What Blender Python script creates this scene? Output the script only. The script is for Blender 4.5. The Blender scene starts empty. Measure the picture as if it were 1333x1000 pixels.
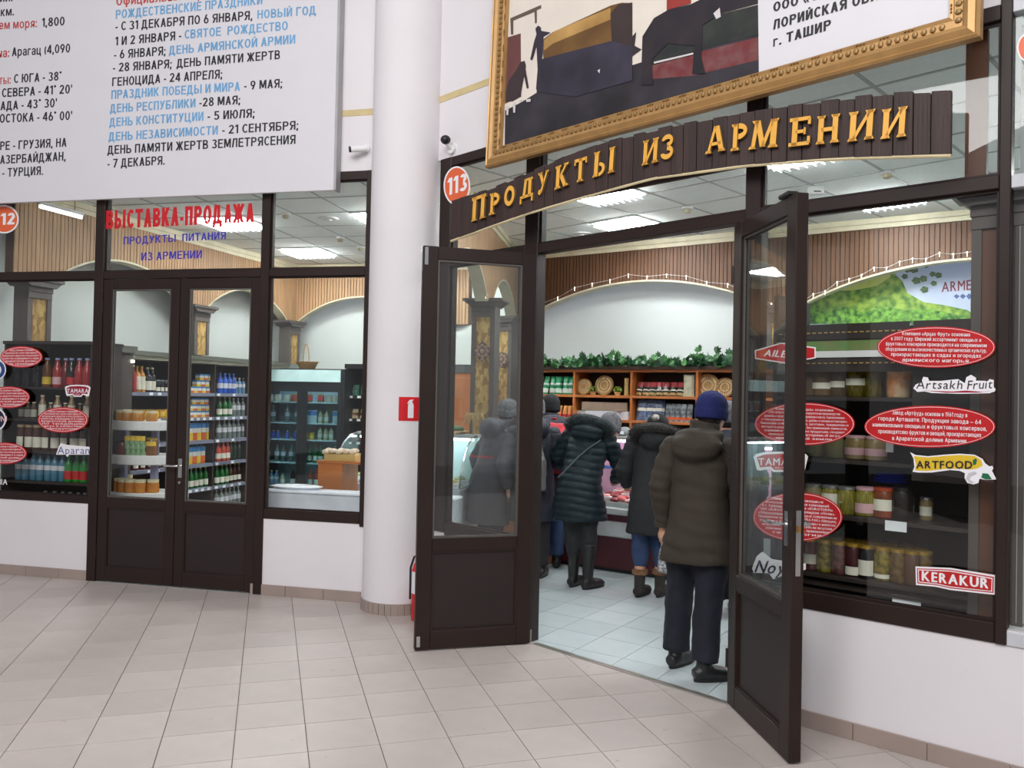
import bpy, bmesh, math, random
from mathutils import Vector, Matrix, noise
random.seed(7)
C = bpy.context.scene.collection
SC = bpy.context.scene
PI = math.pi

# ------------------------------------------------------------------ camera, light, exposure
F, H = 1055.56, 1.6556
RM = ((0.99979694, -0.00031369, 0.02014879), (0.02015123, 0.01556345, -0.99967580), (0.0, 0.99987883, 0.01556661))
cam_d = bpy.data.cameras.new('camera'); cam = bpy.data.objects.new('camera', cam_d); C.objects.link(cam)
cam_d.sensor_fit = 'HORIZONTAL'; cam_d.sensor_width = 36.0; cam_d.lens = F/1333*36; cam_d.clip_start = 0.05; cam_d.clip_end = 200
cam.matrix_world = Matrix(((RM[0][0], -RM[1][0], -RM[2][0], 0), (RM[0][1], -RM[1][1], -RM[2][1], 0), (RM[0][2], -RM[1][2], -RM[2][2], H), (0, 0, 0, 1)))
SC.camera = cam
SC.view_settings.view_transform = 'Standard'; SC.view_settings.look = 'None'
SC.view_settings.gamma = 1.0; SC.view_settings.use_curve_mapping = False
SC.view_settings.exposure = 0.0
SC.cycles.max_bounces = 9; SC.cycles.diffuse_bounces = 7; SC.cycles.glossy_bounces = 3
SC.cycles.transmission_bounces = 4; SC.cycles.transparent_max_bounces = 24
SC.cycles.caustics_reflective = False; SC.cycles.caustics_refractive = False
SC.cycles.use_denoising = True; SC.cycles.sample_clamp_indirect = 8.0
W = bpy.data.worlds.new('hall_air'); SC.world = W; W.use_nodes = True
W.node_tree.nodes['Background'].inputs[0].default_value = (0.93, 0.93, 1.0, 1); W.node_tree.nodes['Background'].inputs[1].default_value = 0.40

def area_lamp(name, loc, size, power, col=(1, 1, 1), rot=(0, 0, 0), sizey=None):
    d = bpy.data.lights.new(name, 'AREA'); d.shape = 'RECTANGLE'; d.size = size; d.size_y = sizey or size
    d.energy = power; d.color = col
    o = bpy.data.objects.new(name, d); C.objects.link(o); o.location = loc; o.rotation_euler = rot
    return o
# added lamps for the unseen hall lighting, the stronger ones tilted at the shopfronts
area_lamp('added_hall_light', (-3.2, -0.5, 6.4), 3.2, 268, (1.0, 0.985, 0.975), rot=(math.radians(50), 0, math.radians(8)))
area_lamp('added_hall_light', (0.2, -2.4, 6.4), 3.6, 320, (1.0, 0.985, 0.975), rot=(math.radians(52), 0, math.radians(-22)))
area_lamp('added_hall_light', (0.6, 0.8, 6.6), 2.5, 25, (1.0, 0.97, 0.95))

# ------------------------------------------------------------------ materials
def lin(c):
    c = c/255.0
    return c/12.92 if c <= 0.04045 else ((c+0.055)/1.055)**2.4
def rgb(c): return (lin(c[0]), lin(c[1]), lin(c[2]), 1)
MATS = {}
def mat(name, c, rough=0.5, metal=0.0, var=0.08, scale=6.0, bump=0.0, bscale=None, emit=0.0, stretch=None, c2=None, coat=0.0, spec=None, trans=0.0, alpha=1.0):
    if name in MATS: return MATS[name]
    m = bpy.data.materials.new(name); m.use_nodes = True; nt = m.node_tree
    b = nt.nodes['Principled BSDF']
    b.inputs['Roughness'].default_value = rough; b.inputs['Metallic'].default_value = metal
    if spec is not None: b.inputs['Specular IOR Level'].default_value = spec
    if coat: b.inputs['Coat Weight'].default_value = coat
    if trans: b.inputs['Transmission Weight'].default_value = trans
    if alpha < 1: b.inputs['Alpha'].default_value = alpha
    tc = nt.nodes.new('ShaderNodeTexCoord'); mp = nt.nodes.new('ShaderNodeMapping')
    nt.links.new(tc.outputs['Object'], mp.inputs[0])
    if stretch: mp.inputs['Scale'].default_value = stretch
    nz = nt.nodes.new('ShaderNodeTexNoise'); nz.inputs['Scale'].default_value = scale; nz.inputs['Detail'].default_value = 5
    nt.links.new(mp.outputs[0], nz.inputs['Vector'])
    rp = nt.nodes.new('ShaderNodeValToRGB')
    a = rgb(c)
    if c2: lo, hi = rgb(c2), a
    else:
        lo = tuple(x*(1-var) for x in a[:3])+(1,); hi = tuple(min(1, x*(1+var)) for x in a[:3])+(1,)
    rp.color_ramp.elements[0].position = 0.35; rp.color_ramp.elements[1].position = 0.65
    rp.color_ramp.elements[0].color = lo; rp.color_ramp.elements[1].color = hi
    nt.links.new(nz.outputs['Fac'], rp.inputs[0]); nt.links.new(rp.outputs[0], b.inputs['Base Color'])
    if bump:
        bn = nt.nodes.new('ShaderNodeTexNoise'); bn.inputs['Scale'].default_value = bscale or scale*4; bn.inputs['Detail'].default_value = 4
        nt.links.new(mp.outputs[0], bn.inputs['Vector'])
        bp = nt.nodes.new('ShaderNodeBump'); bp.inputs['Strength'].default_value = bump; bp.inputs['Distance'].default_value = 0.01
        nt.links.new(bn.outputs['Fac'], bp.inputs['Height']); nt.links.new(bp.outputs[0], b.inputs['Normal'])
    if emit:
        b.inputs['Emission Color'].default_value = a; b.inputs['Emission Strength'].default_value = emit
    MATS[name] = m
    return m
def pane_mat(name, tint=(1, 1, 1), ior=1.45, rough=0.0, extra=0.0):
    m = bpy.data.materials.new(name); m.use_nodes = True; nt = m.node_tree
    for n in list(nt.nodes):
        if n.type != 'OUTPUT_MATERIAL': nt.nodes.remove(n)
    t = nt.nodes.new('ShaderNodeBsdfTransparent'); t.inputs[0].default_value = (*tint, 1)
    g = nt.nodes.new('ShaderNodeBsdfGlossy'); g.inputs['Roughness'].default_value = rough
    lw = nt.nodes.new('ShaderNodeLayerWeight'); lw.inputs[0].default_value = 0.5
    pw = nt.nodes.new('ShaderNodeMath'); pw.operation = 'POWER'; pw.inputs[1].default_value = 5
    ma = nt.nodes.new('ShaderNodeMath'); ma.operation = 'MULTIPLY_ADD'; f0 = ((ior-1)/(ior+1))**2; ma.inputs[1].default_value = 1-f0; ma.inputs[2].default_value = f0
    nt.links.new(lw.outputs['Facing'], pw.inputs[0]); nt.links.new(pw.outputs[0], ma.inputs[0])
    mx = nt.nodes.new('ShaderNodeMixShader')
    nt.links.new(ma.outputs[0], mx.inputs[0]); nt.links.new(t.outputs[0], mx.inputs[1]); nt.links.new(g.outputs[0], mx.inputs[2])
    if extra:
        df = nt.nodes.new('ShaderNodeBsdfDiffuse'); df.inputs[0].default_value = (0.6, 0.6, 0.6, 1)
        m2 = nt.nodes.new('ShaderNodeMixShader'); m2.inputs[0].default_value = extra
        nt.links.new(mx.outputs[0], m2.inputs[1]); nt.links.new(df.outputs[0], m2.inputs[2]); mx = m2
    nt.links.new(mx.outputs[0], nt.nodes['Material Output'].inputs[0])
    return m
GLASS = pane_mat('window_glass', (0.955, 0.97, 0.96))
SHOWGLASS = pane_mat('showcase_glass', (0.93, 0.98, 0.96), 1.35)
FRIDGEGLASS = pane_mat('fridge_glass', (0.80, 0.92, 0.95), 1.4)
DOORGLASS = pane_mat('door_leaf_glass', (0.93, 0.95, 0.94), 1.45, extra=0.015)

def tile_mat(name, c, c2):
    m = mat(name, c, 0.38, 0, scale=2.3, c2=c2, spec=0.4, bump=0.03, bscale=9)
    nt = m.node_tree; b = nt.nodes['Principled BSDF']
    # shoe marks and grit
    src = b.inputs['Base Color'].links[0].from_socket
    oi = nt.nodes.new('ShaderNodeObjectInfo'); mm = nt.nodes.new('ShaderNodeMapRange'); mm.inputs['To Min'].default_value = 0.95; mm.inputs['To Max'].default_value = 1.04
    nt.links.new(oi.outputs['Random'], mm.inputs[0])
    geo = nt.nodes.new('ShaderNodeNewGeometry')
    n2 = nt.nodes.new('ShaderNodeTexNoise'); n2.inputs['Scale'].default_value = 13; n2.inputs['Detail'].default_value = 8; n2.inputs['Roughness'].default_value = 0.75
    nt.links.new(geo.outputs['Position'], n2.inputs['Vector'])
    r2 = nt.nodes.new('ShaderNodeValToRGB'); r2.color_ramp.elements[0].position = 0.63; r2.color_ramp.elements[1].position = 0.70
    r2.color_ramp.elements[0].color = (1, 1, 1, 1); r2.color_ramp.elements[1].color = (0.55, 0.5, 0.45, 1)
    nt.links.new(n2.outputs['Fac'], r2.inputs[0])
    mu = nt.nodes.new('ShaderNodeMix'); mu.data_type = 'RGBA'; mu.blend_type = 'MULTIPLY'; mu.inputs[0].default_value = 1
    nt.links.new(src, mu.inputs[6]); nt.links.new(r2.outputs[0], mu.inputs[7])
    mv = nt.nodes.new('ShaderNodeMix'); mv.data_type = 'RGBA'; mv.blend_type = 'MULTIPLY'; mv.inputs[0].default_value = 1
    nt.links.new(mu.outputs[2], mv.inputs[6]); nt.links.new(mm.outputs[0], mv.inputs[7])
    nt.links.new(mv.outputs[2], b.inputs['Base Color'])
    return m
def osb_mat():
    m = mat('osb_board', (176, 136, 70), 0.7, 0, scale=30)
    nt = m.node_tree; b = nt.nodes['Principled BSDF']
    v = nt.nodes.new('ShaderNodeTexVoronoi'); v.inputs['Scale'].default_value = 26; v.distance = 'MANHATTAN'
    v.inputs['Randomness'].default_value = 1.0
    tc = nt.nodes.new('ShaderNodeTexCoord'); mp = nt.nodes.new('ShaderNodeMapping'); mp.inputs['Scale'].default_value = (1.0, 1.0, 0.55); mp.inputs['Rotation'].default_value = (0.2, 0.6, 0.1)
    nt.links.new(tc.outputs['Object'], mp.inputs[0]); nt.links.new(mp.outputs[0], v.inputs['Vector'])
    r = nt.nodes.new('ShaderNodeValToRGB'); r.color_ramp.elements[0].color = rgb((128, 88, 36)); r.color_ramp.elements[1].color = rgb((214, 178, 108))
    nt.links.new(v.outputs['Color'], r.inputs[0]); nt.links.new(r.outputs[0], b.inputs['Base Color'])
    return m
WHITE = mat('white_plaster', (226, 222, 225), 0.75, var=0.02, scale=1.5, bump=0.06, bscale=40)
INWHITE = mat('interior_plaster', (222, 228, 226), 0.8, var=0.015, scale=1.2)
DARK = mat('dark_brown_frame', (41, 29, 25), 0.45, var=0.12, scale=3, spec=0.3)
PANEL = mat('dark_brown_panel', (33, 20, 18), 0.55, var=0.12, scale=5)
BEAD = mat('steel_bead', (176, 180, 180), 0.35, 0.7)
CHROME = mat('chrome', (205, 205, 205), 0.22, 1.0)
TILE = tile_mat('floor_tile', (194, 183, 178), (180, 171, 165))
TILE2 = tile_mat('shop_floor_tile', (192, 202, 204), (178, 190, 192))
GROUT = mat('grout', (88, 78, 72), 0.9)
BASET = mat('baseboard_tile', (158, 142, 134), 0.45, scale=3, var=0.06)
OSB = osb_mat()
PILW = mat('grey_brown_wood', (84, 76, 72), 0.5, scale=3, stretch=(1, 1, 0.15), var=0.15)
SLAT = mat('slat_wood', (172, 134, 98), 0.6, scale=4, stretch=(6, 6, 0.4), var=0.12)
SLATK = mat('dark_slat_wood', (96, 64, 41), 0.6, scale=4, stretch=(6, 6, 0.4), var=0.14)
SLATBACK = mat('slat_shadow_gap', (64, 44, 30), 0.8)
CREAM = mat('cream_trim', (214, 206, 178), 0.5)
CEIL = mat('ceiling_panel', (244, 248, 246), 0.85, var=0.03, scale=30)
TEE = mat('ceiling_grid', (176, 180, 178), 0.6)
TUBE = mat('lamp_tube', (250, 252, 253), 0.5, emit=61)
REFL = mat('lamp_reflector', (225, 235, 240), 0.3, 0.4)
BLACKP = mat('black_plastic', (24, 24, 26), 0.4)
WHITEP = mat('white_plastic', (232, 232, 232), 0.4, var=0.02)

# ------------------------------------------------------------------ layout helpers (survey of the real planes)
def ray(x, y):
    a, b = (x-666.5)/F, (y-500)/F
    return Vector((RM[0][0]*a+RM[1][0]*b+RM[2][0], RM[0][1]*a+RM[1][1]*b+RM[2][1], RM[0][2]*a+RM[1][2]*b+RM[2][2]))
def ground(x, y, z=0.0):
    d = ray(x, y); t = (z-H)/d.z
    return Vector((d.x*t, d.y*t, z))
class Plane:
    """vertical plane through (x0,y0), direction u to the right, depth d away from the viewer"""
    def __init__(s, x0, y0, ang):
        s.o = Vector((x0, y0)); s.a = ang; s.u = Vector((math.cos(ang), math.sin(ang))); s.n = Vector((-math.sin(ang), math.cos(ang)))
    def P(s, u, d=0.0, z=0.0):
        p = s.o+s.u*u+s.n*d
        return Vector((p.x, p.y, z))
    def uz(s, px, py, d=0.0):
        r = ray(px, py); r2 = Vector((r.x, r.y)); t = (s.o.dot(s.n)+d)/r2.dot(s.n)
        return (r2*t-s.o).dot(s.u), H+r.z*t
    def U(s, px, d=0.0, py=515): return s.uz(px, py, d)[0]
def line_plane(c, m, x0):
    return Plane(x0, c+m*x0, math.atan(m))
L = line_plane(6.190, -0.226, 0.0)          # left shopfront
A = line_plane(5.668, -0.983, 1.32)         # shopfront with the open door
B = line_plane(5.450, -0.834, 1.32)         # shopfront with the jar window
K = line_plane(10.45, -0.66, 0.0)           # back wall of the shop, right wing
LB = line_plane(11.077, -0.226, -1.45)      # back wall, left wing
LS = Plane(-4.30, 8.34, math.atan2(2.70, 0.88))   # side wall of the left wing (u goes away from the viewer)
ARC = Plane(0.0, 10.45, math.atan2(2.01, 0.31))   # arcade between the wings (u away from the viewer)

# ------------------------------------------------------------------ mesh helpers
class MB:
    def __init__(s): s.bm = bmesh.new(); s.mi = 0
    def _f(s, vs):
        try:
            f = s.bm.faces.new(vs); f.material_index = s.mi; return f
        except ValueError: return None
    def box(s, x0, x1, y0, y1, z0, z1, M=None):
        v = [Vector(p) for p in ((x0,y0,z0),(x1,y0,z0),(x1,y1,z0),(x0,y1,z0),(x0,y0,z1),(x1,y0,z1),(x1,y1,z1),(x0,y1,z1))]
        if M is not None: v = [M @ p for p in v]
        v = [s.bm.verts.new(p) for p in v]
        for f in ((0,3,2,1),(4,5,6,7),(0,1,5,4),(1,2,6,5),(2,3,7,6),(3,0,4,7)): s._f([v[i] for i in f])
        return s
    def prism(s, pts, y0, y1, M=None, axis='y'):
        def mk(p, y): return Vector((p[0], y, p[1])) if axis == 'y' else Vector((p[0], p[1], y))
        a = [mk(p, y0) for p in pts]; b = [mk(p, y1) for p in pts]
        if M is not None: a = [M @ p for p in a]; b = [M @ p for p in b]
        a = [s.bm.verts.new(p) for p in a]; b = [s.bm.verts.new(p) for p in b]
        n = len(pts)
        s._f(a); s._f(b[::-1])
        for i in range(n): s._f([a[i], b[i], b[(i+1) % n], a[(i+1) % n]])
        return s
    def lathe(s, prof, seg=16, M=None, ang=2*PI, cap=True):
        full = abs(ang-2*PI) < 1e-6; rings = []
        for r, z in prof:
            ring = []
            for k in range(seg if full else seg+1):
                t = ang*k/seg; p = Vector((r*math.cos(t), r*math.sin(t), z))
                ring.append(s.bm.verts.new(M @ p if M is not None else p))
            rings.append(ring)
        m = len(rings[0])
        for i in range(len(rings)-1):
            for k in range(m if full else m-1):
                s._f([rings[i][k], rings[i][(k+1) % m], rings[i+1][(k+1) % m], rings[i+1][k]])
        if cap and full:
            if prof[0][0] > 1e-5: s._f(rings[0][::-1])
            if prof[-1][0] > 1e-5: s._f(rings[-1])
        return s
    def tube(s, pts, r, seg=8, cap=True):
        pts = [Vector(p) for p in pts]; rs = r if isinstance(r, (list, tuple)) else [r]*len(pts); rings = []
        prev = None
        for i, p in enumerate(pts):
            t = (pts[min(i+1, len(pts)-1)]-pts[max(i-1, 0)]).normalized()
            if prev is None:
                a = Vector((0, 0, 1)) if abs(t.z) < 0.9 else Vector((1, 0, 0)); n = t.cross(a).normalized()
            else:
                n = (prev-t*prev.dot(t)).normalized()
            prev = n; b = t.cross(n)
            rings.append([s.bm.verts.new(p+(n*math.cos(2*PI*k/seg)+b*math.sin(2*PI*k/seg))*rs[i]) for k in range(seg)])
        for i in range(len(rings)-1):
            for k in range(seg): s._f([rings[i][k], rings[i][(k+1) % seg], rings[i+1][(k+1) % seg], rings[i+1][k]])
        if cap: s._f(rings[0][::-1]); s._f(rings[-1])
        return s
    def ell(s, c, r, seg=16, rings=10, M=None):
        prof = [(math.sin(PI*i/rings), -math.cos(PI*i/rings)) for i in range(rings+1)]
        T = Matrix.Translation(c) @ Matrix.Diagonal((r[0], r[1], r[2], 1))
        if M is not None: T = M @ T
        prof[0] = (0.02, -1); prof[-1] = (0.02, 1)
        return s.lathe(prof, seg, T)
    def quad(s, a, b, c, d): s._f([s.bm.verts.new(Vector(p)) for p in (a, b, c, d)]); return s
    def poly(s, pts): s._f([s.bm.verts.new(Vector(p)) for p in pts]); return s
    def mesh(s, name, mats, smooth=False, bevel=0.0):
        bmesh.ops.recalc_face_normals(s.bm, faces=s.bm.faces)
        if bevel: bmesh.ops.bevel(s.bm, geom=list(s.bm.edges), offset=bevel, segments=1, affect='EDGES', clamp_overlap=True)
        me = bpy.data.meshes.new(name); s.bm.to_mesh(me); s.bm.free()
        for m in (mats if isinstance(mats, (list, tuple)) else [mats]): me.materials.append(m)
        if smooth:
            me.polygons.foreach_set('use_smooth', [True]*len(me.polygons))
            try: me.set_sharp_from_angle(angle=0.7)
            except Exception: pass
        return me
def tags(o, label=None, cat=None, group=None, kind=None):
    if label: o['label'] = label
    if cat: o['category'] = cat
    if group: o['group'] = group
    if kind: o['kind'] = kind
    return o
def link(name, me, parent=None, loc=None, rot=None, **kw):
    o = bpy.data.objects.new(name, me); C.objects.link(o)
    if parent is not None: o.parent = parent
    if loc is not None: o.location = loc
    if rot is not None: o.rotation_euler = rot if isinstance(rot, (tuple, list, Vector)) else (0, 0, rot)
    return tags(o, **kw)
def thing(name, label, cat, loc=(0, 0, 0), rot=0.0, group=None): return link(name, None, None, loc, rot, label=label, cat=cat, group=group)
def struct(name, loc=(0, 0, 0), rot=0.0, me=None): return link(name, me, None, loc, rot, kind='structure')
def on(pl, u=0.0, d=0.0, z=0.0): return dict(loc=pl.P(u, d, z), rot=pl.a)
def bx(name, parent, m, x0, x1, y0, y1, z0, z1, bevel=0.0, **kw):
    return link(name, MB().box(x0, x1, y0, y1, z0, z1).mesh(name, m, bevel=bevel), parent, **kw)
ORD = ['first','second','third','fourth','fifth','sixth','seventh','eighth','ninth','tenth','eleventh','twelfth','thirteenth','fourteenth','fifteenth','sixteenth','seventeenth','eighteenth','nineteenth','twentieth']

# sans capitals and figures drawn as strokes, height 1; everything else comes from the built-in font
def sans(ch, t):
    """-> (polygons, width)"""
    def V(x, y0=0, y1=1): return [(x-t/2, y0), (x+t/2, y0), (x+t/2, y1), (x-t/2, y1)]
    h = t*.9
    def Hb(y, x0, x1): return [(x0, y-h/2), (x1, y-h/2), (x1, y+h/2), (x0, y+h/2)]
    def D(x0, y0, x1, y1, k=1.0): w = t*k*(1+.35*min(1.5, abs(x1-x0)/max(.2, abs(y1-y0)))); return [(x0-w/2, y0), (x0+w/2, y0), (x1+w/2, y1), (x1-w/2, y1)]
    def arc(cx, cy, rx, ry, a0, a1, n=14):
        o = []
        for k in range(n):
            p, q = math.radians(a0+(a1-a0)*k/n), math.radians(a0+(a1-a0)*(k+1)/n)
            o.append([(cx+(rx-t)*math.cos(p), cy+(ry-h)*math.sin(p)), (cx+rx*math.cos(p), cy+ry*math.sin(p)), (cx+rx*math.cos(q), cy+ry*math.sin(q)), (cx+(rx-t)*math.cos(q), cy+(ry-h)*math.sin(q))])
        return o
    W = .58; l, r, m = t/2, W-t/2, W/2; b, T = h/2, 1-h/2
    def bowl_(y0, y1, x1=W): ry = (y1-y0)/2; xm = x1-ry*.8; return [Hb(y0+h/2, l, xm), Hb(y1-h/2, l, xm)]+arc(xm, (y0+y1)/2, ry*.8, ry, -90, 90)
    g = {
    'А': [D(l, 0, m, 1), D(r, 0, m, 1), Hb(.30, .14, W-.14)], 'Б': [V(l), Hb(T, 0, W-.05)]+bowl_(0, .58), 'В': [V(l)]+bowl_(0, .55)+bowl_(.48, 1, W-.04), 'Г': [V(l), Hb(T, 0, W-.06)],
    'Д': [D(.14, h, .20, 1), V(r-.04, h, 1), Hb(T, .16, W-.04), Hb(h/2+.0, 0, W+.06), V(l-.02, -.18, h), V(W+.03, -.18, h)], 'Е': [V(l), Hb(b, 0, W-.04), Hb(T, 0, W-.04), Hb(.52, 0, W-.09)], 'Ж': [V(.38), D(.06, 0, .30, .52), D(.70, 0, .46, .52), D(.06, 1, .30, .5), D(.70, 1, .46, .5)],
    'З': arc(.25, .27, .30, .27, -150, 90)+arc(.25, .755, .27, .245, -90, 150), 'И': [V(l), V(r), D(l+.05, .02, r-.05, .98, .8)], 'Й': [V(l), V(r), D(l+.05, .02, r-.05, .98, .8), Hb(1.13, m-.1, m+.1)], 'К': [V(l), D(l+.1, .45, r-.01, 1), D(l+.14, .56, r+.01, 0)],
    'Л': [D(l, 0, .19, 1), V(r), Hb(T, .14, W)], 'М': [V(l), V(.66), D(l+.04, 1, .365, .1), D(.62, 1, .365, .1)], 'Н': [V(l), V(r), Hb(.53, 0, W)], 'О': arc(.31, .5, .31, .51, 0, 360, 26), 'П': [V(l), V(r), Hb(T, 0, W)],
    'Р': [V(l)]+bowl_(.42, 1), 'С': arc(.31, .5, .31, .51, 42, 318, 22), 'Т': [V(m), Hb(T, 0, W)], 'У': [D(l, 1, m+.02, .34), D(.16, 0, r, 1)], 'Ф': arc(.36, .52, .36, .36, 0, 360, 24)+[V(.36, -.02, 1.02)], 'Х': [D(l, 0, r, 1), D(r, 0, l, 1)],
    'Ц': [V(l), V(r), Hb(b, 0, W+.08), V(W+.06, -.18, h)], 'Ч': [V(r), V(l, .5, 1), Hb(.46, .02, W)], 'Ш': [V(l), V(.38), V(.72), Hb(b, 0, .76)], 'Щ': [V(l), V(.38), V(.72), Hb(b, 0, .84), V(.83, -.18, h)], 'Ь': [V(l)]+bowl_(0, .58), 'Ы': [V(l), V(.76)]+bowl_(0, .58, .54),
    'Э': arc(.27, .5, .31, .51, -138, 138, 22)+[Hb(.5, .2, .5)], 'Ю': [V(l), Hb(.5, 0, .3)]+arc(.53, .5, .28, .51, 0, 360, 24), '0': arc(.27, .5, .27, .51, 0, 360, 22), '1': [V(.24), D(.06, .76, .22, 1)], '2': arc(.26, .73, .26, .28, -25, 170)+[D(.08, .06, .44, .66), Hb(b, 0, .52)],
    '4': [V(.40), Hb(.27, 0, .56), D(.06, .26, .38, 1)], '5': arc(.25, .32, .28, .33, -150, 130)+[V(.11, .48, 1), Hb(T, .08, .5)], '6': arc(.27, .32, .27, .33, 0, 360, 20)+[D(.08, .34, .30, 1)], '7': [Hb(T, 0, .54), D(.16, 0, .46, .95)],
    '8': arc(.27, .27, .27, .28, 0, 360, 20)+arc(.27, .755, .245, .255, 0, 360, 20), '9': arc(.27, .67, .27, .33, 0, 360, 20)+[D(.24, 0, .46, .66)], '-': [Hb(.36, 0, .26)], '.': [V(l, 0, t)], ',': [D(l-.03, -.14, l, t)], ';': [D(l-.03, -.14, l, t), V(l, .52, .52+t)], ':': [V(l, 0, t), V(l, .52, .52+t)],
    '°': arc(.11, .92, .11, .11, 0, 360, 12) if t < .1 else arc(.12, .9, .13, .13, 0, 360, 12), '(': arc(.30, .4, .30, .62, 125, 235)}
    g['3'] = g['З']
    g['Я'] = [[(W-x, y) for x, y in p] for p in [V(l)]+bowl_(.42, 1)]+[D(l+.02, 0, .28, .46)]
    if ch in 'ыьф':
        if ch == 'ф': return [[(x*.95, y*.74) for x, y in p] for p in arc(.36, .5, .36, .5, 0, 360, 20)]+[V(.34, -.28, 1.0)], .70
        ps, w = sans(ch.upper(), t); return [[(x*.9, y*.74) for x, y in p] for p in ps], w*.9
    if ch not in g: return None, 0
    ps = g[ch]; return ps, max(x for p in ps for x, y in p)
FONTCH = {}
def font_char(ch):
    if ch not in FONTCH:
        c = bpy.data.curves.new('lettering', 'FONT'); c.body = ch; c.size = 1; c.resolution_u = 2
        o = bpy.data.objects.new('lettering', c); me = bpy.data.meshes.new_from_object(o); bpy.data.objects.remove(o)
        vs = [(v.co.x, v.co.y/.73) for v in me.vertices]; x0 = min([v[0] for v in vs] or [0])
        FONTCH[ch] = ([(x-x0, y) for x, y in vs], [tuple(p.vertices) for p in me.polygons])
    return FONTCH[ch]
def text_mesh(body, mats, bold=0.02, extrude=0.0, shear=0.0, space=1.0, **_):
    """flat lettering normalised to width 1 and cap height 1, lying in the local xz plane, facing -y"""
    t = .105+min(bold, .05)*2.6; verts, faces = [], []; x = 0.0; k = 0
    for ch in body:
        if ch == ' ': x += .30; continue
        ps, w = sans(ch, t)
        if ps is not None:
            for p in ps:
                n0 = len(verts); k += 1; verts += [(x+a+shear*b, -(k % 5)*4e-5, b) for a, b in p]; faces.append(tuple(range(n0, n0+len(p))))
        else:
            vs, fs = font_char(ch); w = max([v[0] for v in vs] or [.2]); b_ = .045 if bold > .035 else .026 if bold > .02 else .018 if bold > 0 else 0
            for lay, (dx, dy) in enumerate(((-b_, 0), (-b_*.4, b_*.5), (b_*.4, -b_*.5), (b_, 0), (b_*.4, b_*.5), (-b_*.4, -b_*.5)) if b_ else ((0, 0),)):
                n0 = len(verts); verts += [(x+b_+a+dx+shear*b, -lay*5e-5, b+dy) for a, b in vs]; faces += [tuple(i+n0 for i in f) for f in fs]
            w += 2*b_
        x += w+.115
    x0, x1 = min(v[0] for v in verts), max(v[0] for v in verts)
    me = bpy.data.meshes.new('lettering'); me.from_pydata([((a-x0)/(x1-x0), b, c) for a, b, c in verts], [], faces); me.materials.append(mats)
    return me
def lettering(parent, pl, d, body, p0, p1, cap, m, off=(0, 0), bold=0.02, shear=0.0, name='lettering', space=1.0, thick=0.0):
    """one line of print: baseline from photo point p0 to p1 on plane pl; parent sits at pl.P(off[0], d_parent, off[1])"""
    me = text_mesh(body, m, bold, extrude=thick, shear=shear, space=space)
    (u0, z0), (u1, z1) = pl.uz(*p0, d), pl.uz(*p1, d)
    zt = pl.uz(p0[0], p0[1]-cap, d)[1]
    h = zt-z0; w = u1-u0; sl = (z1-z0)
    for v in me.vertices:
        x, z = v.co.x, v.co.z
        v.co = Vector((u0+x*w-off[0], d+v.co.y*(thick or 1.0), z0+x*sl+z*h-off[1]))
    return link(name, me, parent)
# ------------------------------------------------------------------ floors
def clip(poly, o, n):
    """keep the part of a 2D polygon with (p-o).n <= 0"""
    out = []
    for i in range(len(poly)):
        a, b = poly[i], poly[(i+1) % len(poly)]
        da, db = (a-o).dot(n), (b-o).dot(n)
        if da <= 0: out.append(a)
        if (da < 0 < db) or (db < 0 < da): out.append(a+(b-a)*(da/(da-db)))
    return out
def plane_for(c): return L if c.x < -0.93 else (A if c.x < 1.32 else B)
def tiles(parent, m, origin, ang, s, keep, side, seen, gap=0.004, thick=0.008):
    e1 = Vector((math.cos(ang), math.sin(ang))); e2 = Vector((-math.sin(ang), math.cos(ang)))
    full = MB().box(gap/2, s-gap/2, gap/2, s-gap/2, -thick, 0).mesh('tile', m)
    rest = MB(); n = 0
    for i in range(-60, 60):
        for j in range(-60, 60):
            c = origin+e1*((i+.5)*s)+e2*((j+.5)*s)
            if not keep(c): continue
            cs = [origin+e1*(i*s+a)+e2*(j*s+b) for a, b in ((gap/2, gap/2), (s-gap/2, gap/2), (s-gap/2, s-gap/2), (gap/2, s-gap/2))]
            pl = plane_for(c)
            ds = [(p-pl.o).dot(pl.n)*side for p in cs]
            if min(ds) >= 0: continue
            cut = max(ds) > 0
            if cut:
                pc = clip(cs, pl.o, pl.n*side)
                if len(pc) < 3: continue
                pts = [(p.x, p.y) for p in pc]
            if seen(c) and n < 298:
                n += 1
                if cut: link('tile', MB().prism(pts, -thick, 0, axis='z').mesh('tile_cut', m), parent)
                else: link('tile', full, parent, loc=(*(origin+e1*(i*s)+e2*(j*s)), 0), rot=ang)
            else:
                rest.prism(pts if cut else [(p.x, p.y) for p in cs], -thick, 0, axis='z')
    link('outer_tiles', rest.mesh('outer_tiles', m), parent, kind='stuff')
S = 0.33; GA = math.radians(16.6255)
e1 = Vector((math.cos(GA), math.sin(GA))); e2 = Vector((-math.sin(GA), math.cos(GA)))
gorg = (e1*-0.36690+e2*11.7139)*S
fl = struct('floor', me=MB().box(-12, 9, -7, 16, -0.10, -0.004).mesh('floor', GROUT))
tiles(fl, TILE, gorg, GA, S, lambda c: -8 < c.x < 5 and -2 < c.y < 8.6, 1, lambda c: c.y > 3.15 and abs(c.x) < 0.66*c.y+0.3)
fl2 = struct('floor', me=MB().box(-5.2, 6.5, 4.4, 13, -0.12, -0.101).mesh('floor_bed', GROUT))
tiles(fl2, TILE2, Vector((0.195, 5.565)), math.radians(56.3), S, lambda c: -5.2 < c.x < 6.0 and 3.2 < c.y < 13 and (c-K.o).dot(K.n) < .2 and (c-LB.o).dot(LB.n) < .2, -1,
      lambda c: -0.6 < c.x < 2.6 and c.y < 8.6)
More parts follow.
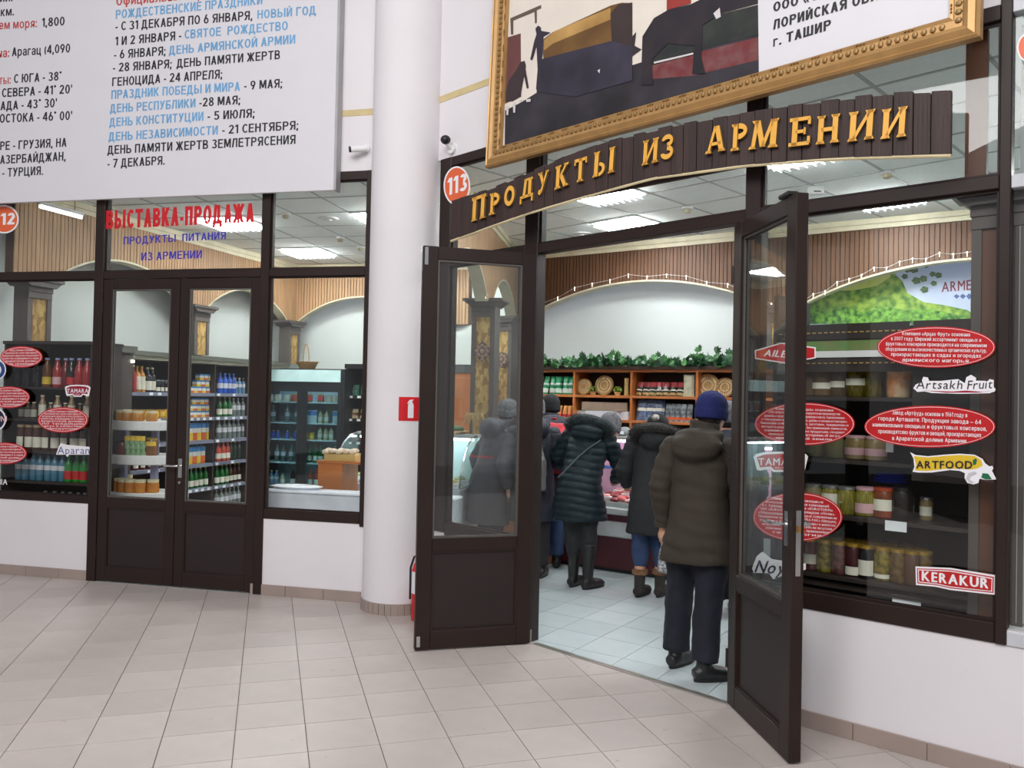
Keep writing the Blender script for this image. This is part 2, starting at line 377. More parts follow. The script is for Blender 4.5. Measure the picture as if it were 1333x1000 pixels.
th = thing('threshold_strip', 'worn steel strip across the floor of the open doorway', 'threshold', **on(A, 0, 0, 0))
bx('strip', th, mat('worn_steel', (190, 188, 180), 0.3, 0.8, bump=0.2), A.U(697, 0, 838), A.U(976, 0, 915), -0.03, 0.015, 0.0, 0.006, bevel=0.002)

# ------------------------------------------------------------------ walls
ZT, ZC, ZW = 3.46, 3.50, 6.4
def wall(name, pl, u0, u1, z0, z1, m=WHITE, d0=0.0, d1=0.14): return struct(name, pl.P(0, 0, 0), pl.a, MB().box(u0, u1, d0, d1, z0, z1).mesh(name, m))
uLcol = (Vector((-0.86, 6.35))-L.o).dot(L.u)
uAcol = (Vector((-0.80, 6.40))-A.o).dot(A.u)
uBend_A = (Vector((1.318, 4.37))-A.o).dot(A.u); uBend_B = (Vector((1.318, 4.35))-B.o).dot(B.u)
def col2(n): return n
uL1, uL2 = L.U(122, 0, 700), L.U(328, 0, 700)
wl = wall('wall_left', L, -8.0, uLcol, 3.43, ZW)
kl = wall('wall_left', L, -8.0, uL1, 0.0, 0.675); kl2 = wall('wall_left', L, uL2, uLcol, 0.0, 0.675)
wr = wall('wall_right', A, uAcol, uBend_A+0.03, 3.47, ZW)
wr2 = wall('wall_right', B, uBend_B-0.03, 4.6, 3.47, ZW)
uA1 = A.U(699, 0, 838)
ka = wall('wall_right', A, uAcol, A.U(690, 0, 300), 0.0, 0.675)
uB0 = B.U(985, 0, 700)
kb = wall('wall_right', B, uB0-0.06, 4.6, 0.0, 0.665)
# column with tiled foot
CC = Vector((-0.86, 6.36)); CR = 0.275
co = struct('column', (CC.x, CC.y, 0), 0, MB().lathe([(CR, 0), (CR, ZW)], 56).mesh('column', WHITE, smooth=True))
for k in range(18):
    a0 = PI+2*PI*k/18*0.5+0.15
    M_ = Matrix.Rotation(a0, 4, 'Z')
    w = 2*PI/36-0.004/CR
    b = MB(); n = 3
    for i in range(n):
        t0, t1 = w*i/n, w*(i+1)/n
        r0, r1 = CR, CR+0.012
        P = lambda r, t: (r*math.cos(t), r*math.sin(t))
        b.prism([P(r0, t0), P(r1, t0), P(r1, t1), P(r0, t1)], 0.0, 0.085, M_, axis='z')
    link('tile', b.mesh('column_foot_tile', BASET), co)
def baseboard(name, pl, u0, u1, start, s=0.333, h=0.085):
    r = struct(name, pl.P(0, 0, 0), pl.a)
    u = start
    while u > u0: u -= s
    while u < u1:
        a, b = max(u+0.002, u0), min(u+s-0.002, u1)
        if b-a > 0.02: link('tile', MB().box(a, b, -0.012, 0.0, 0.0, h).mesh('baseboard_tile', BASET, bevel=0.0015), r)
        u += s
baseboard('baseboard_left', L, -6.0, uL1, L.U(120, 0, 750)); baseboard('baseboard_left', L, uL2, L.U(470, 0, 780), L.U(372, 0, 770))
baseboard('baseboard_right', A, uAcol, uA1-0.05, uAcol); baseboard('baseboard_right', B, uB0-0.06, 4.6, B.U(1111, 0, 955))
# yellow painter's stripe on the upper walls
ST = mat('yellow_stripe', (206, 188, 140), 0.7)
def stripe(name, pl, u0, u1, z):
    return link(name, MB().box(u0, u1, -0.004, 0.0, z-0.025, z+0.025).mesh(name, ST), None, kind='structure', **on(pl))
zs = L.uz(460, 147)[1]
stripe('trim_1', L, -8, uLcol, zs); stripe('trim_2', A, uAcol, uBend_A, A.uz(605, 118)[1]); stripe('trim_3', B, uBend_B, 4.6, A.uz(605, 118)[1])

# ------------------------------------------------------------------ shopfront glazing
def window(n, pl, u0, u1, z0, z1, posts, rails, panes):
    """posts: [(u0,u1,z0,z1)], rails: the same, panes: the same"""
    w = struct('window_%d' % n, pl.P(0, 0, 0), pl.a)
    for (a, b, c, d) in posts:
        m = MB().box(a, b, -0.015, 0.075, c, d)
        link('post', m.mesh('post', DARK, bevel=0.004), w)
    for (a, b, c, d) in rails:
        m = MB().box(a, b, -0.01, 0.07, c, d)
        link('rail', m.mesh('rail', DARK, bevel=0.004), w)
    for (a, b, c, d) in panes:
        link('pane', MB().box(a, b, 0.028, 0.034, c, d).mesh('pane', GLASS), w)
        bw = 0.012
        g = MB().box(a, b, 0.012, 0.03, c, c+bw).box(a, b, 0.012, 0.03, d-bw, d).box(a, a+bw, 0.012, 0.03, c+bw, d-bw).box(b-bw, b, 0.012, 0.03, c+bw, d-bw)
        link('glazing_bead', g.mesh('glazing_bead', DARK), w)
    return w
pL = lambda x, y=500: L.U(x, 0, y)
# left shopfront: window 1 | doors | window 2, each with a light above the transom
a0, a1 = -7.2, pL(119, 540); b0, b1 = pL(119, 540), pL(137, 400); c0, c1 = pL(333.5), pL(347.5); d0_, d1_ = pL(472.5), pL(478)
window(1, L, a0, a1, .66, 3.44, [(a0, a0+.08, .66, 3.44), (b0, b1-.02, 0.0, 3.37)], [(a0, b0, .66, .72), (a0, b0, 2.60, 2.665), (a0, d1_, 3.37, 3.44)], [(a0+.08, b0, .72, 2.60), (a0+.08, b0, 2.665, 3.37)])
window(2, L, c1, d0_, .66, 3.37, [(c0+.02, c1, 0.0, 3.37), (d0_, d1_+.02, .60, 3.44)], [(c1, d0_, .62, .70), (b1-.02, c0+.02, 2.60, 2.665), (c1, d0_, 2.60, 2.665)], [(c1, d0_, .70, 2.60), (c1, d0_, 2.665, 3.37), (b1-.02, c0+.02, 2.665, 3.37)])
# right shopfront, part with the doorway
pA = lambda x, y=500: A.U(x, 0, y)
aj0, aj1 = pA(569), pA(583); am0, am1 = pA(685, 300), pA(702, 300)
j1 = pA(974); 
window(3, A, aj0, am1, .60, 3.46, [(aj0, aj1, .62, 3.47), (am0, am1, 0.0, 3.40)], [(aj0, uBend_A, 3.40, 3.47), (aj1, am0, .60, .69), (aj1, am0, 2.635, 2.70), (am1, uBend_A, 2.635, 2.70)],
       [(aj1, am0, .69, 2.635), (aj1, am0, 2.70, 3.40), (am1, uBend_A-.02, 2.70, 3.40)])
# jar window
pB = lambda x, y=500: B.U(x, 0, y)
be0, be1 = pB(1298.5), pB(1314)
window(4, B, uBend_B, be1, .60, 3.46, [(pB(966), pB(981), 0.0, 2.64), (pB(972, 240), pB(992, 240), 2.64, 3.40), (be0, be1, .60, 3.52)], [(pB(981), be0, 3.40, 3.47), (pB(981), be0, .60, .69), (pB(975), be0, 2.635, 2.70)],
       [(pB(981), be0, .69, 2.635), (pB(992, 240), be0, 2.70, 3.40)])
# the neighbouring unit at the right edge: pale frame, vertical blinds behind glass
GREYF = mat('pale_grey_frame', (196, 198, 204), 0.5)
w5 = struct('window_5', B.P(0, 0, 0), B.a)
zr = B.uz(1322, 236)[1]
for z0, z1 in ((.60, .66), (zr-.03, zr+.03), (3.42, 3.5)): bx('rail', w5, GREYF, be1, 4.0, -0.01, .06, z0, z1, bevel=.003)
bx('pane', w5, GLASS, be1, 4.0, .028, .034, .66, 3.42)
BL = mat('blind_fabric', (168, 170, 174), 0.8, var=.04)
blm = MB().box(-0.044, 0.044, 0, 0.002, .68, 3.40).mesh('blind_slat', BL)
for k in range(14): link('blind_slat', blm, w5, loc=(be1+.06+k*.083, .12, 0), rot=0.35)

# ------------------------------------------------------------------ doors
def door_leaf(n, loc, rot, w, h, t=0.05, flip=1, stile=0.10, glass=DOORGLASS, handle_side=1):
    """hinge at local x=0, leaf runs along +x"""
    d = struct('door_%d' % n, loc, rot)
    zb, zg = 0.125, 0.64
    y0, y1 = -t/2, t/2
    for x0 in (0, w-stile): bx('stile', d, DARK, x0, x0+stile, y0, y1, 0.01, h, bevel=.004)
    for z0, z1 in ((0.01, zb), (zg, zg+.085), (h-.085, h)): bx('rail', d, DARK, stile, w-stile, y0+.002, y1-.002, z0, z1, bevel=.003)
    p = bx('kick_panel', d, PANEL, stile-.005, w-stile+.005, -.010, .010, zb-.005, zg+.005)
    m = MB()
    for s_ in (-1, 1):
        ya, yb = sorted((s_*.010, s_*.020))
        m.box(stile, w-stile, ya, yb, zb, zb+.012).box(stile, w-stile, ya, yb, zg-.012, zg).box(stile, stile+.012, ya, yb, zb+.012, zg-.012).box(w-stile-.012, w-stile, ya, yb, zb+.012, zg-.012)
    link('panel_bead', m.mesh('panel_bead', DARK), d)
    bx('pane', d, glass, stile, w-stile, -.003, .003, zg+.085, h-.085)
    m = MB(); g = .012
    z0, z1 = zg+.085, h-.085
    for s_ in (-1, 1):
        ya, yb = sorted((s_*.004, s_*.016))
        m.box(stile, w-stile, ya, yb, z0, z0+g).box(stile, w-stile, ya, yb, z1-g, z1).box(stile, stile+g, ya, yb, z0+g, z1-g).box(w-stile-g, w-stile, ya, yb, z0+g, z1-g)
    link('glazing_bead', m.mesh('door_glazing_bead', mat('dull_bead', (92, 88, 84), .5, .3)), d)
    return d
def lever(d, x, z, t, sides=(-1, 1), dirx=-1):
    for s_ in sides:
        m = MB().box(x-.018, x+.018, min(s_*t/2, s_*(t/2+.006)), max(s_*t/2, s_*(t/2+.006)), z-.10, z+.06)
        m.tube([(x, s_*t/2, z), (x, s_*(t/2+.05), z), (x+dirx*.02, s_*(t/2+.058), z), (x+dirx*.12, s_*(t/2+.055), z)], .009, 8)
        link('door_handle', m.mesh('door_handle', CHROME, smooth=True), d, label='chrome lever handle')
def hinges(d, t, h, zs=(.25, 1.3, 2.35)):
    for z in zs: link('hinge', MB().lathe([(.009, z-.05), (.009, z+.05)], 8, Matrix.Translation((-.006, -t/2, 0))).mesh('hinge', DARK), d)
# closed pair on the left
wd = (c0-b1+.04)/2-.004; pd = on(L, b1-.02, 0.02)
hd = 2.595
d1 = door_leaf(1, L.P(b1-.018, .02), L.a, wd, hd, glass=GLASS, stile=.085); hinges(d1, .05, hd)
d2 = door_leaf(2, L.P(b1-.012+wd, .02), L.a, wd, hd, glass=GLASS, stile=.085)
lever(d2, .045, 1.02, .05, sides=(-1,), dirx=-1); link('lock_cylinder', MB().lathe([(.012, 0), (.012, .012)], 12, Matrix.Translation((.045, -.025, .88)) @ Matrix.Rotation(PI/2, 4, 'X')).mesh('lock_cylinder', CHROME), d2)
# open pair
hl = A.P(am1+.01, -.035); ol = ground(549, 847); angl = math.atan2(ol.y-hl.y, ol.x-hl.x); wlf = 0.775
d3 = door_leaf(3, hl, angl, wlf, 2.625); hinges(d3, .05, 2.6)
bx('flush_bolt', d3, CHROME, wlf-.035, wlf-.01, .020, .030, 2.50, 2.615, bevel=.002); bx('flush_bolt', d3, CHROME, wlf-.035, wlf-.01, .022, .03, .03, .10, bevel=.002)
bx('flush_bolt', d3, CHROME, wlf-.004, wlf+.004, -.01, .01, 2.46, 2.62)
hr = Vector((1.238, 4.462, 0)); orr = ground(1033, 995); angr = math.atan2(orr.y-hr.y, orr.x-hr.x); wrf = 0.742
uj = (Vector((1.262, 4.43))-A.o).dot(A.u)
bx('door_post', bpy.data.objects['window_3'], DARK, uj, uBend_A+.02, -.012, .07, 0, 2.64, bevel=.004)
d4 = door_leaf(4, hr, angr, wrf, 2.625, t=.06); hinges(d4, .06, 2.6); lever(d4, wrf-.05, 1.09, .06)
bx('lock_plate', d4, CHROME, wrf, wrf+.004, -.012, .012, .86, 1.16); bx('closer_bracket', d4, BLACKP, wrf-.17, wrf-.07, -.045, .02, 2.625, 2.65, bevel=.008)
bx('latch', d4, mat('brass', (190, 150, 90), .3, .9), wrf+.003, wrf+.012, -.008, .008, 1.06, 1.09)

# ------------------------------------------------------------------ shop shell
ws = struct('wall_side', LS.P(0, 0, 0), LS.a, MB().box(-.92, 4.4, .30, .42, 0, ZC).mesh('wall_side', INWHITE))
wb = struct('wall_back', LB.P(0, 0, 0), LB.a, MB().box(-2.4, 1.2, .30, .42, 0, ZC).mesh('wall_back', INWHITE))
wk = struct('wall_back', K.P(0, 0, 0), K.a, MB().box(-2.0, 8.2, .30, .42, 0, ZC).mesh('wall_back', INWHITE))
we = struct('wall_right', B.P(0, 0, 0), B.a, MB().box(3.4, 3.5, .10, 5.6, 0, ZC).mesh('wall_right_inner', INWHITE))
cb = struct('ceiling', me=MB().box(-6.5, 7.5, 3.0, 14, ZC+.02, ZC+.10).mesh('ceiling_slab', INWHITE))
# keep the slab behind the shopfronts
def cut_slab(o):
    bm = bmesh.new(); pts = [L.P(-8.0, .1), L.P(uLcol, .1), A.P(uAcol, .12), A.P(uBend_A, .1), B.P(4.4, .1), B.P(4.4, 6.5), K.P(0, .8), LB.P(-3, .6)]
    b = MB().prism([(p.x, p.y) for p in pts], ZC+.02, ZC+.1, axis='z'); me = b.mesh('ceiling_slab', INWHITE); o.data = me
cut_slab(cb)
def ceiling(org, ang, keep, lamps, name='ceiling'):
    c = struct(name, (0, 0, 0), 0); s = .6
    e1_ = Vector((math.cos(ang), math.sin(ang))); e2_ = Vector((-math.sin(ang), math.cos(ang)))
    pm = MB().box(-.29, .29, -.29, .29, 0.002, .012).mesh('ceiling_panel', CEIL)
    grid = MB(); R_ = Matrix.Rotation(ang, 4, 'Z'); n = 0
    for i in range(-14, 15):
        for j in range(-14, 15):
            p = org+e1_*i*s+e2_*j*s
            if not keep(p): continue
            T = Matrix.Translation((p.x, p.y, ZC)) @ R_
            grid.box(-.3, .3, -.312, -.288, -.002, .004, T).box(-.312, -.288, -.3, .3, -.002, .004, T)
            if (i, j) in lamps: lamps[(i, j)] = p; continue
            link('ceiling_panel', pm, c, loc=(p.x, p.y, ZC), rot=ang)
    link('grid_bars', grid.mesh('grid_bars', TEE), c, kind='stuff')
    return lamps
arcn = ARC.n  # points to the left wing
def inshop(p): return (p-plane_for(p).o).dot(plane_for(p).n) > .12
def leftwing(p): return (p-ARC.o).dot(ARC.n) > 0 and inshop(p) and (p-LB.o).dot(LB.n) < .3 and (p-LS.o).dot(LS.n) < .35
def rightwing(p): return (p-ARC.o).dot(ARC.n) <= 0 and inshop(p) and (p-K.o).dot(K.n) < .35 and p.x < 6.3
lampsR = ceiling(Vector((1.19, 8.5)), A.a, rightwing, {(0, 0): 0, (1, -2): 0, (4, 1): 0, (4, -2): 0, (-1, -5): 0, (7, 1): 0})
lampsL = ceiling(Vector((-2.7, 10.6)), L.a, leftwing, {(0, 0): 0, (0, -3): 0, (3, -3): 0, (-3, -5): 0, (3, 0): 0})
def ceiling_lamp(label, p, ang):
    t = thing('ceiling_lamp', label, 'lamp', (p.x, p.y, ZC), ang, 'square ceiling lamps in the shop')
    m = MB().box(-.295, .295, -.295, -.275, -.012, .05).box(-.295, .295, .275, .295, -.012, .05).box(-.295, -.275, -.275, .275, -.012, .05).box(.275, .295, -.275, .275, -.012, .05)
    link('frame', m.mesh('lamp_frame', WHITEP), t)
    bx('reflector', t, REFL, -.275, .275, -.275, .275, .035, .045)
    for k in range(4): link('tube', MB().tube([(-.27, -.2+k*.133, -.018), (.27, -.2+k*.133, -.018)], .026, 8).mesh('tube', TUBE), t)
    m = MB()
    for k in range(8): m.box(-.24+k*.0686-.002, -.24+k*.0686+.002, -.275, .275, -.052, -.040)
    link('louver', m.mesh('louver', REFL), t, kind='stuff')
labs = ['square ceiling lamp above the middle of the right room, nearer the shelves', 'square ceiling lamp half hidden by the arched wooden signboard', 'square ceiling lamp seen just above the jar window transom',
        'added square ceiling lamp behind the right end of the signboard', 'added square ceiling lamp close behind the doorway transom', 'added square ceiling lamp over the mural end of the shop']  # lamps of this row are out of sight, added to light the right room
for lb, k in zip(labs, lampsR):
    if lampsR[k]: ceiling_lamp(lb, lampsR[k], A.a)
labs = ['square ceiling lamp over the tall fridge in the left room', 'square ceiling lamp behind the red window lettering', 'square ceiling lamp cut off by the white column',
        'added square ceiling lamp above the drinks shelf window', 'added square ceiling lamp near the arcade in the left room']  # this row: unseen extra lamps, put in for more light in the left room
for lb, k in zip(labs, lampsL):
    if lampsL[k]: ceiling_lamp(lb, lampsL[k], L.a)
# batten lamp
pb = ray(80, 274)*7.55
bt = thing('batten_lamp', 'slim batten lamp hanging in front of the slatted side wall', 'lamp', (pb.x, pb.y, H+pb.z), LS.a)
bx('housing', bt, WHITEP, -.24, .24, -.02, .02, .0, .03); link('tube', MB().tube([(-.23, 0, -.015), (.23, 0, -.015)], .016, 8).mesh('batten_tube', mat('batten_tube', (240, 250, 255), .5, emit=6)), bt)
for s_ in (-.15, .15): bx('hanger', bt, BLACKP, s_-.002, s_+.002, -.002, .002, .03, ZC-(H+pb.z))
# detectors and vents on the ceiling
def on_ceiling(px, py): d = ray(px, py); t = (ZC-H)/d.z; return (d.x*t, d.y*t, ZC)
for px, py, lb in ((372, 278, 'small smoke detector under the ceiling of the left room, nearest the post'), (443, 309, 'small smoke detector beside the square lamp over the fridge'),
                   (470, 321, 'small smoke detector beside the white column above the fridge window'), (895, 270, 'small smoke detector between the lamp and the middle mullion'), (1155, 224, 'small smoke detector under the right end of the signboard')):
    o = thing('smoke_detector', lb, 'detector', on_ceiling(px, py)); 
    link('base', MB().lathe([(.055, 0), (.055, -.02)], 16).mesh('detector_base', WHITEP), o); link('sensor', MB().lathe([(.03, -.02), (.034, -.045), (.02, -.055)], 12).mesh('detector_sensor', mat('beige_plastic', (180, 172, 140), .5)), o)
for px, py, lb in ((427, 284, 'round white vent under the ceiling of the left room'), (757, 304, 'round white vent above the doorway, left of the lamp')):
    o = thing('ceiling_vent', lb, 'vent', on_ceiling(px, py))
    link('ring', MB().lathe([(.11, 0), (.11, -.012), (.08, -.022), (.05, -.012)], 24).mesh('vent_ring', WHITEP, smooth=True), o); link('disc', MB().lathe([(.045, -.02), (.045, -.028)], 20).mesh('vent_disc', WHITEP), o)
o = thing('motion_sensor', 'white box sensor on the ceiling above the open right door leaf', 'sensor', on_ceiling(1062, 243)); bx('body', o, WHITEP, -.06, .06, -.04, .04, -.07, 0, bevel=.01); bx('lens', o, BLACKP, -.03, .03, -.043, -.038, -.055, -.045)

# slatted fascias with arches
Z0, ZSL = 2.64, 3.40
def arch_z(u, arches):
    for c, w, rise in arches:
        if abs(u-c) < w:
            R_ = (w*w+rise*rise)/(2*rise); return Z0+rise-(R_-math.sqrt(max(0, R_*R_-(u-c)**2)))
    return Z0
def fascia(parent, u0, u1, arches, slat=None, y0=-.02, thick=.10, step=.045, back=True, both=False):
    m = MB(); b = MB()
    n = int((u1-u0)/step)
    for k in range(n):
        a = u0+k*step; c = a+step*.5; z = arch_z(c, arches)
        b_w = step*.86 if (k % 2) else step*.80
        za, zb = arch_z(a, arches), arch_z(a+b_w, arches)
        m.prism([(a, za), (a+b_w, zb), (a+b_w, ZSL), (a, ZSL)], y0-.014, y0)
        if both: m.prism([(a, za), (a+b_w, zb), (a+b_w, ZSL), (a, ZSL)], y0+thick, y0+thick+.014)
    N = int((u1-u0)/.03)
    for k in range(N):
        a = u0+(u1-u0)*k/N; c = u0+(u1-u0)*(k+1)/N
        b.prism([(a, arch_z(a, arches)+.004), (c, arch_z(c, arches)+.004), (c, ZC), (a, ZC)], y0, y0+thick)
    link('slats', m.mesh('slats', slat or SLAT), parent, kind='stuff')
    link('backing', b.mesh('slat_backing', SLATBACK), parent)
    link('cornice', MB().box(u0, u1, y0-.03, y0+.01, ZSL, ZSL+.045).box(u0, u1, y0-.05, y0+.01, ZSL+.045, ZC).mesh('cornice', CREAM), parent)
    # pale lip along each arch
    for c, w, rise in arches:
        m = MB(); pts = []
        R_ = (w*w+rise*rise)/(2*rise); n = 36
        for k in range(n):
            ua, ub = c-w+2*w*k/n, c-w+2*w*(k+1)/n
            if ub < u0 or ua > u1: continue
            za, zb = arch_z(min(max(ua, c-w+.001), c+w-.001), arches), arch_z(min(max(ub, c-w+.001), c+w-.001), arches)
            m.prism([(ua, za-.014), (ub, zb-.014), (ub, zb+.006), (ua, za+.006)], y0-.016, y0+thick+.016)
        link('arch_lip', m.mesh('arch_lip', CREAM), parent)
fr = struct('trim_4', K.P(0, 0, 0), K.a); fascia(fr, -0.1, 7.2, [(1.76, 1.60, .40), (5.12, 1.58, .40)], slat=SLATK)
fr = struct('trim_5', LS.P(0, 0, 0), LS.a); 
uLS = lambda px: LS.uz(px, 400)[0]
p38, p254, p381 = uLS(40), uLS(254), uLS(381)
fascia(fr, -.98, p381+.1, [((p38+p254)/2, (p254-p38)/2-.14, .38), ((p254+p381)/2, (p381-p254)/2-.14, .36)])
fr = struct('trim_6', LB.P(0, 0, 0), LB.a)
uLB = lambda px: LB.uz(px, 400)[0]
fascia(fr, -2.2, .9, [(-.72, 1.05, .40)])
fr = struct('trim_7', ARC.P(0, 0, 0), ARC.a)
uP1 = -(Vector((0, 10.45))-Vector((-.31, 8.44))).length
fascia(fr, -3.95, -.05, [(uP1/2-.02, abs(uP1)/2-.17, .36), (uP1-.98, .84, .36)], y0=-.05, thick=.10, both=True)

def pilaster(name, label, pl, u, d, w=.27, dep=.16, h=2.64, plaque=None, osb=True, zb=0.0):
    o = struct(name, pl.P(u, d, 0), pl.a)
    wi = w*.60
    bx('shaft', o, PILW, -w/2, w/2, 0, dep, zb, h-.02)
    for x0, x1 in ((-w/2, -wi/2), (wi/2, w/2)): bx('side_board', o, PILW, x0, x1, -.014, 0, zb, h-.16, bevel=.002)
    bx('osb_panel', o, OSB if osb else mat('reddish_brown_board', (96, 58, 40), .55, scale=3, stretch=(4, 4, .3)), -wi/2, wi/2, -.004, 0.0, max(zb, .3), h-.16)
    bx('neck', o, PILW, -w/2, w/2, -.018, 0, h-.16, h-.10, bevel=.003)
    bx('neck', o, PILW, -w/2-.005, w/2+.005, -.024, 0, h-.10, h-.05, bevel=.003)
    m = MB().prism([(-w/2-.01, h-.05), (w/2+.01, h-.05), (w/2+.07, h), (-w/2-.07, h)], -.06, dep+.04)
    m.box(-w/2-.085, w/2+.085, -.075, dep+.05, h, h+.03)
    link('capital', m.mesh('capital', PILW), o)
    if plaque:
        m = MB()
        zc = 2.12
        if plaque == 'diamond':
            m.prism([(-.11, zc), (0, zc-.11), (.11, zc), (0, zc+.11)], -.03, -.004)
        else:
            m.lathe([(.10, 0), (.10, .022)], 8, Matrix.Translation((0, -.004, zc)) @ Matrix.Rotation(PI/2, 4, 'X'))
        link('plaque', m.mesh('plaque', mat('carved_plaque', (96, 74, 62), .6)), o)
        m = MB()
        for k in range(8):
            a = k*PI/4; r = .055
            m.ell((r*math.cos(a), -.032, zc+r*math.sin(a)), (.022, .010, .022), 8, 5)
        m.ell((0, -.034, zc), (.028, .014, .028), 10, 6); m.ell((0, -.03, zc-.085), (.02, .01, .02), 8, 5)
        link('rosette', m.mesh('rosette', mat('carved_rosette', (150, 118, 100), .55), smooth=True), o, kind='stuff')
    return o
pilaster('pillar', None and '', LS, p38, -.10, w=.26, zb=1.9); pilaster('pillar', '', LS, p254, -.10, w=.26, zb=2.08); pilaster('pillar', '', LS, p381-.1, -.10, w=.26, zb=2.06)
pilaster('pillar', '', K, 0.0, -.22, w=.26, plaque='round'); pilaster('pillar', '', K, 3.42, -.12, zb=2.02)
pilaster('pillar', '', K, 6.9, -.12)
pp = Plane(-.31, 8.44, math.radians(-12)); pilaster('pillar', '', pp, 0, 0, w=.25, dep=.22, plaque='diamond')
pilaster('pillar', '', B, be0-.02, .12, w=.22, dep=.12, osb=False)
bx('pilaster_board', [o for o in bpy.data.objects if o.name.startswith('pillar')][-1], mat('reddish_brown_board', (96, 58, 40), .55, scale=3, stretch=(4, 4, .3)), -.14, -.05, -.02, 0.02, 2.70, 3.42)
# white recess under the arches glows from strip lights behind the lip
STRIP = mat('led_strip', (235, 240, 255), .5, emit=8)
def led(pl, c, w, rise, label):
    o = thing('led_strip', label, 'light strip', pl.P(0, 0, 0), pl.a)
    R_ = (w*w+rise*rise)/(2*rise); m = MB(); n = 30
    pts = [(c-w+2*w*k/n, .095, Z0+rise-(R_-math.sqrt(max(0, R_*R_-(-w+2*w*k/n)**2)))+.025) for k in range(n+1)]
    m.tube(pts, .006, 6); link('strip', m.mesh('led_tube', STRIP), o)
led(K, 1.76, 1.58, .40, 'curved light strip hidden behind the arch above the ivy'); led(K, 5.12, 1.56, .40, 'curved light strip behind the arch above the printed landscape')
led(LB, -.72, 1.03, .40, 'curved light strip behind the arch over the tall fridge')
BULB = mat('bulb', (255, 250, 235), .4, emit=5)
bulbm = MB().ell((0, 0, 0), (.006, .006, .009), 8, 5).tube([(0, 0, -.009), (0, 0, -.04)], .002, 5).mesh('bulb', BULB)
def garland(pl, c, w, rise, n, label):
    o = thing('string_lights', label, 'string lights', pl.P(0, 0, 0), pl.a)
    R_ = (w*w+rise*rise)/(2*rise); pts = []
    for k in range(n+1):
        x = -w+2*w*k/n; z = Z0+rise-(R_-math.sqrt(max(0, R_*R_-x*x)))+.06+.02*math.sin(k*2.4)
        pts.append((c+x, -.045, z))
        link('bulb', bulbm, o, loc=(c+x, -.052, z))
    link('wire', MB().tube(pts, .002, 5).mesh('light_wire', WHITEP), o)
garland(K, 1.76, 1.55, .40, 13, 'string of tiny bulbs along the arch above the ivy'); garland(K, 5.12, 1.5, .40, 26, 'string of tiny bulbs along the arch above the landscape print')
garland(ARC, uP1/2-.02, abs(uP1)/2-.2, .36, 14, 'string of tiny bulbs on the arcade arch beyond the diamond plaque'); garland(ARC, uP1-.98, .80, .36, 12, 'string of tiny bulbs on the arcade arch nearest the column')
# ------------------------------------------------------------------ information board over the left shopfront
INK = mat('black_print', (34, 32, 34), .5); BLUE = mat('blue_print', (104, 160, 205), .5); REDP = mat('red_print', (190, 70, 66), .5)
BOARD = mat('board_white', (216, 214, 219), .45, var=.01)
db = -.07
(ub1, zb1) = L.uz(434, 247.5, db-.02); ub0 = L.uz(-200, 300, db)[0]
ib = thing('information_board', 'large white board of Cyrillic holiday dates hung above the closed doors', 'board', L.P(0, 0, 0), L.a)
bx('panel', ib, BOARD, ub0, ub1, db-.02, db+.01, zb1, 5.2, bevel=.003)
bx('edge_strip', ib, mat('board_edge', (170, 168, 170), .5), ub1, ub1+.02, db-.02, -.005, zb1, 5.2)
g = 2.777
def bl(t, x0, y0, x1, y1, m=INK, cap=11.2, bold=.021): lettering(ib, L, db-.0215, t, (x0/g, y0/g), (x1/g, y1/g), cap, m, bold=bold)
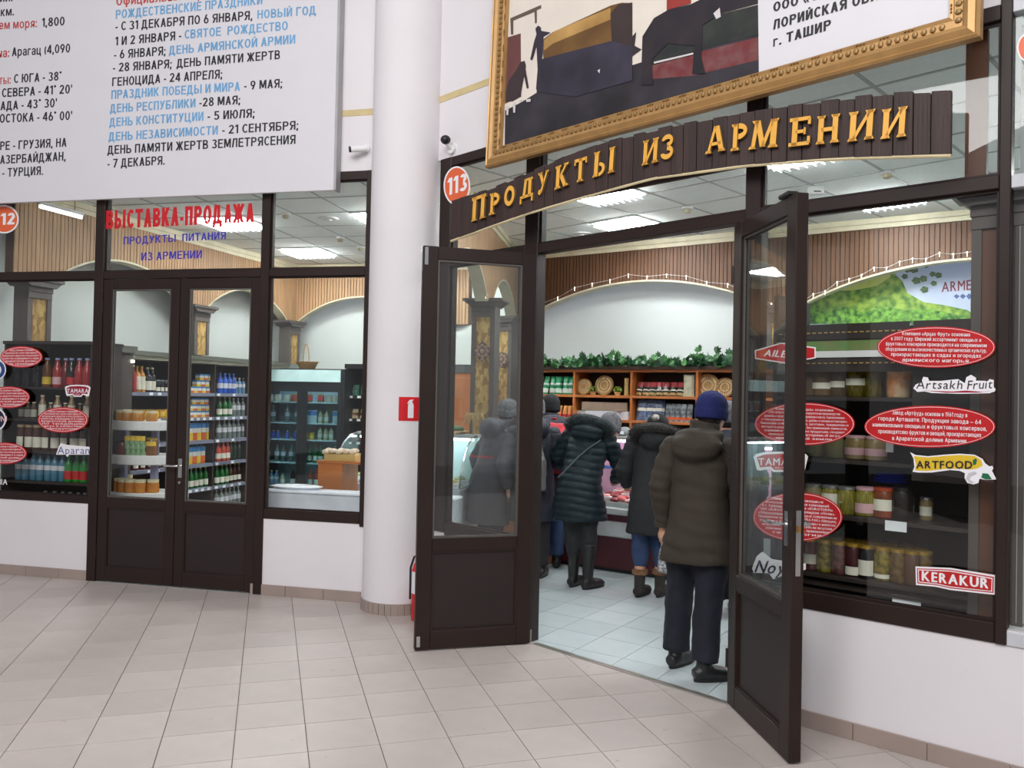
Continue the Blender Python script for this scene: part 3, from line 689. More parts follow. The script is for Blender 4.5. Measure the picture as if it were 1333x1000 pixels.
for row in (("Официальные праздники:", 420, 20, 905, -22, REDP), ("РОЖДЕСТВЕНСКИЕ ПРАЗДНИКИ", 418, 68, 948, 15, BLUE), ("- С 31 ДЕКАБРЯ ПО 6 ЯНВАРЯ,", 417, 111, 912, 71), ("НОВЫЙ ГОД", 930, 68, 1142, 52, BLUE),
            ("1 И 2 ЯНВАРЯ -", 415, 165, 655, 143), ("СВЯТОЕ  РОЖДЕСТВО", 667, 140, 1040, 108, BLUE), ("- 6 ЯНВАРЯ;", 412, 213, 598, 199), ("ДЕНЬ АРМЯНСКОЙ АРМИИ", 610, 198, 1067, 157, BLUE),
            ("- 28 ЯНВАРЯ;", 408, 260, 620, 246), ("ДЕНЬ ПАМЯТИ ЖЕРТВ", 638, 245, 1012, 213), ("ГЕНОЦИДА - 24 АПРЕЛЯ;", 405, 312, 803, 283),
            ("ПРАЗДНИК ПОБЕДЫ И МИРА", 402, 358, 867, 328, BLUE), ("- 9 МАЯ;", 882, 325, 1020, 316), ("ДЕНЬ РЕСПУБЛИКИ", 397, 408, 706, 388, BLUE), ("-28 МАЯ;", 720, 386, 868, 376),
            ("ДЕНЬ КОНСТИТУЦИИ", 395, 458, 735, 436, BLUE), ("- 5 ИЮЛЯ;", 750, 435, 920, 424), ("ДЕНЬ НЕЗАВИСИМОСТИ", 392, 510, 787, 486, BLUE), ("- 21 СЕНТЯБРЯ;", 803, 485, 1078, 468),
            ("ДЕНЬ ПАМЯТИ ЖЕРТВ ЗЕМЛЕТРЯСЕНИЯ", 388, 558, 1068, 520), ("- 7 ДЕКАБРЯ.", 388, 607, 595, 595),
            ("нии.", -20, 8, 45, 4), ("км.", 2, 58, 50, 55), ("ем моря:", -4, 106, 133, 98, REDP), ("1,800", 150, 97, 233, 91), ("на:", -8, 208, 33, 205, REDP), ("Арагац (4,090", 43, 203, 253, 189),
            ("ты:", -4, 305, 38, 302, REDP), ("С ЮГА - 38°", 50, 300, 222, 290), ("С СЕВЕРА - 41° 20'", -22, 353, 260, 337), ("ЗАПАДА - 43° 30'", -60, 402, 205, 387), ("С ВОСТОКА - 46° 00'", -50, 446, 260, 433),
            ("РЕ - ГРУЗИЯ, НА", 0, 543, 240, 530), ("АЗЕРБАЙДЖАН,", 0, 593, 237, 580), ("- ТУРЦИЯ.", 8, 640, 155, 632)):
    bl(*row)

# ------------------------------------------------------------------ stickers
def sticker(name, label, pl, d, shapes, texts=()):
    """shapes: [(pts in photo px, material)], stacked outwards; texts as for lettering"""
    (uc, zc) = pl.uz(*[sum(p[i] for p in shapes[0][0])/len(shapes[0][0]) for i in (0, 1)], d)
    o = thing(name, label, 'sticker', pl.P(uc, d, zc), pl.a)
    nm = ['backing', 'field', 'inner_field', 'ornament', 'accent', 'accent', 'accent', 'accent', 'accent', 'accent']
    for i, (pts, m) in enumerate(shapes):
        q = [pl.uz(x, y, d) for x, y in pts]
        yy = -.0008*(i+1)
        link(nm[min(i, 9)], MB().prism([(a-uc, b-zc) for a, b in q], yy, yy+.0007).mesh(nm[min(i, 9)], m), o)
    for t in texts:
        body, p0, p1, cap, m = t[:5]; kw = t[5] if len(t) > 5 else {}
        me = text_mesh(body, m, kw.get('bold', .012), shear=kw.get('shear', 0))
        (u0, z0), (u1, z1) = pl.uz(*p0, d), pl.uz(*p1, d); h = pl.uz(p0[0], p0[1]-cap, d)[1]-z0
        yy = -.0008*(len(shapes)+1)
        for v in me.vertices:
            x, z = v.co.x, v.co.z; v.co = Vector((u0+x*(u1-u0)-uc, yy+v.co.y-kw.get('lift', 0), z0+x*(z1-z0)+z*h-zc))
        link('lettering', me, o)
    return o
def ellpts(cx, cy, rx, ry, n=40, tilt=0.0): return [(cx+rx*math.cos(2*PI*k/n), cy+ry*math.sin(2*PI*k/n)+tilt*math.cos(2*PI*k/n)*rx) for k in range(n)]
SRED = mat('sticker_red', (186, 22, 26), .35, var=.02); SWH = mat('sticker_white', (236, 234, 238), .4, var=.01); SPINK = mat('sticker_line', (240, 200, 205), .4)
def oval(label, pl, x0, x1, y0, y1, lines, tilt, cap, d=-.002):
    cx, cy, rx, ry = (x0+x1)/2, (y0+y1)/2, (x1-x0)/2, (y1-y0)/2
    n = len(lines); tx = []
    for i, l in enumerate(lines):
        yy = cy+(i-(n-1)/2)*(2*ry*.76/n)*1.0+cap*.5
        half = l[1]*rx if isinstance(l, tuple) else rx*.88*math.sqrt(max(.1, 1-((abs(i-(n-1)/2)+.5)*.76/n*2)**2))
        body = l[0] if isinstance(l, tuple) else l
        tx.append((body, (cx-half, yy-tilt*half), (cx+half, yy+tilt*half), cap, SWH, dict(bold=.006)))
    sticker('oval_sticker', label, pl, d, [(ellpts(cx, cy, rx, ry, tilt=0), SRED), (ellpts(cx, cy, rx-1.6, ry-1.6), SPINK), (ellpts(cx, cy, rx-2.4, ry-2.4), SRED)], tx)
oval('red oval sticker above the white script wordmark, topmost of the right window', B, 1141.6, 1296, 425, 479,
     ["Компания «Арцах Фрут» основана", "в 2007 году. Широкий ассортимент овощных и", "фруктовых консервов производится на современном", "оборудовании из высококачественных органических культур,", "произрастающих в садах и огородах", "армянского нагорья."], .02, 4.6)
oval('red oval sticker above the yellow banner sticker', B, 1125, 1296, 528, 583,
     ["Завод «Артфуд» основан в 1961 году в", "городе Арташате. Продукция завода – 64", "наименования овощных и фруктовых консервов,", "производятсяиз фруктов и овощей, произрастающих", "в Араратской долине Армении."], .04, 5.2)
oval('red oval sticker crossed by the open door stile, above the burgundy banner logo', B, 982, 1113, 524, 580,
     ["Компания «Тамара» основана", "в РА, области Арарат. Специализируется на производстве", "ароматных фруктовых консервов премиум-класса. Одновременно", "с этим компания производит варенье, джемы и овощные консервы.", "Уникальное сочетание рецептов, заготовок, традиционных", "методов выращивания культур без применения химикатов,", "основанных на переработке продукции, создают", "прекрасный неповторимый вкус", "армянской земли."], .03, 2.9)
oval('red oval sticker behind the door lever, above the dark blue script logo', B, 980, 1097, 641, 705,
     ["Соки, нектары, овощные", "выпускаются в стране компанией", "в г. Ереван, Республика «EUROTERM»", "ЗАО «EUROTERM» под брендом «Ноян».", "«Оборудование завода помощью современным", "Предприятие производит «TETRA PAK» (Швеция),", "из местных фруктов соки, нектары и напитки", "вкусы, обладающие особым вкусом.", "компании «TETRA PAK», применяемая", "технология."], .08, 3.2)
ln = ["Завод основан в Армении", "производство соков и нектаров из", "натуральных фруктов и ягод высокого", "качества, выращенных в садах", "Араратской долины", "по традиции"]
oval('small red oval sticker topmost on the drinks window', L, 0.5, 55.6, 450.6, 478.7, ln, -.01, 2.6); oval('small red oval sticker second from the top of the drinks window', L, -16, 39, 503, 531.5, ln, 0, 2.6)
oval('red oval sticker under the small burgundy logo on the drinks window', L, 49, 115, 530, 563.5, ln+["вкус и качество", "продукции"], .01, 2.4); oval('small red oval sticker lowest on the drinks window', L, -23, 35, 576, 604.5, ln, .01, 2.6)
OR = mat('sticker_orange', (222, 98, 52), .4, var=.03)
sticker('number_sticker', 'orange round sticker reading 113 beside the wooden signboard', A, -.018, [(ellpts(594.8, 242, 17.3, 25.5), SWH), (ellpts(594.8, 242, 15.4, 23.4), OR)], [("113", (582, 255), (608, 247.5), 22, SWH, dict(bold=.04))])
sticker('number_sticker', 'orange round sticker reading 12 cut off by the picture edge', L, -.002, [(ellpts(5.5, 285.5, 19, 18.5), SWH), (ellpts(5.5, 285.5, 17, 16.6), OR)], [("112", (-8, 293.5), (20, 292), 15, SWH, dict(bold=.04))])
sticker('number_sticker', 'orange round sticker cut off at the right picture edge', B, -.03, [(ellpts(1339, 62, 15, 19), SWH), (ellpts(1339, 62, 13, 17), OR)])
RL = mat('red_letters', (196, 24, 34), .4); BLL = mat('blue_letters', (52, 48, 168), .4)
def glass_text(name, label, pl, d, body, p0, p1, cap, m, bold=.02, **k):
    o = lettering(None, pl, d, body, p0, p1, cap, m, bold=bold, **k); o.name = name; tags(o, label, 'lettering')
    o.location = pl.P(0, 0, 0); o.rotation_euler = (0, 0, pl.a); return o
glass_text('window_lettering', 'red Cyrillic lettering on the glass above the closed doors', L, -.003, 'ВЫСТАВКА-ПРОДАЖА', (137.8, 298.2), (330.4, 289.5), 24, RL, bold=.045)
glass_text('window_lettering', 'blue Cyrillic lettering, upper of two lines under the red lettering', L, -.003, 'ПРОДУКТЫ  ПИТАНИЯ', (160.7, 318.4), (294, 311.2), 9.6, BLL)
glass_text('window_lettering', 'blue Cyrillic lettering, lower of two lines under the red lettering', L, -.003, 'ИЗ АРМЕНИИ', (183.7, 339.3), (262.8, 336), 10.2, BLL)
glass_text('window_lettering', 'small red lettering on the glass behind the open left door leaf', A, .02, 'Часы работы', (612, 595), (642, 597), 3.5, RL)

NAVY = mat('sticker_navy', (26, 26, 60), .4); SYEL = mat('sticker_yellow', (222, 186, 44), .4); SGRN = mat('sticker_green', (16, 104, 62), .4); BURG = mat('sticker_burgundy', (150, 24, 52), .4); SBLK = mat('sticker_black', (30, 26, 30), .4)
def zz(pts, s, ox, oy): return [(ox+x/s, oy+y/s) for x, y in pts]
# AILE...
hx = zz([(173, 748), (288, 715), (437, 735), (437, 782), (305, 805), (175, 785)], 3.308, 930, 230)
hi_ = zz([(179, 752), (288, 720), (431, 740), (431, 778), (305, 800), (180, 781)], 3.308, 930, 230)
sticker('logo_sticker', 'red hexagonal logo sticker lettered in white, crossed by the open door', B, -.002, [(hx, SWH), (hi_, SRED)], [("AILEEN", (994, 463.5), (1044, 467), 9, SWH, dict(bold=.03, shear=.25))])
# script wordmark
b_ = zz([(180, 160), (200, 130), (245, 110), (262, 66), (300, 72), (310, 100), (400, 100), (545, 85), (600, 118), (612, 70), (650, 50), (692, 75), (690, 98), (790, 100), (800, 85), (835, 92), (835, 150), (850, 165), (845, 185), (800, 200), (560, 205), (330, 198), (270, 185), (215, 190)], 6.248, 1160, 480)
sticker('logo_sticker', 'white outlined script wordmark in the right window under the top oval', B, -.002, [(b_, SWH), (zz([(262, 178), (500, 186), (610, 178), (740, 188), (825, 180), (700, 195), (450, 195)], 6.248, 1160, 480), BURG)],
        [("Artsakh", (1192.5, 506), (1253, 506.5), 11.5, SBLK, dict(bold=-.01, shear=.1)), ("Fruit", (1259, 507), (1292, 505.5), 12, SBLK, dict(bold=-.01, shear=.1))])
# burgundy banner logos
def banner(label, pl, x0, x1, y0, y1, word, bg=BURG, full=True):
    w, h = x1-x0, y1-y0
    P = lambda a, b: (x0+w*a, y0+h*b)
    out = [P(0, .25), P(.04, .12), P(.2, .03), P(.5, 0), P(.8, .03), P(.96, .12), P(1, .25), P(.94, .9), P(.9, .95), P(.7, .82), P(.64, .98), P(.36, .98), P(.3, .82), P(.12, .92), P(.06, .88)]
    inn = [P(.06, .27), P(.2, .14), P(.5, .10), P(.8, .14), P(.94, .27), P(.88, .76), P(.68, .72), P(.62, .88), P(.38, .88), P(.32, .72), P(.12, .76)]
    sticker('logo_sticker', label, pl, -.002, [(out, SWH), (inn, bg)], [(word, P(.09, .66), P(.91, .66), h*.36, SWH, dict(bold=.02)), ("FRUIT", P(.40, .84), P(.60, .84), h*.11, SPINK)])
banner('large burgundy banner logo crossed by the open door stile', B, 981, 1052, 588, 615, 'TAMARA', SRED); banner('small burgundy banner logo at the right of the drinks window', L, 84.5, 118, 501, 517, 'TAMARA')
# dark blue script
sticker('logo_sticker', 'dark blue script logo outlined in white, lowest behind the open door', B, -.002, [(zz([(153, 750), (172, 700), (195, 682), (235, 712), (300, 722), (372, 730), (372, 755), (300, 770), (240, 795), (222, 770), (160, 768)], 3.1241, 930, 500), SWH)], [("Noyan", (982, 745), (1045, 750), 17, NAVY, dict(bold=.01, shear=.3, lift=.0005))])
# yellow banner
yb = zz([(155, 680), (200, 702), (300, 712), (430, 700), (560, 692), (680, 700), (745, 735), (765, 770), (800, 795), (825, 790), (832, 812), (820, 830), (858, 902), (770, 905), (720, 895), (710, 930), (670, 942), (620, 930), (598, 890), (600, 850), (560, 832), (480, 825), (330, 845), (220, 845), (175, 838), (190, 800), (182, 730)], 6.248, 1160, 480)
yi = zz([(185, 712), (300, 722), (430, 710), (560, 702), (680, 710), (735, 745), (745, 790), (700, 812), (650, 820), (560, 815), (440, 815), (300, 832), (195, 828), (205, 780)], 6.248, 1160, 480)
sticker('logo_sticker', 'yellow wavy banner logo with green leaves in the right window', B, -.002, [(yb, SWH), (yi, SYEL), (zz([(665, 745), (690, 728), (700, 745), (690, 780), (668, 785)], 6.248, 1160, 480), SGRN), (zz([(735, 885), (745, 850), (790, 855), (820, 898), (770, 900)], 6.248, 1160, 480), SGRN),
        (zz([(610, 895), (630, 850), (680, 835), (700, 850), (650, 870), (640, 905), (680, 925), (650, 930)], 6.248, 1160, 480), mat('sticker_grey', (196, 196, 200), .4))], [("ARTFOOD", (1193, 609.5), (1266, 610), 10, SBLK, dict(bold=.03, lift=.0005))])
# red board lettering
rb = zz([(818, 742), (890, 745), (960, 748), (1145, 778), (1142, 858), (960, 838), (900, 825), (820, 818)], 3.125, 930, 500)
ri = zz([(824, 750), (890, 752), (960, 755), (1137, 785), (1135, 850), (960, 831), (900, 818), (826, 811)], 3.125, 930, 500)
rj = zz([(828, 754), (890, 756), (960, 759), (1132, 789), (1130, 845), (960, 827), (900, 814), (830, 807)], 3.125, 930, 500)
sticker('logo_sticker', 'red bordered board logo with white capitals, lowest in the right window', B, -.002, [(rb, SWH), (ri, SRED), (rj, SWH), (zz([(832, 758), (890, 760), (960, 763), (1128, 793), (1126, 841), (960, 823), (900, 810), (834, 803)], 3.125, 930, 500), SRED)], [("KERAKUR", (1200, 755.5), (1287, 766), 13, SWH, dict(bold=.04))])
# left window odds
sticker('logo_sticker', 'pale blue lettering sticker above the green bottles in the drinks window', L, -.002, [([(73, 592), (76, 583), (79, 577), (86, 579), (118, 582), (117, 592), (90, 592), (88, 595), (85, 592)], SWH)], [("Aparan", (75, 591), (116.5, 591), 10, mat('slate_blue', (88, 96, 150), .4), dict(bold=0))])
sticker('logo_sticker', 'round blue and white logo at the left picture edge, upper of two', L, -.002, [(ellpts(-5, 481.5, 13, 13.5), SWH), (ellpts(-5, 481.5, 11.5, 12), mat('sticker_blue', (36, 70, 130), .4)), (ellpts(-5, 481.5, 7, 7.5), SWH)])
sticker('logo_sticker', 'round navy logo with two capitals at the left picture edge, lower of two', L, -.002, [(ellpts(-6, 546, 14, 15), SWH), (ellpts(-6, 546, 12, 13), NAVY)], [("BYUZANDUNI", (-46, 549), (9, 549), 7.5, SPINK, dict(bold=.02, lift=.0005))])
glass_text('window_lettering', 'pale capitals at the lower left corner of the drinks window', L, -.003, 'ARMENIA', (-28, 631), (9.5, 631), 7.5, SWH)

# ------------------------------------------------------------------ arched wooden signboard with cut-out letters
pl_, pr_ = ray(590, 288), ray(1240, 162)
Pl = Vector((pl_.x, pl_.y))*(5.80/pl_.y); Pr = Vector((pr_.x, pr_.y))*(3.63/pr_.y)
SG = Plane(Pl.x, Pl.y, math.atan2(Pr.y-Pl.y, Pr.x-Pl.x)); SL = (Pr-Pl).length
sg = thing('signboard', 'arched dark plank signboard with golden Cyrillic letters over the doorway', 'sign', SG.P(0, 0, 0), SG.a)
def curve_pts(pxs): return [SG.uz(x, y) for x, y in pxs]
botc = curve_pts([(589, 314), (690, 278), (767, 255.5), (853, 232.5), (974, 216), (1075, 208.5), (1127, 205.8), (1239, 203)])
topc = curve_pts([(591, 262), (640, 247), (700, 222), (740, 203), (801, 183), (880, 165), (971, 148), (1060, 135), (1125, 127.5), (1170, 123), (1241, 119.5)])
def interp(c, u):
    for (a, za), (b, zb) in zip(c, c[1:]):
        if u <= b: break
    t = (u-a)/(b-a); return za+(zb-za)*t
WOOD = mat('dark_stained_plank', (54, 38, 34), .6, scale=3, stretch=(5, 5, .35), var=.25, bump=.25, bscale=20)
random.seed(3); u = 0.0; NB = 38
for k in range(NB):
    w = SL/NB*(1+.12*math.sin(k*1.7)); w = min(w, SL-u) if k < NB-1 else SL-u
    if w < .01: break
    a, b = u+.0015, u+w-.0015; j = .006*math.sin(k*2.9); yo = .004*math.sin(k*5.3)
    link('plank', MB().prism([(a, interp(botc, a)), (b, interp(botc, b)), (b, interp(topc, b)+j), (a, interp(topc, a)+j)], -.022+yo, .0+yo).mesh('plank', WOOD, bevel=.002), sg)
    u += w
m = MB(); pts = [(SL*k/40, -.018, interp(botc, SL*k/40)-.004) for k in range(41)]
m.tube(pts, .008, 6); link('rope', m.mesh('rope', mat('hemp_rope', (214, 198, 158), .8, bump=.5, bscale=200), smooth=True), sg)
link('batten', MB().prism([(0.1, interp(botc, .1)+.12), (SL-.1, interp(botc, SL-.1)+.12), (SL-.1, interp(botc, SL-.1)+.16), (.1, interp(botc, .1)+.16)], .009, .03).mesh('batten', WOOD), sg)
m = MB()
for k in range(40):
    a, b = .01+(SL-.02)*k/40, .01+(SL-.02)*(k+1)/40; m.prism([(a, interp(botc, a)+.01), (b, interp(botc, b)+.01), (b, interp(topc, b)-.01), (a, interp(topc, a)-.01)], .0045, .0085)
link('backing', m.mesh('sign_backing', WOOD), sg)
for uu in (.5, SL*.5, SL-.3): bx('bracket', sg, DARK, uu-.02, uu+.02, .0, .16, interp(botc, uu)+.12, interp(botc, uu)+.15)
GOLD = mat('golden_letter', (232, 172, 70), .4, .0, var=.04)
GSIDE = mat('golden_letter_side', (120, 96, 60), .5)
# slab-serif letters drawn as strokes in a 1 x 1 box: (x0,y0,x1,y1,width) bars and serif slabs
def bar(x0, y0, x1, y1, w):
    dx, dy = x1-x0, y1-y0; l = math.hypot(dx, dy); 
    if abs(dx) < .35*abs(dy) or abs(dy) > .3: # upright-ish: horizontal ends
        return [(x0-w/2, y0), (x0+w/2, y0), (x1+w/2, y1), (x1-w/2, y1)]
    return [(x0, y0-w/2), (x1, y1-w/2), (x1, y1+w/2), (x0, y0+w/2)]
def slab(x, y, w=.36, up=True, h=.10):
    return [(x-w/2, y), (x+w/2, y), (x+w/2-.05, y+h), (x-w/2+.05, y+h)] if up else [(x-w/2, y), (x-w/2+.05, y-h), (x+w/2-.05, y-h), (x+w/2, y)]
def bowl(cx, cy, rx, ry, w, a0=0, a1=2*PI, n=18):
    out = []
    for k in range(n):
        t0, t1 = a0+(a1-a0)*k/n, a0+(a1-a0)*(k+1)/n
        o = lambda t, s_: (cx+(rx*s_)*math.cos(t), cy+(ry-(rx-rx*s_))*math.sin(t))
        s_ = 1-w/rx
        out.append([o(t0, s_), o(t0, 1), o(t1, 1), o(t1, s_)])
    return out
GL = {
 'П': [bar(.2, 0, .2, 1, .24), bar(.8, 0, .8, 1, .24), bar(0, .93, 1, .93, .14), slab(.2, 0), slab(.8, 0)],
 'Р': [bar(.28, 0, .28, 1, .24), slab(.28, 0, .5), slab(.22, 1, .36, False)]+bowl(.45, .70, .5, .30, .2, -PI/2, PI/2),
 'О': bowl(.5, .5, .46, .5, .22),
 'Д': [bar(.30, .12, .42, 1, .2), bar(.76, .12, .76, 1, .24), bar(.3, .94, .95, .94, .12), bar(0, .16, 1.05, .16, .13), bar(.06, -.14, .06, .15, .12), bar(.98, -.14, .98, .15, .12)],
 'У': [bar(.5, .42, .18, 1, .24), bar(.30, .05, .84, 1, .17), slab(.18, 1, .42, False), slab(.84, 1, .32, False)]+bowl(.2, .1, .16, .12, .14),
 'К': [bar(.24, 0, .24, 1, .24), bar(.36, .45, .80, .95, .15), bar(.80, 0, .46, .55, .24), slab(.24, 0, .44), slab(.24, 1, .44, False), slab(.82, 0, .36), slab(.82, 1, .34, False)],
 'Т': [bar(.5, 0, .5, 1, .26), bar(0, .93, 1, .93, .14), bar(.05, .74, .05, .95, .11), bar(.95, .74, .95, .95, .11), slab(.5, 0, .5)],
 'Ы': [bar(.16, 0, .16, 1, .18), bar(.88, 0, .88, 1, .18), slab(.16, 1, .3, False), slab(.88, 1, .28, False), slab(.88, 0, .28), slab(.12, 0, .24)]+bowl(.30, .27, .28, .27, .13, -PI/2, PI/2),
 'И': [bar(.18, 0, .18, 1, .23), bar(.82, 0, .82, 1, .23), bar(.24, .10, .76, .90, .15), slab(.18, 0, .38), slab(.18, 1, .38, False), slab(.82, 0, .38), slab(.82, 1, .38, False)],
 'З': bowl(.46, .74, .40, .26, .19, -PI/2, PI*.95)+bowl(.46, .28, .44, .28, .2, -PI*.95, PI/2),
 'А': [bar(.12, 0, .46, 1, .14), bar(.86, 0, .54, 1, .26), bar(.24, .33, .8, .33, .12), slab(.12, 0, .34), slab(.86, 0, .38)],
 'М': [bar(.12, 0, .22, 1, .13), bar(.80, 0, .80, 1, .20), bar(.46, .05, .24, 1, .18), bar(.46, .05, .76, 1, .12), slab(.10, 0, .26), slab(.80, 0, .34), slab(.18, 1, .26, False), slab(.82, 1, .28, False)],
 'Е': [bar(.26, 0, .26, 1, .25), bar(0, .06, .95, .06, .13), bar(0, .94, .95, .94, .13), bar(.3, .5, .72, .5, .12), bar(.92, .05, .92, .30, .13), bar(.92, .72, .92, .95, .13), bar(.72, .38, .72, .62, .09)],
 'Н': [bar(.18, 0, .18, 1, .24), bar(.82, 0, .82, 1, .24), bar(.2, .5, .8, .5, .14), slab(.18, 0, .40), slab(.18, 1, .40, False), slab(.82, 0, .40), slab(.82, 1, .40, False)],
}
# letter, x0, x1, bottom y (left, right), top y at left
LT = [('П', 613.5, 631.5, 289, 283, 258), ('Р', 636, 650, 280.5, 277, 253), ('О', 655.5, 670, 270, 266, 244), ('Д', 677, 693, 262.5, 257, 235.5), ('У', 700, 713.5, 254, 249, 226),
      ('К', 721.5, 739.5, 247.5, 240.5, 218), ('Т', 747, 763, 238.5, 234, 208.5), ('Ы', 771.5, 799, 231.5, 223.5, 199.5), ('И', 836, 856.5, 215.5, 210.5, 184), ('З', 859.5, 878, 209, 205, 177),
      ('А', 919.5, 943, 200.5, 195.5, 167), ('Р', 950.5, 973, 197, 193, 163), ('М', 976, 1014.5, 194.5, 190.5, 158.5), ('Е', 1027, 1055, 191, 187.5, 155), ('Н', 1063, 1092, 188, 184.5, 152), ('И', 1104, 1138, 184.5, 180, 147), ('И', 1147, 1180, 181, 177, 143)]
for ch, x0, x1, yb0, yb1, yt in LT:
    dl = -.045
    (ua, za), (ub, zb) = SG.uz(x0, yb0, dl), SG.uz(x1, yb1, dl); hh = SG.uz(x0, yt, dl)[1]-za
    m = MB(); sh = .06
    for pl4 in GL[ch]:
        q = []
        for (x, y) in pl4:
            q.append((ua+(ub-ua)*(x+sh*(y-.5)), za+(zb-za)*x+hh*y))
        m.prism(q, dl, -.025)
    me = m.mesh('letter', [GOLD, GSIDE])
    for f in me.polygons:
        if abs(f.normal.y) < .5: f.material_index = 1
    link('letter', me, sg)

# ------------------------------------------------------------------ framed picture above the signboard
q1, q2 = ray(637.5, 220.5), ray(1279.5, 52)
za = 3.255
t1, t2 = (za-H)/q1.z, (za-H)/q2.z
G1, G2 = Vector((q1.x, q1.y))*t1, Vector((q2.x, q2.y))*t2
PF = Plane(G1.x, G1.y, math.atan2(G2.y-G1.y, G2.x-G1.x)); PW = (G2-G1).length; PH = 1.9
fp = thing('framed_picture', 'large gilt framed photograph with a white text field, hung above the signboard', 'picture', (G1.x, G1.y, za), PF.a)
fp.rotation_euler = (math.radians(-2.0), 0, PF.a)
GILT = mat('gilt', (178, 138, 86), .38, .35, var=.08, scale=12); GILT2 = mat('gilt_ornament', (150, 118, 72), .42, .3, var=.2, scale=40)
prof = [(0, 0), (0, -.045), (.012, -.055), (.02, -.05), (.045, -.062), (.065, -.052), (.072, -.04), (.105, -.04), (.112, -.030), (.128, -.034), (.134, -.012), (.134, 0)]
def member(p0, p1, n0):  # outer edge from p0 to p1, inward normal n0, mitred
    m = MB(); a, b = Vector(p0), Vector(p1); t = (b-a).normalized(); n_ = Vector(n0); A_, B_ = [], []
    for w, y in prof:
        A_.append(m.bm.verts.new((a.x+t.x*w+n_.x*w, y, a.y+t.y*w+n_.y*w))); B_.append(m.bm.verts.new((b.x-t.x*w+n_.x*w, y, b.y-t.y*w+n_.y*w)))
    for i in range(len(prof)-1): m._f([A_[i], B_[i], B_[i+1], A_[i+1]])
    m._f(A_); m._f(B_[::-1])
    return m.mesh('frame_member', GILT)
for p0, p1, nn in (((0, 0), (PW, 0), (0, 1)), ((PW, 0), (PW, PH), (-1, 0)), ((PW, PH), (0, PH), (0, -1)), ((0, PH), (0, 0), (1, 0))): link('frame_member', member(p0, p1, nn), fp)
m = MB(); n = int((PW-.2)/.038)
for k in range(n): m.ell((.1+k*.038, -.041, .088), (.014, .012, .016), 8, 4)
for k in range(int((PH-.2)/.038)):
    for xx in (.088, PW-.088): m.ell((xx, -.041, .1+k*.038), (.016, .012, .014), 8, 4)
link('beading', m.mesh('beading', GILT2, smooth=True), fp, kind='stuff')
m = MB()
for k in range(int((PW-.26)/.11)):
    for j in range(3): m.ell((.15+k*.11+j*.016, -.036, .120), (.006, .006, .005), 6, 3)
for k in range(int((PH-.26)/.11)):
    for j in range(3):
        for xx in (.120, PW-.120): m.ell((xx, -.036, .15+k*.11+j*.016), (.005, .006, .006), 6, 3)
link('pearl_row', m.mesh('pearl_row', GILT2), fp, kind='stuff')
bx('backboard', fp, BOARD, .12, PW-.12, -.010, .0, .12, PH-.12)
def puz(px, py):  # photo point on the picture surface (tilted plane), in the picture's own x/z
    Mi = (Matrix.Translation((G1.x, G1.y, za)) @ fp.rotation_euler.to_matrix().to_4x4()).inverted()
    o = Mi @ Vector((0, 0, H)); e = Mi.to_3x3() @ ray(px, py); t = (-.011-o.y)/e.y
    p = o+e*t; return (p.x, p.z)
def print_(pts, m, lay, s=3.3325, ox=540, oy=0, name='print'):
    q = [puz(ox+x/s, oy+y/s) for x, y in pts]
    q = [(min(max(a, .125), PW-.125), min(max(b, .125), PH-.125)) for a, b in q]
    link(name, MB().prism(q, -.011-.0006*lay, -.0108-.0006*(lay-1)).mesh(name, m), fp)
pm_ = lambda n, c, v=.1, sc=5, c2=None: mat('photo_'+n, c, .3, var=v, scale=sc, c2=c2)
up = -1400
print_([(392, 640), (395, up), (1495, up), (1495, 338)], pm_('haze', (226, 216, 204), .03), 1)
print_([(390, 640), (392, 480), (470, 440), (540, 395), (800, 330), (1000, 265), (1495, 120), (1495, 338)], pm_('wet_ground', (36, 33, 36), c2=(58, 54, 62), sc=3), 2)
print_([(396, 165), (460, 145), (462, 420), (392, 450)], pm_('maroon_wall', (104, 62, 60)), 3)
print_([(1010, 290), (1210, 232), (1495, 160), (1495, 260), (1200, 330), (1010, 345)], pm_('brick_kerb', (112, 48, 50), c2=(120, 78, 78), sc=14), 3)
print_([(1010, 260), (1060, 130), (1495, 20), (1495, 150), (1200, 225), (1020, 280)], pm_('dark_hedge', (40, 42, 42), c2=(54, 58, 52), sc=9), 4)
print_([(558, 250), (560, 170), (600, 140), (850, 25), (900, 12), (945, 15), (945, 240), (850, 262), (600, 290)], pm_('tank_side', (124, 92, 46), c2=(92, 62, 34), sc=3), 5)
print_([(562, 175), (610, 135), (850, 35), (852, 85), (600, 190), (562, 220)], pm_('tank_top', (196, 156, 92), c2=(150, 112, 60), sc=3), 6)
print_([(850, 60), (885, 20), (945, 12), (945, 250), (860, 262)], pm_('tank_end', (60, 48, 46)), 7)
print_([(540, 260), (850, 180), (945, 200), (945, 350), (700, 420), (530, 400)], pm_('cart_shadow', (62, 58, 74), c2=(44, 40, 50), sc=3), 8)
print_([(503, 258), (520, 180), (530, 150), (525, 125), (537, 112), (548, 120), (550, 135), (590, 142), (560, 160), (558, 230), (545, 300), (545, 390), (528, 388), (535, 300), (530, 200), (512, 262)], pm_('walker', (52, 44, 58)), 9)
print_([(410, 350), (440, 310), (462, 270), (478, 265), (484, 285), (482, 300), (496, 380), (488, 385), (476, 330), (460, 420), (425, 440), (396, 440), (396, 400)], pm_('stooping_walker', (58, 44, 46)), 9)
print_([(985, 300), (990, 160), (1040, 80), (1100, 45), (1200, 20), (1300, -30), (1495, -160), (1495, 15), (1330, 60), (1250, 110), (1245, 250), (1262, 320), (1205, 322), (1215, 200), (1100, 190), (1030, 260), (1035, 370), (985, 370)], pm_('horse_shape', (38, 34, 40), c2=(52, 44, 48)), 10)
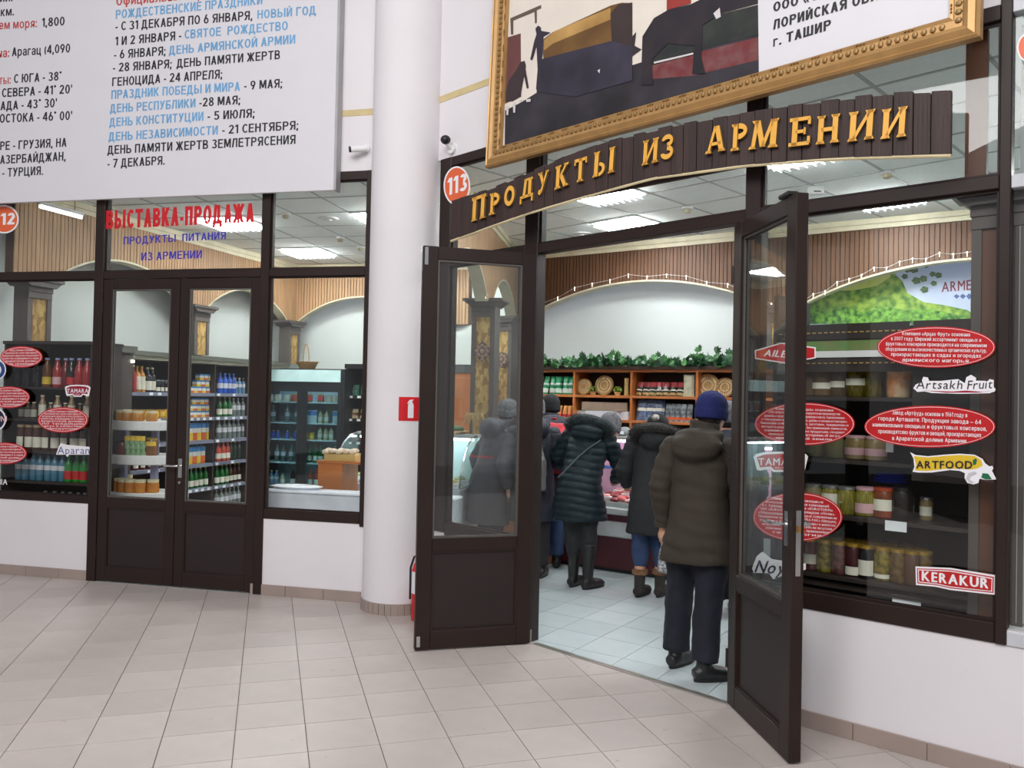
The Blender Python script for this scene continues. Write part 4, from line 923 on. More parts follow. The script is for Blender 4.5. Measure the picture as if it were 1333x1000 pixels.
print_([(1095, 45), (1095, -200), (1200, -230), (1200, 15)], pm_('red_coat', (150, 56, 48)), 9)
print_([(945, 160), (962, 140), (955, 200), (985, 215), (945, 245)], pm_('fender', (54, 46, 50)), 9)
print_([(415, 80), (548, 22), (550, 36), (530, 45), (530, 100), (522, 102), (520, 52), (428, 90), (428, 150), (418, 150)], pm_('pergola', (96, 84, 70)), 4)
for pts in ([(485, 432), (505, 430), (505, 442), (487, 444)], [(455, 438), (472, 432), (470, 444)], [(795, 308), (806, 300), (804, 320)], [(400, 462), (410, 460), (408, 500), (400, 500)], [(428, 450), (440, 446), (438, 490), (430, 490)], [(1298, 60), (1325, 35), (1330, 75), (1310, 85)], [(1040, 270), (1210, 230), (1210, 238), (1040, 278)]):
    print_(pts, pm_('snow_patch', (206, 200, 200), .04), 11)
print_([(1495, up), (1495, 338), (2330, 103), (2330, up)], BOARD, 12, name='text_field')
def ptext(body, x0, y0, x1, y1, cap):
    me = text_mesh(body, INK, .032); (a, b), (c, d), (_, t) = puz(x0, y0), puz(x1, y1), puz(x0, y0-cap); h = t-b
    for v in me.vertices:
        x, z = v.co.x, v.co.z; v.co = Vector((a+x*(c-a), -.020+v.co.y, b+x*(d-b)+z*h))
    link('lettering', me, fp)
ptext('ООО «ТАШИР»', 1007.5, 16.5, 1128, -18, 12); ptext('ЛОРИЙСКАЯ ОБЛАСТЬ', 1007.5, 39.5, 1194, -14, 12.5); ptext('г. ТАШИР', 1007.5, 61.5, 1082.5, 39, 12.5)

# ------------------------------------------------------------------ cameras, fire sign, extinguisher
u_, z_ = L.uz(467, 196, -.06); o = thing('security_camera', 'white bullet security camera beside the information board', 'camera', L.P(u_, -.0, z_), L.a)
link('mount', MB().lathe([(.035, 0), (.035, .02)], 14, Matrix.Translation((.04, -.0, .03)) @ Matrix.Rotation(PI/2, 4, 'X')).tube([(.04, -.02, .03), (.03, -.05, .02)], .012, 8).mesh('mount', WHITEP), o)
link('body', MB().tube([(.06, -.04, .02), (-.05, -.10, 0)], .026, 12).mesh('camera_body', WHITEP, smooth=True), o); link('lens', MB().tube([(-.05, -.10, 0), (-.062, -.107, -.002)], .024, 12).mesh('camera_lens', BLACKP, smooth=True), o)
u_, z_ = A.uz(580, 182, -.08); o = thing('security_camera', 'small black security camera above the orange 113 sticker', 'camera', A.P(u_, 0, z_), A.a)
link('mount', MB().lathe([(.04, 0), (.04, .025)], 14, Matrix.Translation((0, 0, -.05)) @ Matrix.Rotation(PI/2, 4, 'X')).tube([(0, -.02, -.05), (0, -.07, -.02)], .016, 8).mesh('mount', WHITEP), o)
link('body', MB().ell((0, -.08, 0), (.038, .04, .034), 14, 8).mesh('camera_body', BLACKP, smooth=True), o)
FR = mat('fire_red', (206, 22, 32), .35)
# plate bent around the column
fd = ray(533.5, 532.5); ang = math.atan2(0-CC.y, 0-CC.x)
def colpt(px):
    r = ray(px, 532); d2 = Vector((r.x, r.y)).normalized(); oc = -CC; b_ = d2.dot(oc); disc = b_*b_-(oc.dot(oc)-(CR+.003)**2); t = -b_-math.sqrt(max(disc, 0)); p = d2*t-CC
    return math.atan2(p.y, p.x), t
a0, t0 = colpt(519); a1, t1 = colpt(549)
zt = H+ray(533, 517).z/Vector((ray(533, 517).x, ray(533, 517).y)).length*t0; zb = H+ray(533, 548).z/Vector((ray(533, 548).x, ray(533, 548).y)).length*t0
fs = thing('fire_extinguisher_sign', 'red square fire extinguisher sign on the white column', 'sign', (CC.x, CC.y, 0))
def wrap(pts, r0, r1, m, name):  # pts in 0..1 box across the plate
    mm = MB(); P = lambda r, x, z: (r*math.cos(a0+(a1-a0)*x), r*math.sin(a0+(a1-a0)*x), zb+(zt-zb)*z)
    v0 = [mm.bm.verts.new(P(r0, x, z)) for x, z in pts]; v1 = [mm.bm.verts.new(P(r1, x, z)) for x, z in pts]; n = len(pts)
    mm._f(v1); 
    for i in range(n): mm._f([v0[i], v0[(i+1) % n], v1[(i+1) % n], v1[i]])
    link(name, mm.mesh(name, m), fs)
for k in range(6): wrap([(k/6, 0), ((k+1)/6, 0), ((k+1)/6, 1), (k/6, 1)], CR+.0005, CR+.003, FR, 'plate')
wrap([(.38, .12), (.62, .12), (.62, .62), (.6, .72), (.55, .78), (.55, .86), (.45, .86), (.45, .78), (.40, .72), (.38, .62)], CR+.001, CR+.0055, SWH, 'symbol'); wrap([(.34, .72), (.38, .72), (.46, .80), (.60, .86), (.60, .9), (.44, .88)], CR+.001, CR+.0056, SWH, 'symbol')
fe = ground(541, 804); fe = Vector((-0.635, 6.0, 0))
o = thing('fire_extinguisher', 'red fire extinguisher on the floor between column and open door leaf', 'extinguisher', fe)
link('cylinder', MB().lathe([(.06, 0), (.075, .01), (.075, .36), (.06, .41), (.03, .43), (.02, .45)], 20).mesh('extinguisher_cylinder', FR, smooth=True), o); link('label', MB().lathe([(.0762, .20), (.0762, .36)], 20, cap=False).mesh('extinguisher_label', SWH, smooth=True), o)
link('valve', MB().lathe([(.018, .45), (.018, .49)], 10).box(-.01, .09, -.008, .008, .50, .515).box(-.01, .08, -.008, .008, .475, .487).mesh('valve', CHROME), o); link('hose', MB().tube([(-.01, 0, .48), (-.06, 0, .46), (-.085, 0, .38), (-.085, 0, .15)], .008, 8).mesh('hose', BLACKP), o)

# ------------------------------------------------------------------ printed landscape under the right arch
mu = thing('landscape_print', 'printed green hillside panel with red lettering under the right arch', 'print', K.P(0, 0, 0), K.a)
def kp(pts, d): return [K.uz(930+x/3.308, 230+y/3.308, d) for x, y in pts]
SKYP = mat('print_sky', (206, 214, 228), .6, var=.05, scale=1.5, c2=(176, 188, 214)); HILL = mat('print_foliage', (66, 112, 40), .6, scale=16, c2=(150, 176, 70)); HILL2 = mat('print_dark_foliage', (36, 84, 30), .6, scale=24, c2=(120, 172, 60)); HAZE_ = mat('print_sunlit', (170, 188, 66), .6, scale=5, c2=(206, 208, 120)); LEAFP = mat('print_leaf', (92, 116, 66), .6, scale=30, c2=(60, 84, 48))
dm = .27
zlo = K.uz(1150, 423, dm)[1]
m = MB(); N = 30; ar = [(5.12, 1.58, .40)]
for k in range(N):
    a, b = 3.56+k*3.1/N, 3.56+(k+1)*3.1/N
    m.prism([(a, zlo), (b, zlo), (b, 3.35), (a, 3.35)], dm, dm+.004)
link('panel', m.mesh('mural_panel', SKYP), mu)
def mp_(pts, mm, lay, nm='printed_shape'):
    link(nm, MB().prism(kp(pts, dm), dm-.001*lay, dm-.001*lay+.0008).mesh(nm, mm), mu)
mp_([(330, 635), (330, 560), (400, 520), (520, 455), (640, 400), (740, 385), (810, 450), (830, 500), (900, 540), (1000, 555), (1090, 575), (1125, 600), (1130, 632)], HILL, 1)
mp_([(560, 450), (640, 405), (740, 388), (760, 430), (700, 470), (600, 490), (540, 490)], HAZE_, 2)
mp_([(330, 635), (330, 560), (400, 540), (470, 590), (560, 560), (640, 585), (740, 560), (820, 575), (930, 570), (1060, 600), (1110, 632)], HILL2, 2)
for cx, cy, r in ((835, 395, 26), (860, 400, 22), (820, 430, 16), (870, 448, 22), (900, 440, 20), (940, 420, 16), (965, 425, 18), (905, 487, 20), (945, 460, 16), (890, 375, 12), (912, 385, 12)):
    mp_([(cx+r*math.cos(t)*(1 if k % 2 else .75), cy+r*.8*math.sin(t)*(1 if k % 2 else .8)) for k, t in enumerate([2*PI*i/10 for i in range(10)])], LEAFP, 3, 'printed_leaf')
me = text_mesh('ARMENIUM', mat('print_red_brown', (120, 44, 52), .6), .012); (a, b), (c, d_), (_, t_) = K.uz(930+978/3.308, 230+497/3.308, dm-.005), K.uz(930+1230/3.308, 230+478/3.308, dm-.005), K.uz(930+978/3.308, 230+452/3.308, dm-.005)
for v in me.vertices: x, z = v.co.x, v.co.z; v.co = Vector((a+x*(c-a), dm-.005+v.co.y, b+x*(d_-b)+z*(t_-b)))
link('lettering', me, mu)
for k in range(5): mp_([(1030+k*27, 515), (1043+k*27, 502+2*abs(k-2)), (1056+k*27, 515), (1043+k*27, 530-2*abs(k-2))], mat('print_blue', (70, 90, 140), .6), 3, 'printed_ornament')
# ------------------------------------------------------------------ goods: one prototype per kind, copied object by object
def colm(name, c, rough=.25, **k): return mat(name, c, rough, **k)
LIDW = colm('lid_cream', (222, 212, 176)); LIDG = colm('lid_gold', (186, 150, 60), .3, metal=.6); LIDB = colm('lid_black', (28, 26, 26)); LIDS = colm('lid_silver', (176, 178, 178), .3, metal=.7)
LAB = colm('paper_label', (226, 222, 206), .6); LABY = colm('yellow_label', (226, 190, 60), .5); LABR = colm('red_label', (190, 40, 44), .5); LABP = colm('pink_label', (214, 170, 176), .5)
def jarp(h, r, m, lid=LIDG, lab=None, labz=(.2, .6), shoulder=.1, cloth=False, lz=.885):
    r2 = r*.86
    body = MB().lathe([(r*.9, 0), (r, h*.04), (r, h*(.84-shoulder)), (r2, h*.87), (r2*.98, h*.9)], 14).mesh('jar', m, smooth=True)
    parts = [('lid', MB().lathe([(r2*1.06, h*lz), (r2*1.1, h*.985), (r2*.9, h)], 14).mesh('lid', lid, smooth=True))]
    if cloth: parts = [('cloth_cover', MB().lathe([(r*1.12, h*.78), (r*1.0, h*.88), (r*.9, h*.99), (r*.4, h*1.02), (0.001, h*1.02)], 10).mesh('cloth_cover', lid, smooth=False))]
    if lab: parts.append(('label', MB().lathe([(r*1.012, h*labz[0]), (r*1.012, h*labz[1])], 10, Matrix.Rotation(PI*1.12, 4, 'Z'), ang=PI*.8, cap=False).mesh('label', lab, smooth=True)))
    return body, parts
def botp(h, r, m, cap=LIDW, lab=None, labz=(.18, .5), neck=.32, sh=.62, full=True):
    rn = r*neck
    body = MB().lathe([(r*.9, 0), (r, h*.03), (r, h*sh), (r*.8, h*(sh+.09)), (rn*1.2, h*(sh+.2)), (rn, h*.93), (rn, h*.95)], 12).mesh('bottle', m, smooth=True)
    parts = [('cap', MB().lathe([(rn*1.25, h*.93), (rn*1.25, h), (rn, h*1.005)], 10).mesh('cap', cap, smooth=True))]
    if lab: parts.append(('label', MB().lathe([(r*1.012, h*labz[0]), (r*1.012, h*labz[1])], 12, cap=False).mesh('label', lab, smooth=True)))
    return body, parts
def boxp(w, d, h, m, bands=(), cap=None, bevel=.002, tilt=0.0):
    M_ = Matrix.Rotation(tilt, 4, 'X')
    body = MB().box(-w/2, w/2, 0, d, 0, h, M_).mesh('carton', m, bevel=bevel)
    parts = []
    for (z0, z1, mm) in bands: parts.append(('printed_band', MB().box(-w/2-.0008, w/2+.0008, -.0012, d*.98, h*z0, h*z1, M_).mesh('printed_band', mm)))
    if cap: parts.append(('cap', MB().lathe([(.012, h), (.012, h+.015)], 10, Matrix.Translation((0, d*.4, 0))).mesh('cap', cap)))
    return body, parts
def bagp(w, h, m, bands=(), t=.05, tilt=-.25, top=True):
    M_ = Matrix.Rotation(tilt, 4, 'X')
    def bag(z0, z1, e):
        mm = MB(); n = 6
        for i in range(n):
            pass
        rows = []
        for i in range(n+1):
            f = z0+(z1-z0)*i/n; th = t*math.sin(PI*min(max(f, .04), .97))**.5*.5+e; ww = w/2*(1-.06*math.sin(PI*f))
            ring = [(-ww-e, 0, f*h), (-ww*.5, -th, f*h), (ww*.5, -th, f*h), (ww+e, 0, f*h), (ww*.5, th, f*h), (-ww*.5, th, f*h)]
            rows.append([mm.bm.verts.new(M_ @ Vector(p)) for p in ring])
        for a, b in zip(rows, rows[1:]):
            for k in range(6): mm._f([a[k], a[(k+1) % 6], b[(k+1) % 6], b[k]])
        mm._f(rows[0][::-1]); mm._f(rows[-1]); return mm
    body = bag(0, 1, 0).mesh('bag', m)
    return body, [('printed_band', bag(a, b, .0012).mesh('printed_band', mm)) for a, b, mm in bands]
def put(proto, name, label, cat, loc, rot=0.0, group=None, scale=1.0):
    body, parts = proto
    o = link(name, body, None, loc, rot, label=label, cat=cat, group=group)
    if scale != 1.0: o.scale = (scale,)*3
    for n, me in parts: link(n, me, o)
    return o
def row(pl, d, z, items, where, group, cat=None, jitter=.004):
    """items: (photo x, prototype, name, description[, category])"""
    for i, it in enumerate(items):
        px, proto, name, desc = it[:4]; dd = d+(it[4] if len(it) > 4 else 0)
        u = pl.U(px, dd, 560)
        put(proto, name, '%s, %s in the %s' % (desc, ORD[i], where), cat or name.split('_')[-1], pl.P(u, dd+jitter*math.sin(px), z), pl.a+.3*math.sin(px*1.3), group)
def zat(pl, px, py, d): return pl.uz(px, py, d)[1]

DKW = mat('dark_shelf_wood', (44, 34, 30), .5, var=.15); ORW = mat('orange_wood', (176, 104, 52), .45, scale=3, stretch=(.4, 3, 3), var=.12)
GREYS = mat('shelf_grey', (120, 124, 142), .5); TAG = mat('price_tag', (230, 234, 238), .5)

# ---- jar window shelf
js = thing('jar_shelf', 'dark open shelf of preserves standing behind the right window', 'shelf', B.P(0, 0, 0), B.a)
jx0, jx1 = pB(981)+.02, be0-.02
d0, d1 = .14, .62
zr1, zr2, zr3, zr4 = [zat(B, 1120, y, .2) for y in (517, 599, 672, 752)]
for z in (zr1, zr2, zr3, zr4): bx('shelf', js, DKW, jx0+.05, jx1, d0, d1, z-.022, z, bevel=.002)
bx('back_panel', js, mat('black_panel', (26, 22, 20), .6), jx0+.05, jx1, d1, d1+.015, .05, zr1+.40)
for x in (jx0+.03, jx1): bx('upright', js, DKW, x, x+.025, d0, d1, .05, zr1+.55)
bx('shelf', js, DKW, jx0+.05, jx1, d0-.02, d1, .70, .715)
Zb = lambda y: zat(B, 1120, y, .14)
bx('header', js, DKW, jx0+.05, jx1-.38, d0-.02, d0, Zb(441), Zb(421))
bx('header', js, DKW, jx0+.05, jx1-.02, d0-.02, d0, Zb(484), Zb(467))
bx('picture_strip', js, mat('strip_print', (150, 120, 90), .5, c2=(96, 140, 70), scale=5), jx0+.05, jx1-.38, d0-.01, d0, Zb(456), Zb(443)); bx('white_strip', js, WHITEP, jx0+.05, jx1-.38, d0-.018, d0, Zb(465), Zb(456.5))
m = MB()
for k in range(60):
    x = jx0+.07+k*.03
    if x < jx1-.4: m.box(x, x+.018, d0-.024, d0-.02, Zb(433), Zb(431.5))
    if x < jx1-.05: m.box(x, x+.018, d0-.024, d0-.02, Zb(473.5), Zb(472))
link('ornament_dots', m.mesh('ornament_dots', mat('ornament_gold', (190, 160, 96), .4, .5)), js, kind='stuff')
bx('side_column', js, DKW, jx1-.36, jx1-.02, d0-.02, d0+.1, Zb(620), Zb(421)); 
cuke = jarp(.19, .062, colm('pickle_green', (118, 104, 34), .15, c2=(66, 62, 20), scale=30, stretch=(3, 3, .5)), LIDS)
J = 'top row of the jar window'
row(B, .24, zr1, [(1052, jarp(.165, .06, colm('brown_brine', (84, 60, 30), .2), LIDS), 'preserve_jar', 'jar of brown preserve'), (1070, jarp(.165, .062, colm('amber_brine', (98, 70, 32), .2), LIDS, LAB, (.25, .45)), 'preserve_jar', 'labelled jar of brown preserve'),
    (1091, jarp(.165, .045, colm('brown_brine', (84, 60, 30)), LIDS, LAB, (.3, .5)), 'preserve_jar', 'narrow jar of brown preserve'), (1114.5, jarp(.175, .055, cuke[0].materials[0], colm('cloth_yellow', (196, 184, 106), .8), LAB, (.35, .55), cloth=True), 'pickle_jar', 'jar of pickles tied with yellow cloth'),
    (1137, jarp(.20, .045, cuke[0].materials[0], LIDB), 'pickle_jar', 'tall jar of pickles with black lid'), (1151, jarp(.18, .03, colm('dark_brine', (58, 50, 30)), LIDB), 'pickle_jar', 'slim dark jar', .05),
    (1169.5, jarp(.205, .06, colm('cauliflower', (236, 214, 176), .3, c2=(224, 130, 56), scale=14), LIDW), 'pickle_jar', 'large cauliflower and carrot jar')], J, 'jars behind the right window')
bx('paper_sheet', None, mat('pale_paper', (206, 216, 224), .6), 0, .3, 0, .16, 0, .003, label='pale sheet of paper laid over the brown jars', cat='paper').matrix_world = Matrix.Translation(B.P(B.U(1050, .2, 480), .17, zr1+.172)) @ Matrix.Rotation(B.a, 4, 'Z')
J = 'second row of the jar window'
pk = jarp(.125, .055, colm('lard_pink', (150, 130, 96), .3, c2=(128, 110, 60)), LABP, LABP, (.2, .5)); gr_ = jarp(.125, .052, colm('olive_mix', (116, 110, 62), .3), LIDS)
row(B, .24, zr2, [(1062, gr_, 'preserve_jar', 'jar of olive green preserve'), (1086, gr_, 'preserve_jar', 'jar of olive green preserve'), (1114, pk, 'preserve_jar', 'squat jar with pink label'), (1141, pk, 'preserve_jar', 'squat jar with pink label')], J, 'jars behind the right window')
J = 'third row of the jar window'
asp = colm('asparagus_jar', (158, 146, 60), .2, c2=(96, 92, 34), scale=40, stretch=(6, 6, .3))
row(B, .24, zr3, [(1060, jarp(.145, .047, colm('pale_brine', (140, 130, 96)), LIDS), 'preserve_jar', 'jar of pale preserve'), (1082, jarp(.145, .047, asp, LIDS, LAB, (.2, .7)), 'pickle_jar', 'jar of green stems, silver lid'), (1104, jarp(.145, .047, asp, LIDS), 'pickle_jar', 'jar of green stems, silver lid'),
    (1128, jarp(.15, .052, asp, LABP, LABP, (.12, .45)), 'pickle_jar', 'pink-covered jar of green stems'), (1152, jarp(.155, .054, colm('ajvar', (150, 66, 40), .2, c2=(96, 60, 30), scale=14), colm('lid_orange', (176, 72, 40)), LAB, (.25, .62)), 'preserve_jar', 'jar of reddish preserve with leaf label'),
    (1176, jarp(.165, .055, colm('near_black', (36, 32, 26)), LIDB), 'preserve_jar', 'wide near black jar'), (1207, jarp(.115, .032, colm('beige_mix', (150, 128, 90)), LIDS, LAB, (.2, .6)), 'preserve_jar', 'small beige jar', .08)], J, 'jars behind the right window')
row(B, .40, zr3, [(1075, gr_, 'preserve_jar', 'jar with silver lid behind'), (1100, gr_, 'preserve_jar', 'jar with silver lid behind'), (1160, gr_, 'preserve_jar', 'jar with silver lid behind')], 'third back row of the jar window', 'jars behind the right window')
J = 'bottom row of the jar window'
ol1 = colm('green_olives', (150, 132, 50), .25, c2=(70, 62, 20), scale=34, bump=.3, bscale=60); ol2 = colm('purple_olives', (110, 66, 62), .25, c2=(60, 34, 34), scale=34); ol3 = colm('brown_olives', (118, 92, 50), .25, c2=(62, 46, 24), scale=34)
q = lambda m, lid=LIDG, lab=None, lz=(.15, .45): jarp(.172, .0415, m, lid, lab, lz, shoulder=.04)
row(B, .22, zr4, [(1038, q(ol2), 'olive_jar', 'jar of purple olives'), (1056.5, q(colm('beet', (90, 32, 34)), LIDG, LAB, (.2, .5)), 'preserve_jar', 'jar of dark red preserve, white label'), (1075.5, q(ol1), 'olive_jar', 'jar of green olives'), (1094.5, q(ol2), 'olive_jar', 'jar of purple olives'),
    (1113, q(colm('cherry', (70, 26, 30)), LIDG, LAB, (.05, .3)), 'preserve_jar', 'dark cherry jar with a white label'), (1130.5, q(colm('black_olives', (22, 20, 22)), LIDG, LAB, (.1, .55)), 'olive_jar', 'black jar with round white label'), (1151, q(ol1, LIDG, LAB, (.08, .2)), 'olive_jar', 'labelled jar of green olives'),
    (1171, q(ol3), 'olive_jar', 'jar of pale brown olives'), (1190, q(colm('brown_jam', (88, 60, 44))), 'preserve_jar', 'jar of brown jam'), (1205, q(ol3, LIDG, LAB, (.2, .4)), 'olive_jar', 'jar of brown olives', .03)], J, 'jars behind the right window')
row(B, .36, zr4, [(x, q(m_), 'preserve_jar', 'gold lidded jar') for x, m_ in ((1072, ol2), (1090, ol1), (1108, ol2), (1126, ol1), (1144, ol3), (1163, ol1), (1182, ol3), (1200, ol2))], 'bottom back row of the jar window', 'jars behind the right window')
u = B.U(1155, .3, 618)
bg = thing('folded_bag', 'crumpled bright blue bag lying on the third row of jars', 'bag', B.P(u, .36, zr3+.165), B.a)
for k, (w, dz) in enumerate(((.2, 0), (.19, .018), (.17, .036))): link('fold', MB().ell((0, .0, dz+.012), (w/2, .05, .014), 12, 6).mesh('bag_fold', mat('bright_blue', (44, 70, 190), .5, bump=.5, bscale=14), smooth=True), bg)
for px, py, w, lb in ((1166, 684, .10, 'white price card below the third row of the jar window'), (1180, 782, .13, 'pale price card at the foot of the jar window'), (1158, 581, .035, 'small white card in the second row of the jar window')):
    u, z = B.uz(px, py, .13); o = bx('price_card', None, TAG, -w/2, w/2, 0, .002, -.03, .02, label=lb, cat='card'); o.location = B.P(u, .13, z); o.rotation_euler = (0, 0, B.a)

# ---- drinks window shelf
ds = thing('drinks_shelf', 'dark open shelf of bottled drinks behind the leftmost window', 'shelf', L.P(0, 0, 0), L.a)
dx0, dx1 = L.U(10, .15), L.U(119.5, .15)
zd = [zat(L, 60, y, .2) for y in (504, 545.5, 587, 626, 652)]
for z in zd: bx('shelf', ds, DKW, dx0, dx1, .12, .5, z-.02, z)
bx('back_panel', ds, mat('brown_panel', (58, 42, 34), .6), dx0, dx1, .5, .515, .05, zat(L, 60, 449, .2)); bx('upright', ds, DKW, dx0-.02, dx0, .12, .5, .05, zat(L, 60, 447, .2)); bx('upright', ds, DKW, dx1, dx1+.02, .12, .5, .05, zat(L, 60, 447, .2))
bx('top_board', ds, DKW, dx0-.02, dx1+.02, .10, .52, zat(L, 60, 449, .2), zat(L, 60, 445, .2))
JU = colm('juice_red', (176, 56, 56), .15, c2=(150, 40, 44)); AM = colm('amber_juice', (120, 70, 26), .15); DKG = colm('dark_glass', (30, 30, 34), .12)
jb = lambda m, lab=None: botp(.265, .040, m, colm('cap_blue', (150, 160, 196)), lab, (.1, .35), neck=.42, sh=.6)
W_ = 'top row of the drinks window'
row(L, .22, zd[0], [(20, jb(DKG), 'juice_bottle', 'dark bottle'), (33, jb(DKG), 'juice_bottle', 'dark bottle'), (46, jb(DKG), 'juice_bottle', 'dark bottle'), (59, jb(AM, LABY), 'juice_bottle', 'amber bottle with a yellow label'), (73, jb(JU, LABP), 'juice_bottle', 'red juice bottle with a pink label'), (83, jb(colm('dark_red', (110, 30, 32), .15)), 'juice_bottle', 'dark red juice bottle', .03),
    (91, jb(DKG, LABR), 'juice_bottle', 'dark bottle with a red label'), (101, jb(JU), 'juice_bottle', 'bright red juice bottle'), (112, jb(JU), 'juice_bottle', 'bright red juice bottle')], W_, 'bottles behind the drinks window')
sm = botp(.15, .027, colm('milky_brown', (96, 74, 56)), LIDW, LAB, (.1, .55), .5, .62); tl = botp(.215, .033, colm('milky_amber', (150, 124, 92)), LIDW, LAB, (.12, .6), .45, .6)
row(L, .22, zd[1], [(27, sm, 'small_bottle', 'small bottle with cream label'), (36, sm, 'small_bottle', 'small bottle with cream label'), (43.5, sm, 'small_bottle', 'small bottle with cream label'), (55, tl, 'tall_bottle', 'tall bottle with cream label'), (65, sm, 'small_bottle', 'small bottle with cream label'), (74.5, tl, 'tall_bottle', 'tall bottle with cream label'), (84, sm, 'small_bottle', 'small bottle with cream label'),
    (93, tl, 'tall_bottle', 'tall bottle with cream label'), (104, sm, 'small_bottle', 'small bottle with cream label'), (113, tl, 'tall_bottle', 'tall bottle with cream label')], 'second row of the drinks window', 'bottles behind the drinks window', cat='bottle')
rj = jarp(.235, .040, colm('dark_preserve', (74, 42, 30), .2), colm('lid_tan', (186, 158, 124)), LAB, (.12, .52), shoulder=.2)
row(L, .22, zd[2], [(x, rj, 'preserve_jar', 'tall brown jar with round cream label') for x in (28, 38.5, 49.5, 61.5, 73, 85.5, 98, 109.5)], 'third row of the drinks window', 'bottles behind the drinks window')
wb_ = botp(.24, .034, colm('water_blue', (70, 120, 146), .1), colm('cap_navy', (40, 56, 110)), colm('label_pale', (206, 208, 216)), (.4, .58), .4, .66); gb = botp(.24, .038, colm('soda_green', (24, 140, 44), .12), colm('cap_green', (30, 150, 50)), LABR, (.1, .42), .35, .62)
row(L, .22, zd[3], [(x, wb_, 'water_bottle', 'blue water bottle with a pale band') for x in (26, 35.5, 45, 54, 64, 73.5, 82.5)]+[(x, gb, 'soda_bottle', 'green soda bottle with a red label') for x in (91.5, 101.5, 111.5)], 'fourth row of the drinks window', 'bottles behind the drinks window')
cl = botp(.115, .028, colm('clear_grey', (110, 120, 116), .1), LIDS, None, neck=.5)
row(L, .22, zat(L, 60, 656, .2), [(x, cl, 'small_bottle', 'small clear bottle') for x in (62, 74, 84, 94, 105, 113)], 'bottom row of the drinks window', 'bottles behind the drinks window', cat='bottle')

# ---- shelving along the side wall
DS = -.18
sx0, sx1 = LS.U(168, DS, 540), LS.U(372, DS, 540)
sw = thing('wall_shelving', 'long dark wall shelving with grey shelf fronts behind the closed doors', 'shelf', LS.P(0, 0, 0), LS.a)
zs5 = [zat(LS, 300, y, DS) for y in (513.5, 546, 575, 607, 638)]; zs5 = [1.625, 1.335, 1.06, .78, .49, .20]
ztop = zat(LS, 250, 468, DS)
bx('back_panel', sw, mat('brown_panel', (58, 42, 34), .6), sx0, sx1, .22, .235, 0, ztop)
uu = [LS.U(x, DS, 540) for x in (168, 236, 280, 323, 352)]
for u in uu: bx('upright', sw, DKW, u-.012, u+.012, DS+.01, .22, 0, ztop)
for z in zs5:
    for a, b in zip(uu, uu[1:]):
        bx('shelf', sw, GREYS, a+.012, b-.012, DS, .22, z-.04, z)
tagm = MB().box(-.025, .025, -.004, 0, -.034, -.004).mesh('price_tag', TAG)
for z in zs5:
    for px in (174, 186, 196, 207, 242, 250, 258, 266, 274, 284, 294, 304, 314):
        if (px*7+int(z*100)) % 4: link('price_tag', tagm, sw, loc=(LS.U(px, DS, 540), DS, z))
bx('cornice', sw, mat('greenish_grey_trim', (88, 90, 80), .5), sx0-.02, sx1, DS-.05, .22, ztop, ztop+.05); bx('cornice', sw, mat('pale_trim', (150, 148, 130), .5), sx0-.02, sx1, DS-.03, .22, ztop-.04, ztop)
es = thing('tall_dark_cabinet', 'tall plain dark cabinet end behind the left closed door', 'cabinet', LS.P(LS.U(166, DS, 540)-.36, 0, 0), LS.a)
bx('body', es, mat('grey_brown_panel', (66, 60, 56), .5), 0, .33, DS-.08, .22, 0, 2.03); bx('cornice', es, mat('greenish_grey_trim', (88, 90, 80), .5), -.02, .35, DS-.12, .24, 2.03, 2.10); bx('spot_light', es, mat('spot_bulb', (255, 250, 230), .4, emit=6), .30, .33, DS-.10, DS-.08, 1.93, 1.96)
ct = lambda c1, c2, h=.075: boxp(.068, .07, h, colm('carton_white', (232, 232, 224), .5), [(.0, .35, c1), (.75, 1.0, c2)])
CY, CO, CB = colm('carton_yellow', (230, 196, 60), .5), colm('carton_orange', (214, 96, 48), .5), colm('carton_blue', (60, 130, 190), .5)
ca, cb_ = ct(CY, CB), ct(CO, CB)
juice = boxp(.07, .075, .20, colm('carton_white', (232, 232, 224), .5), [(.0, .45, CO), (.72, 1.0, CB)], cap=CB); juice2 = boxp(.07, .075, .20, colm('carton_white', (232, 232, 224), .5), [(.0, .45, CY), (.72, 1.0, CB)], cap=CB)
G1_ = 'goods on the wall shelving behind the closed doors'
def lrow(z, items, where): row(LS, DS+.07, z, items, where, G1_, jitter=0)
NTH = {'food_carton': 0}
def lfill(z, px0, px1, step, kinds, where):
    u, e, i = LS.U(px0, DS+.07, 560), LS.U(px1, DS+.07, 560), 0
    while u <= e and i < 20:
        pr, nm, ds_ = kinds[(i*len(kinds))//max(1, int((e-u)/step)+i+1)] if len(kinds) > 1 and kinds[0][2] != kinds[1][2] else kinds[i % len(kinds)]
        put(pr, nm, '%s, %s in the %s' % (ds_, ORD[i], where), nm.split('_')[-1], LS.P(u, DS+.07+.01*math.sin(u*9), z), LS.a, G1_)
        u += step; i += 1
wbl = botp(.25, .036, colm('blue_glass', (40, 84, 176), .1), CB, colm('label_pale', (206, 208, 216)), (.25, .5)); wcl = botp(.20, .033, colm('clear_blue', (104, 140, 170), .1), LIDW, colm('label_pale', (206, 208, 216)), (.4, .6))
grn = botp(.24, .034, colm('green_glass', (24, 96, 40), .1), LIDG, LAB, (.12, .4)); dkg = botp(.24, .034, colm('dark_green_glass', (30, 46, 26), .1), colm('foil_cream', (190, 184, 140)), None); redb = botp(.24, .036, colm('rose_drink', (184, 70, 52), .12), CO, LAB, (.15, .42)); brn = botp(.24, .034, colm('brown_glass', (62, 34, 24), .1), LIDG, LAB, (.15, .4)); clb = botp(.23, .036, colm('clear_grey', (130, 140, 138), .1), LIDS, colm('label_pale', (206, 208, 216)), (.35, .6))
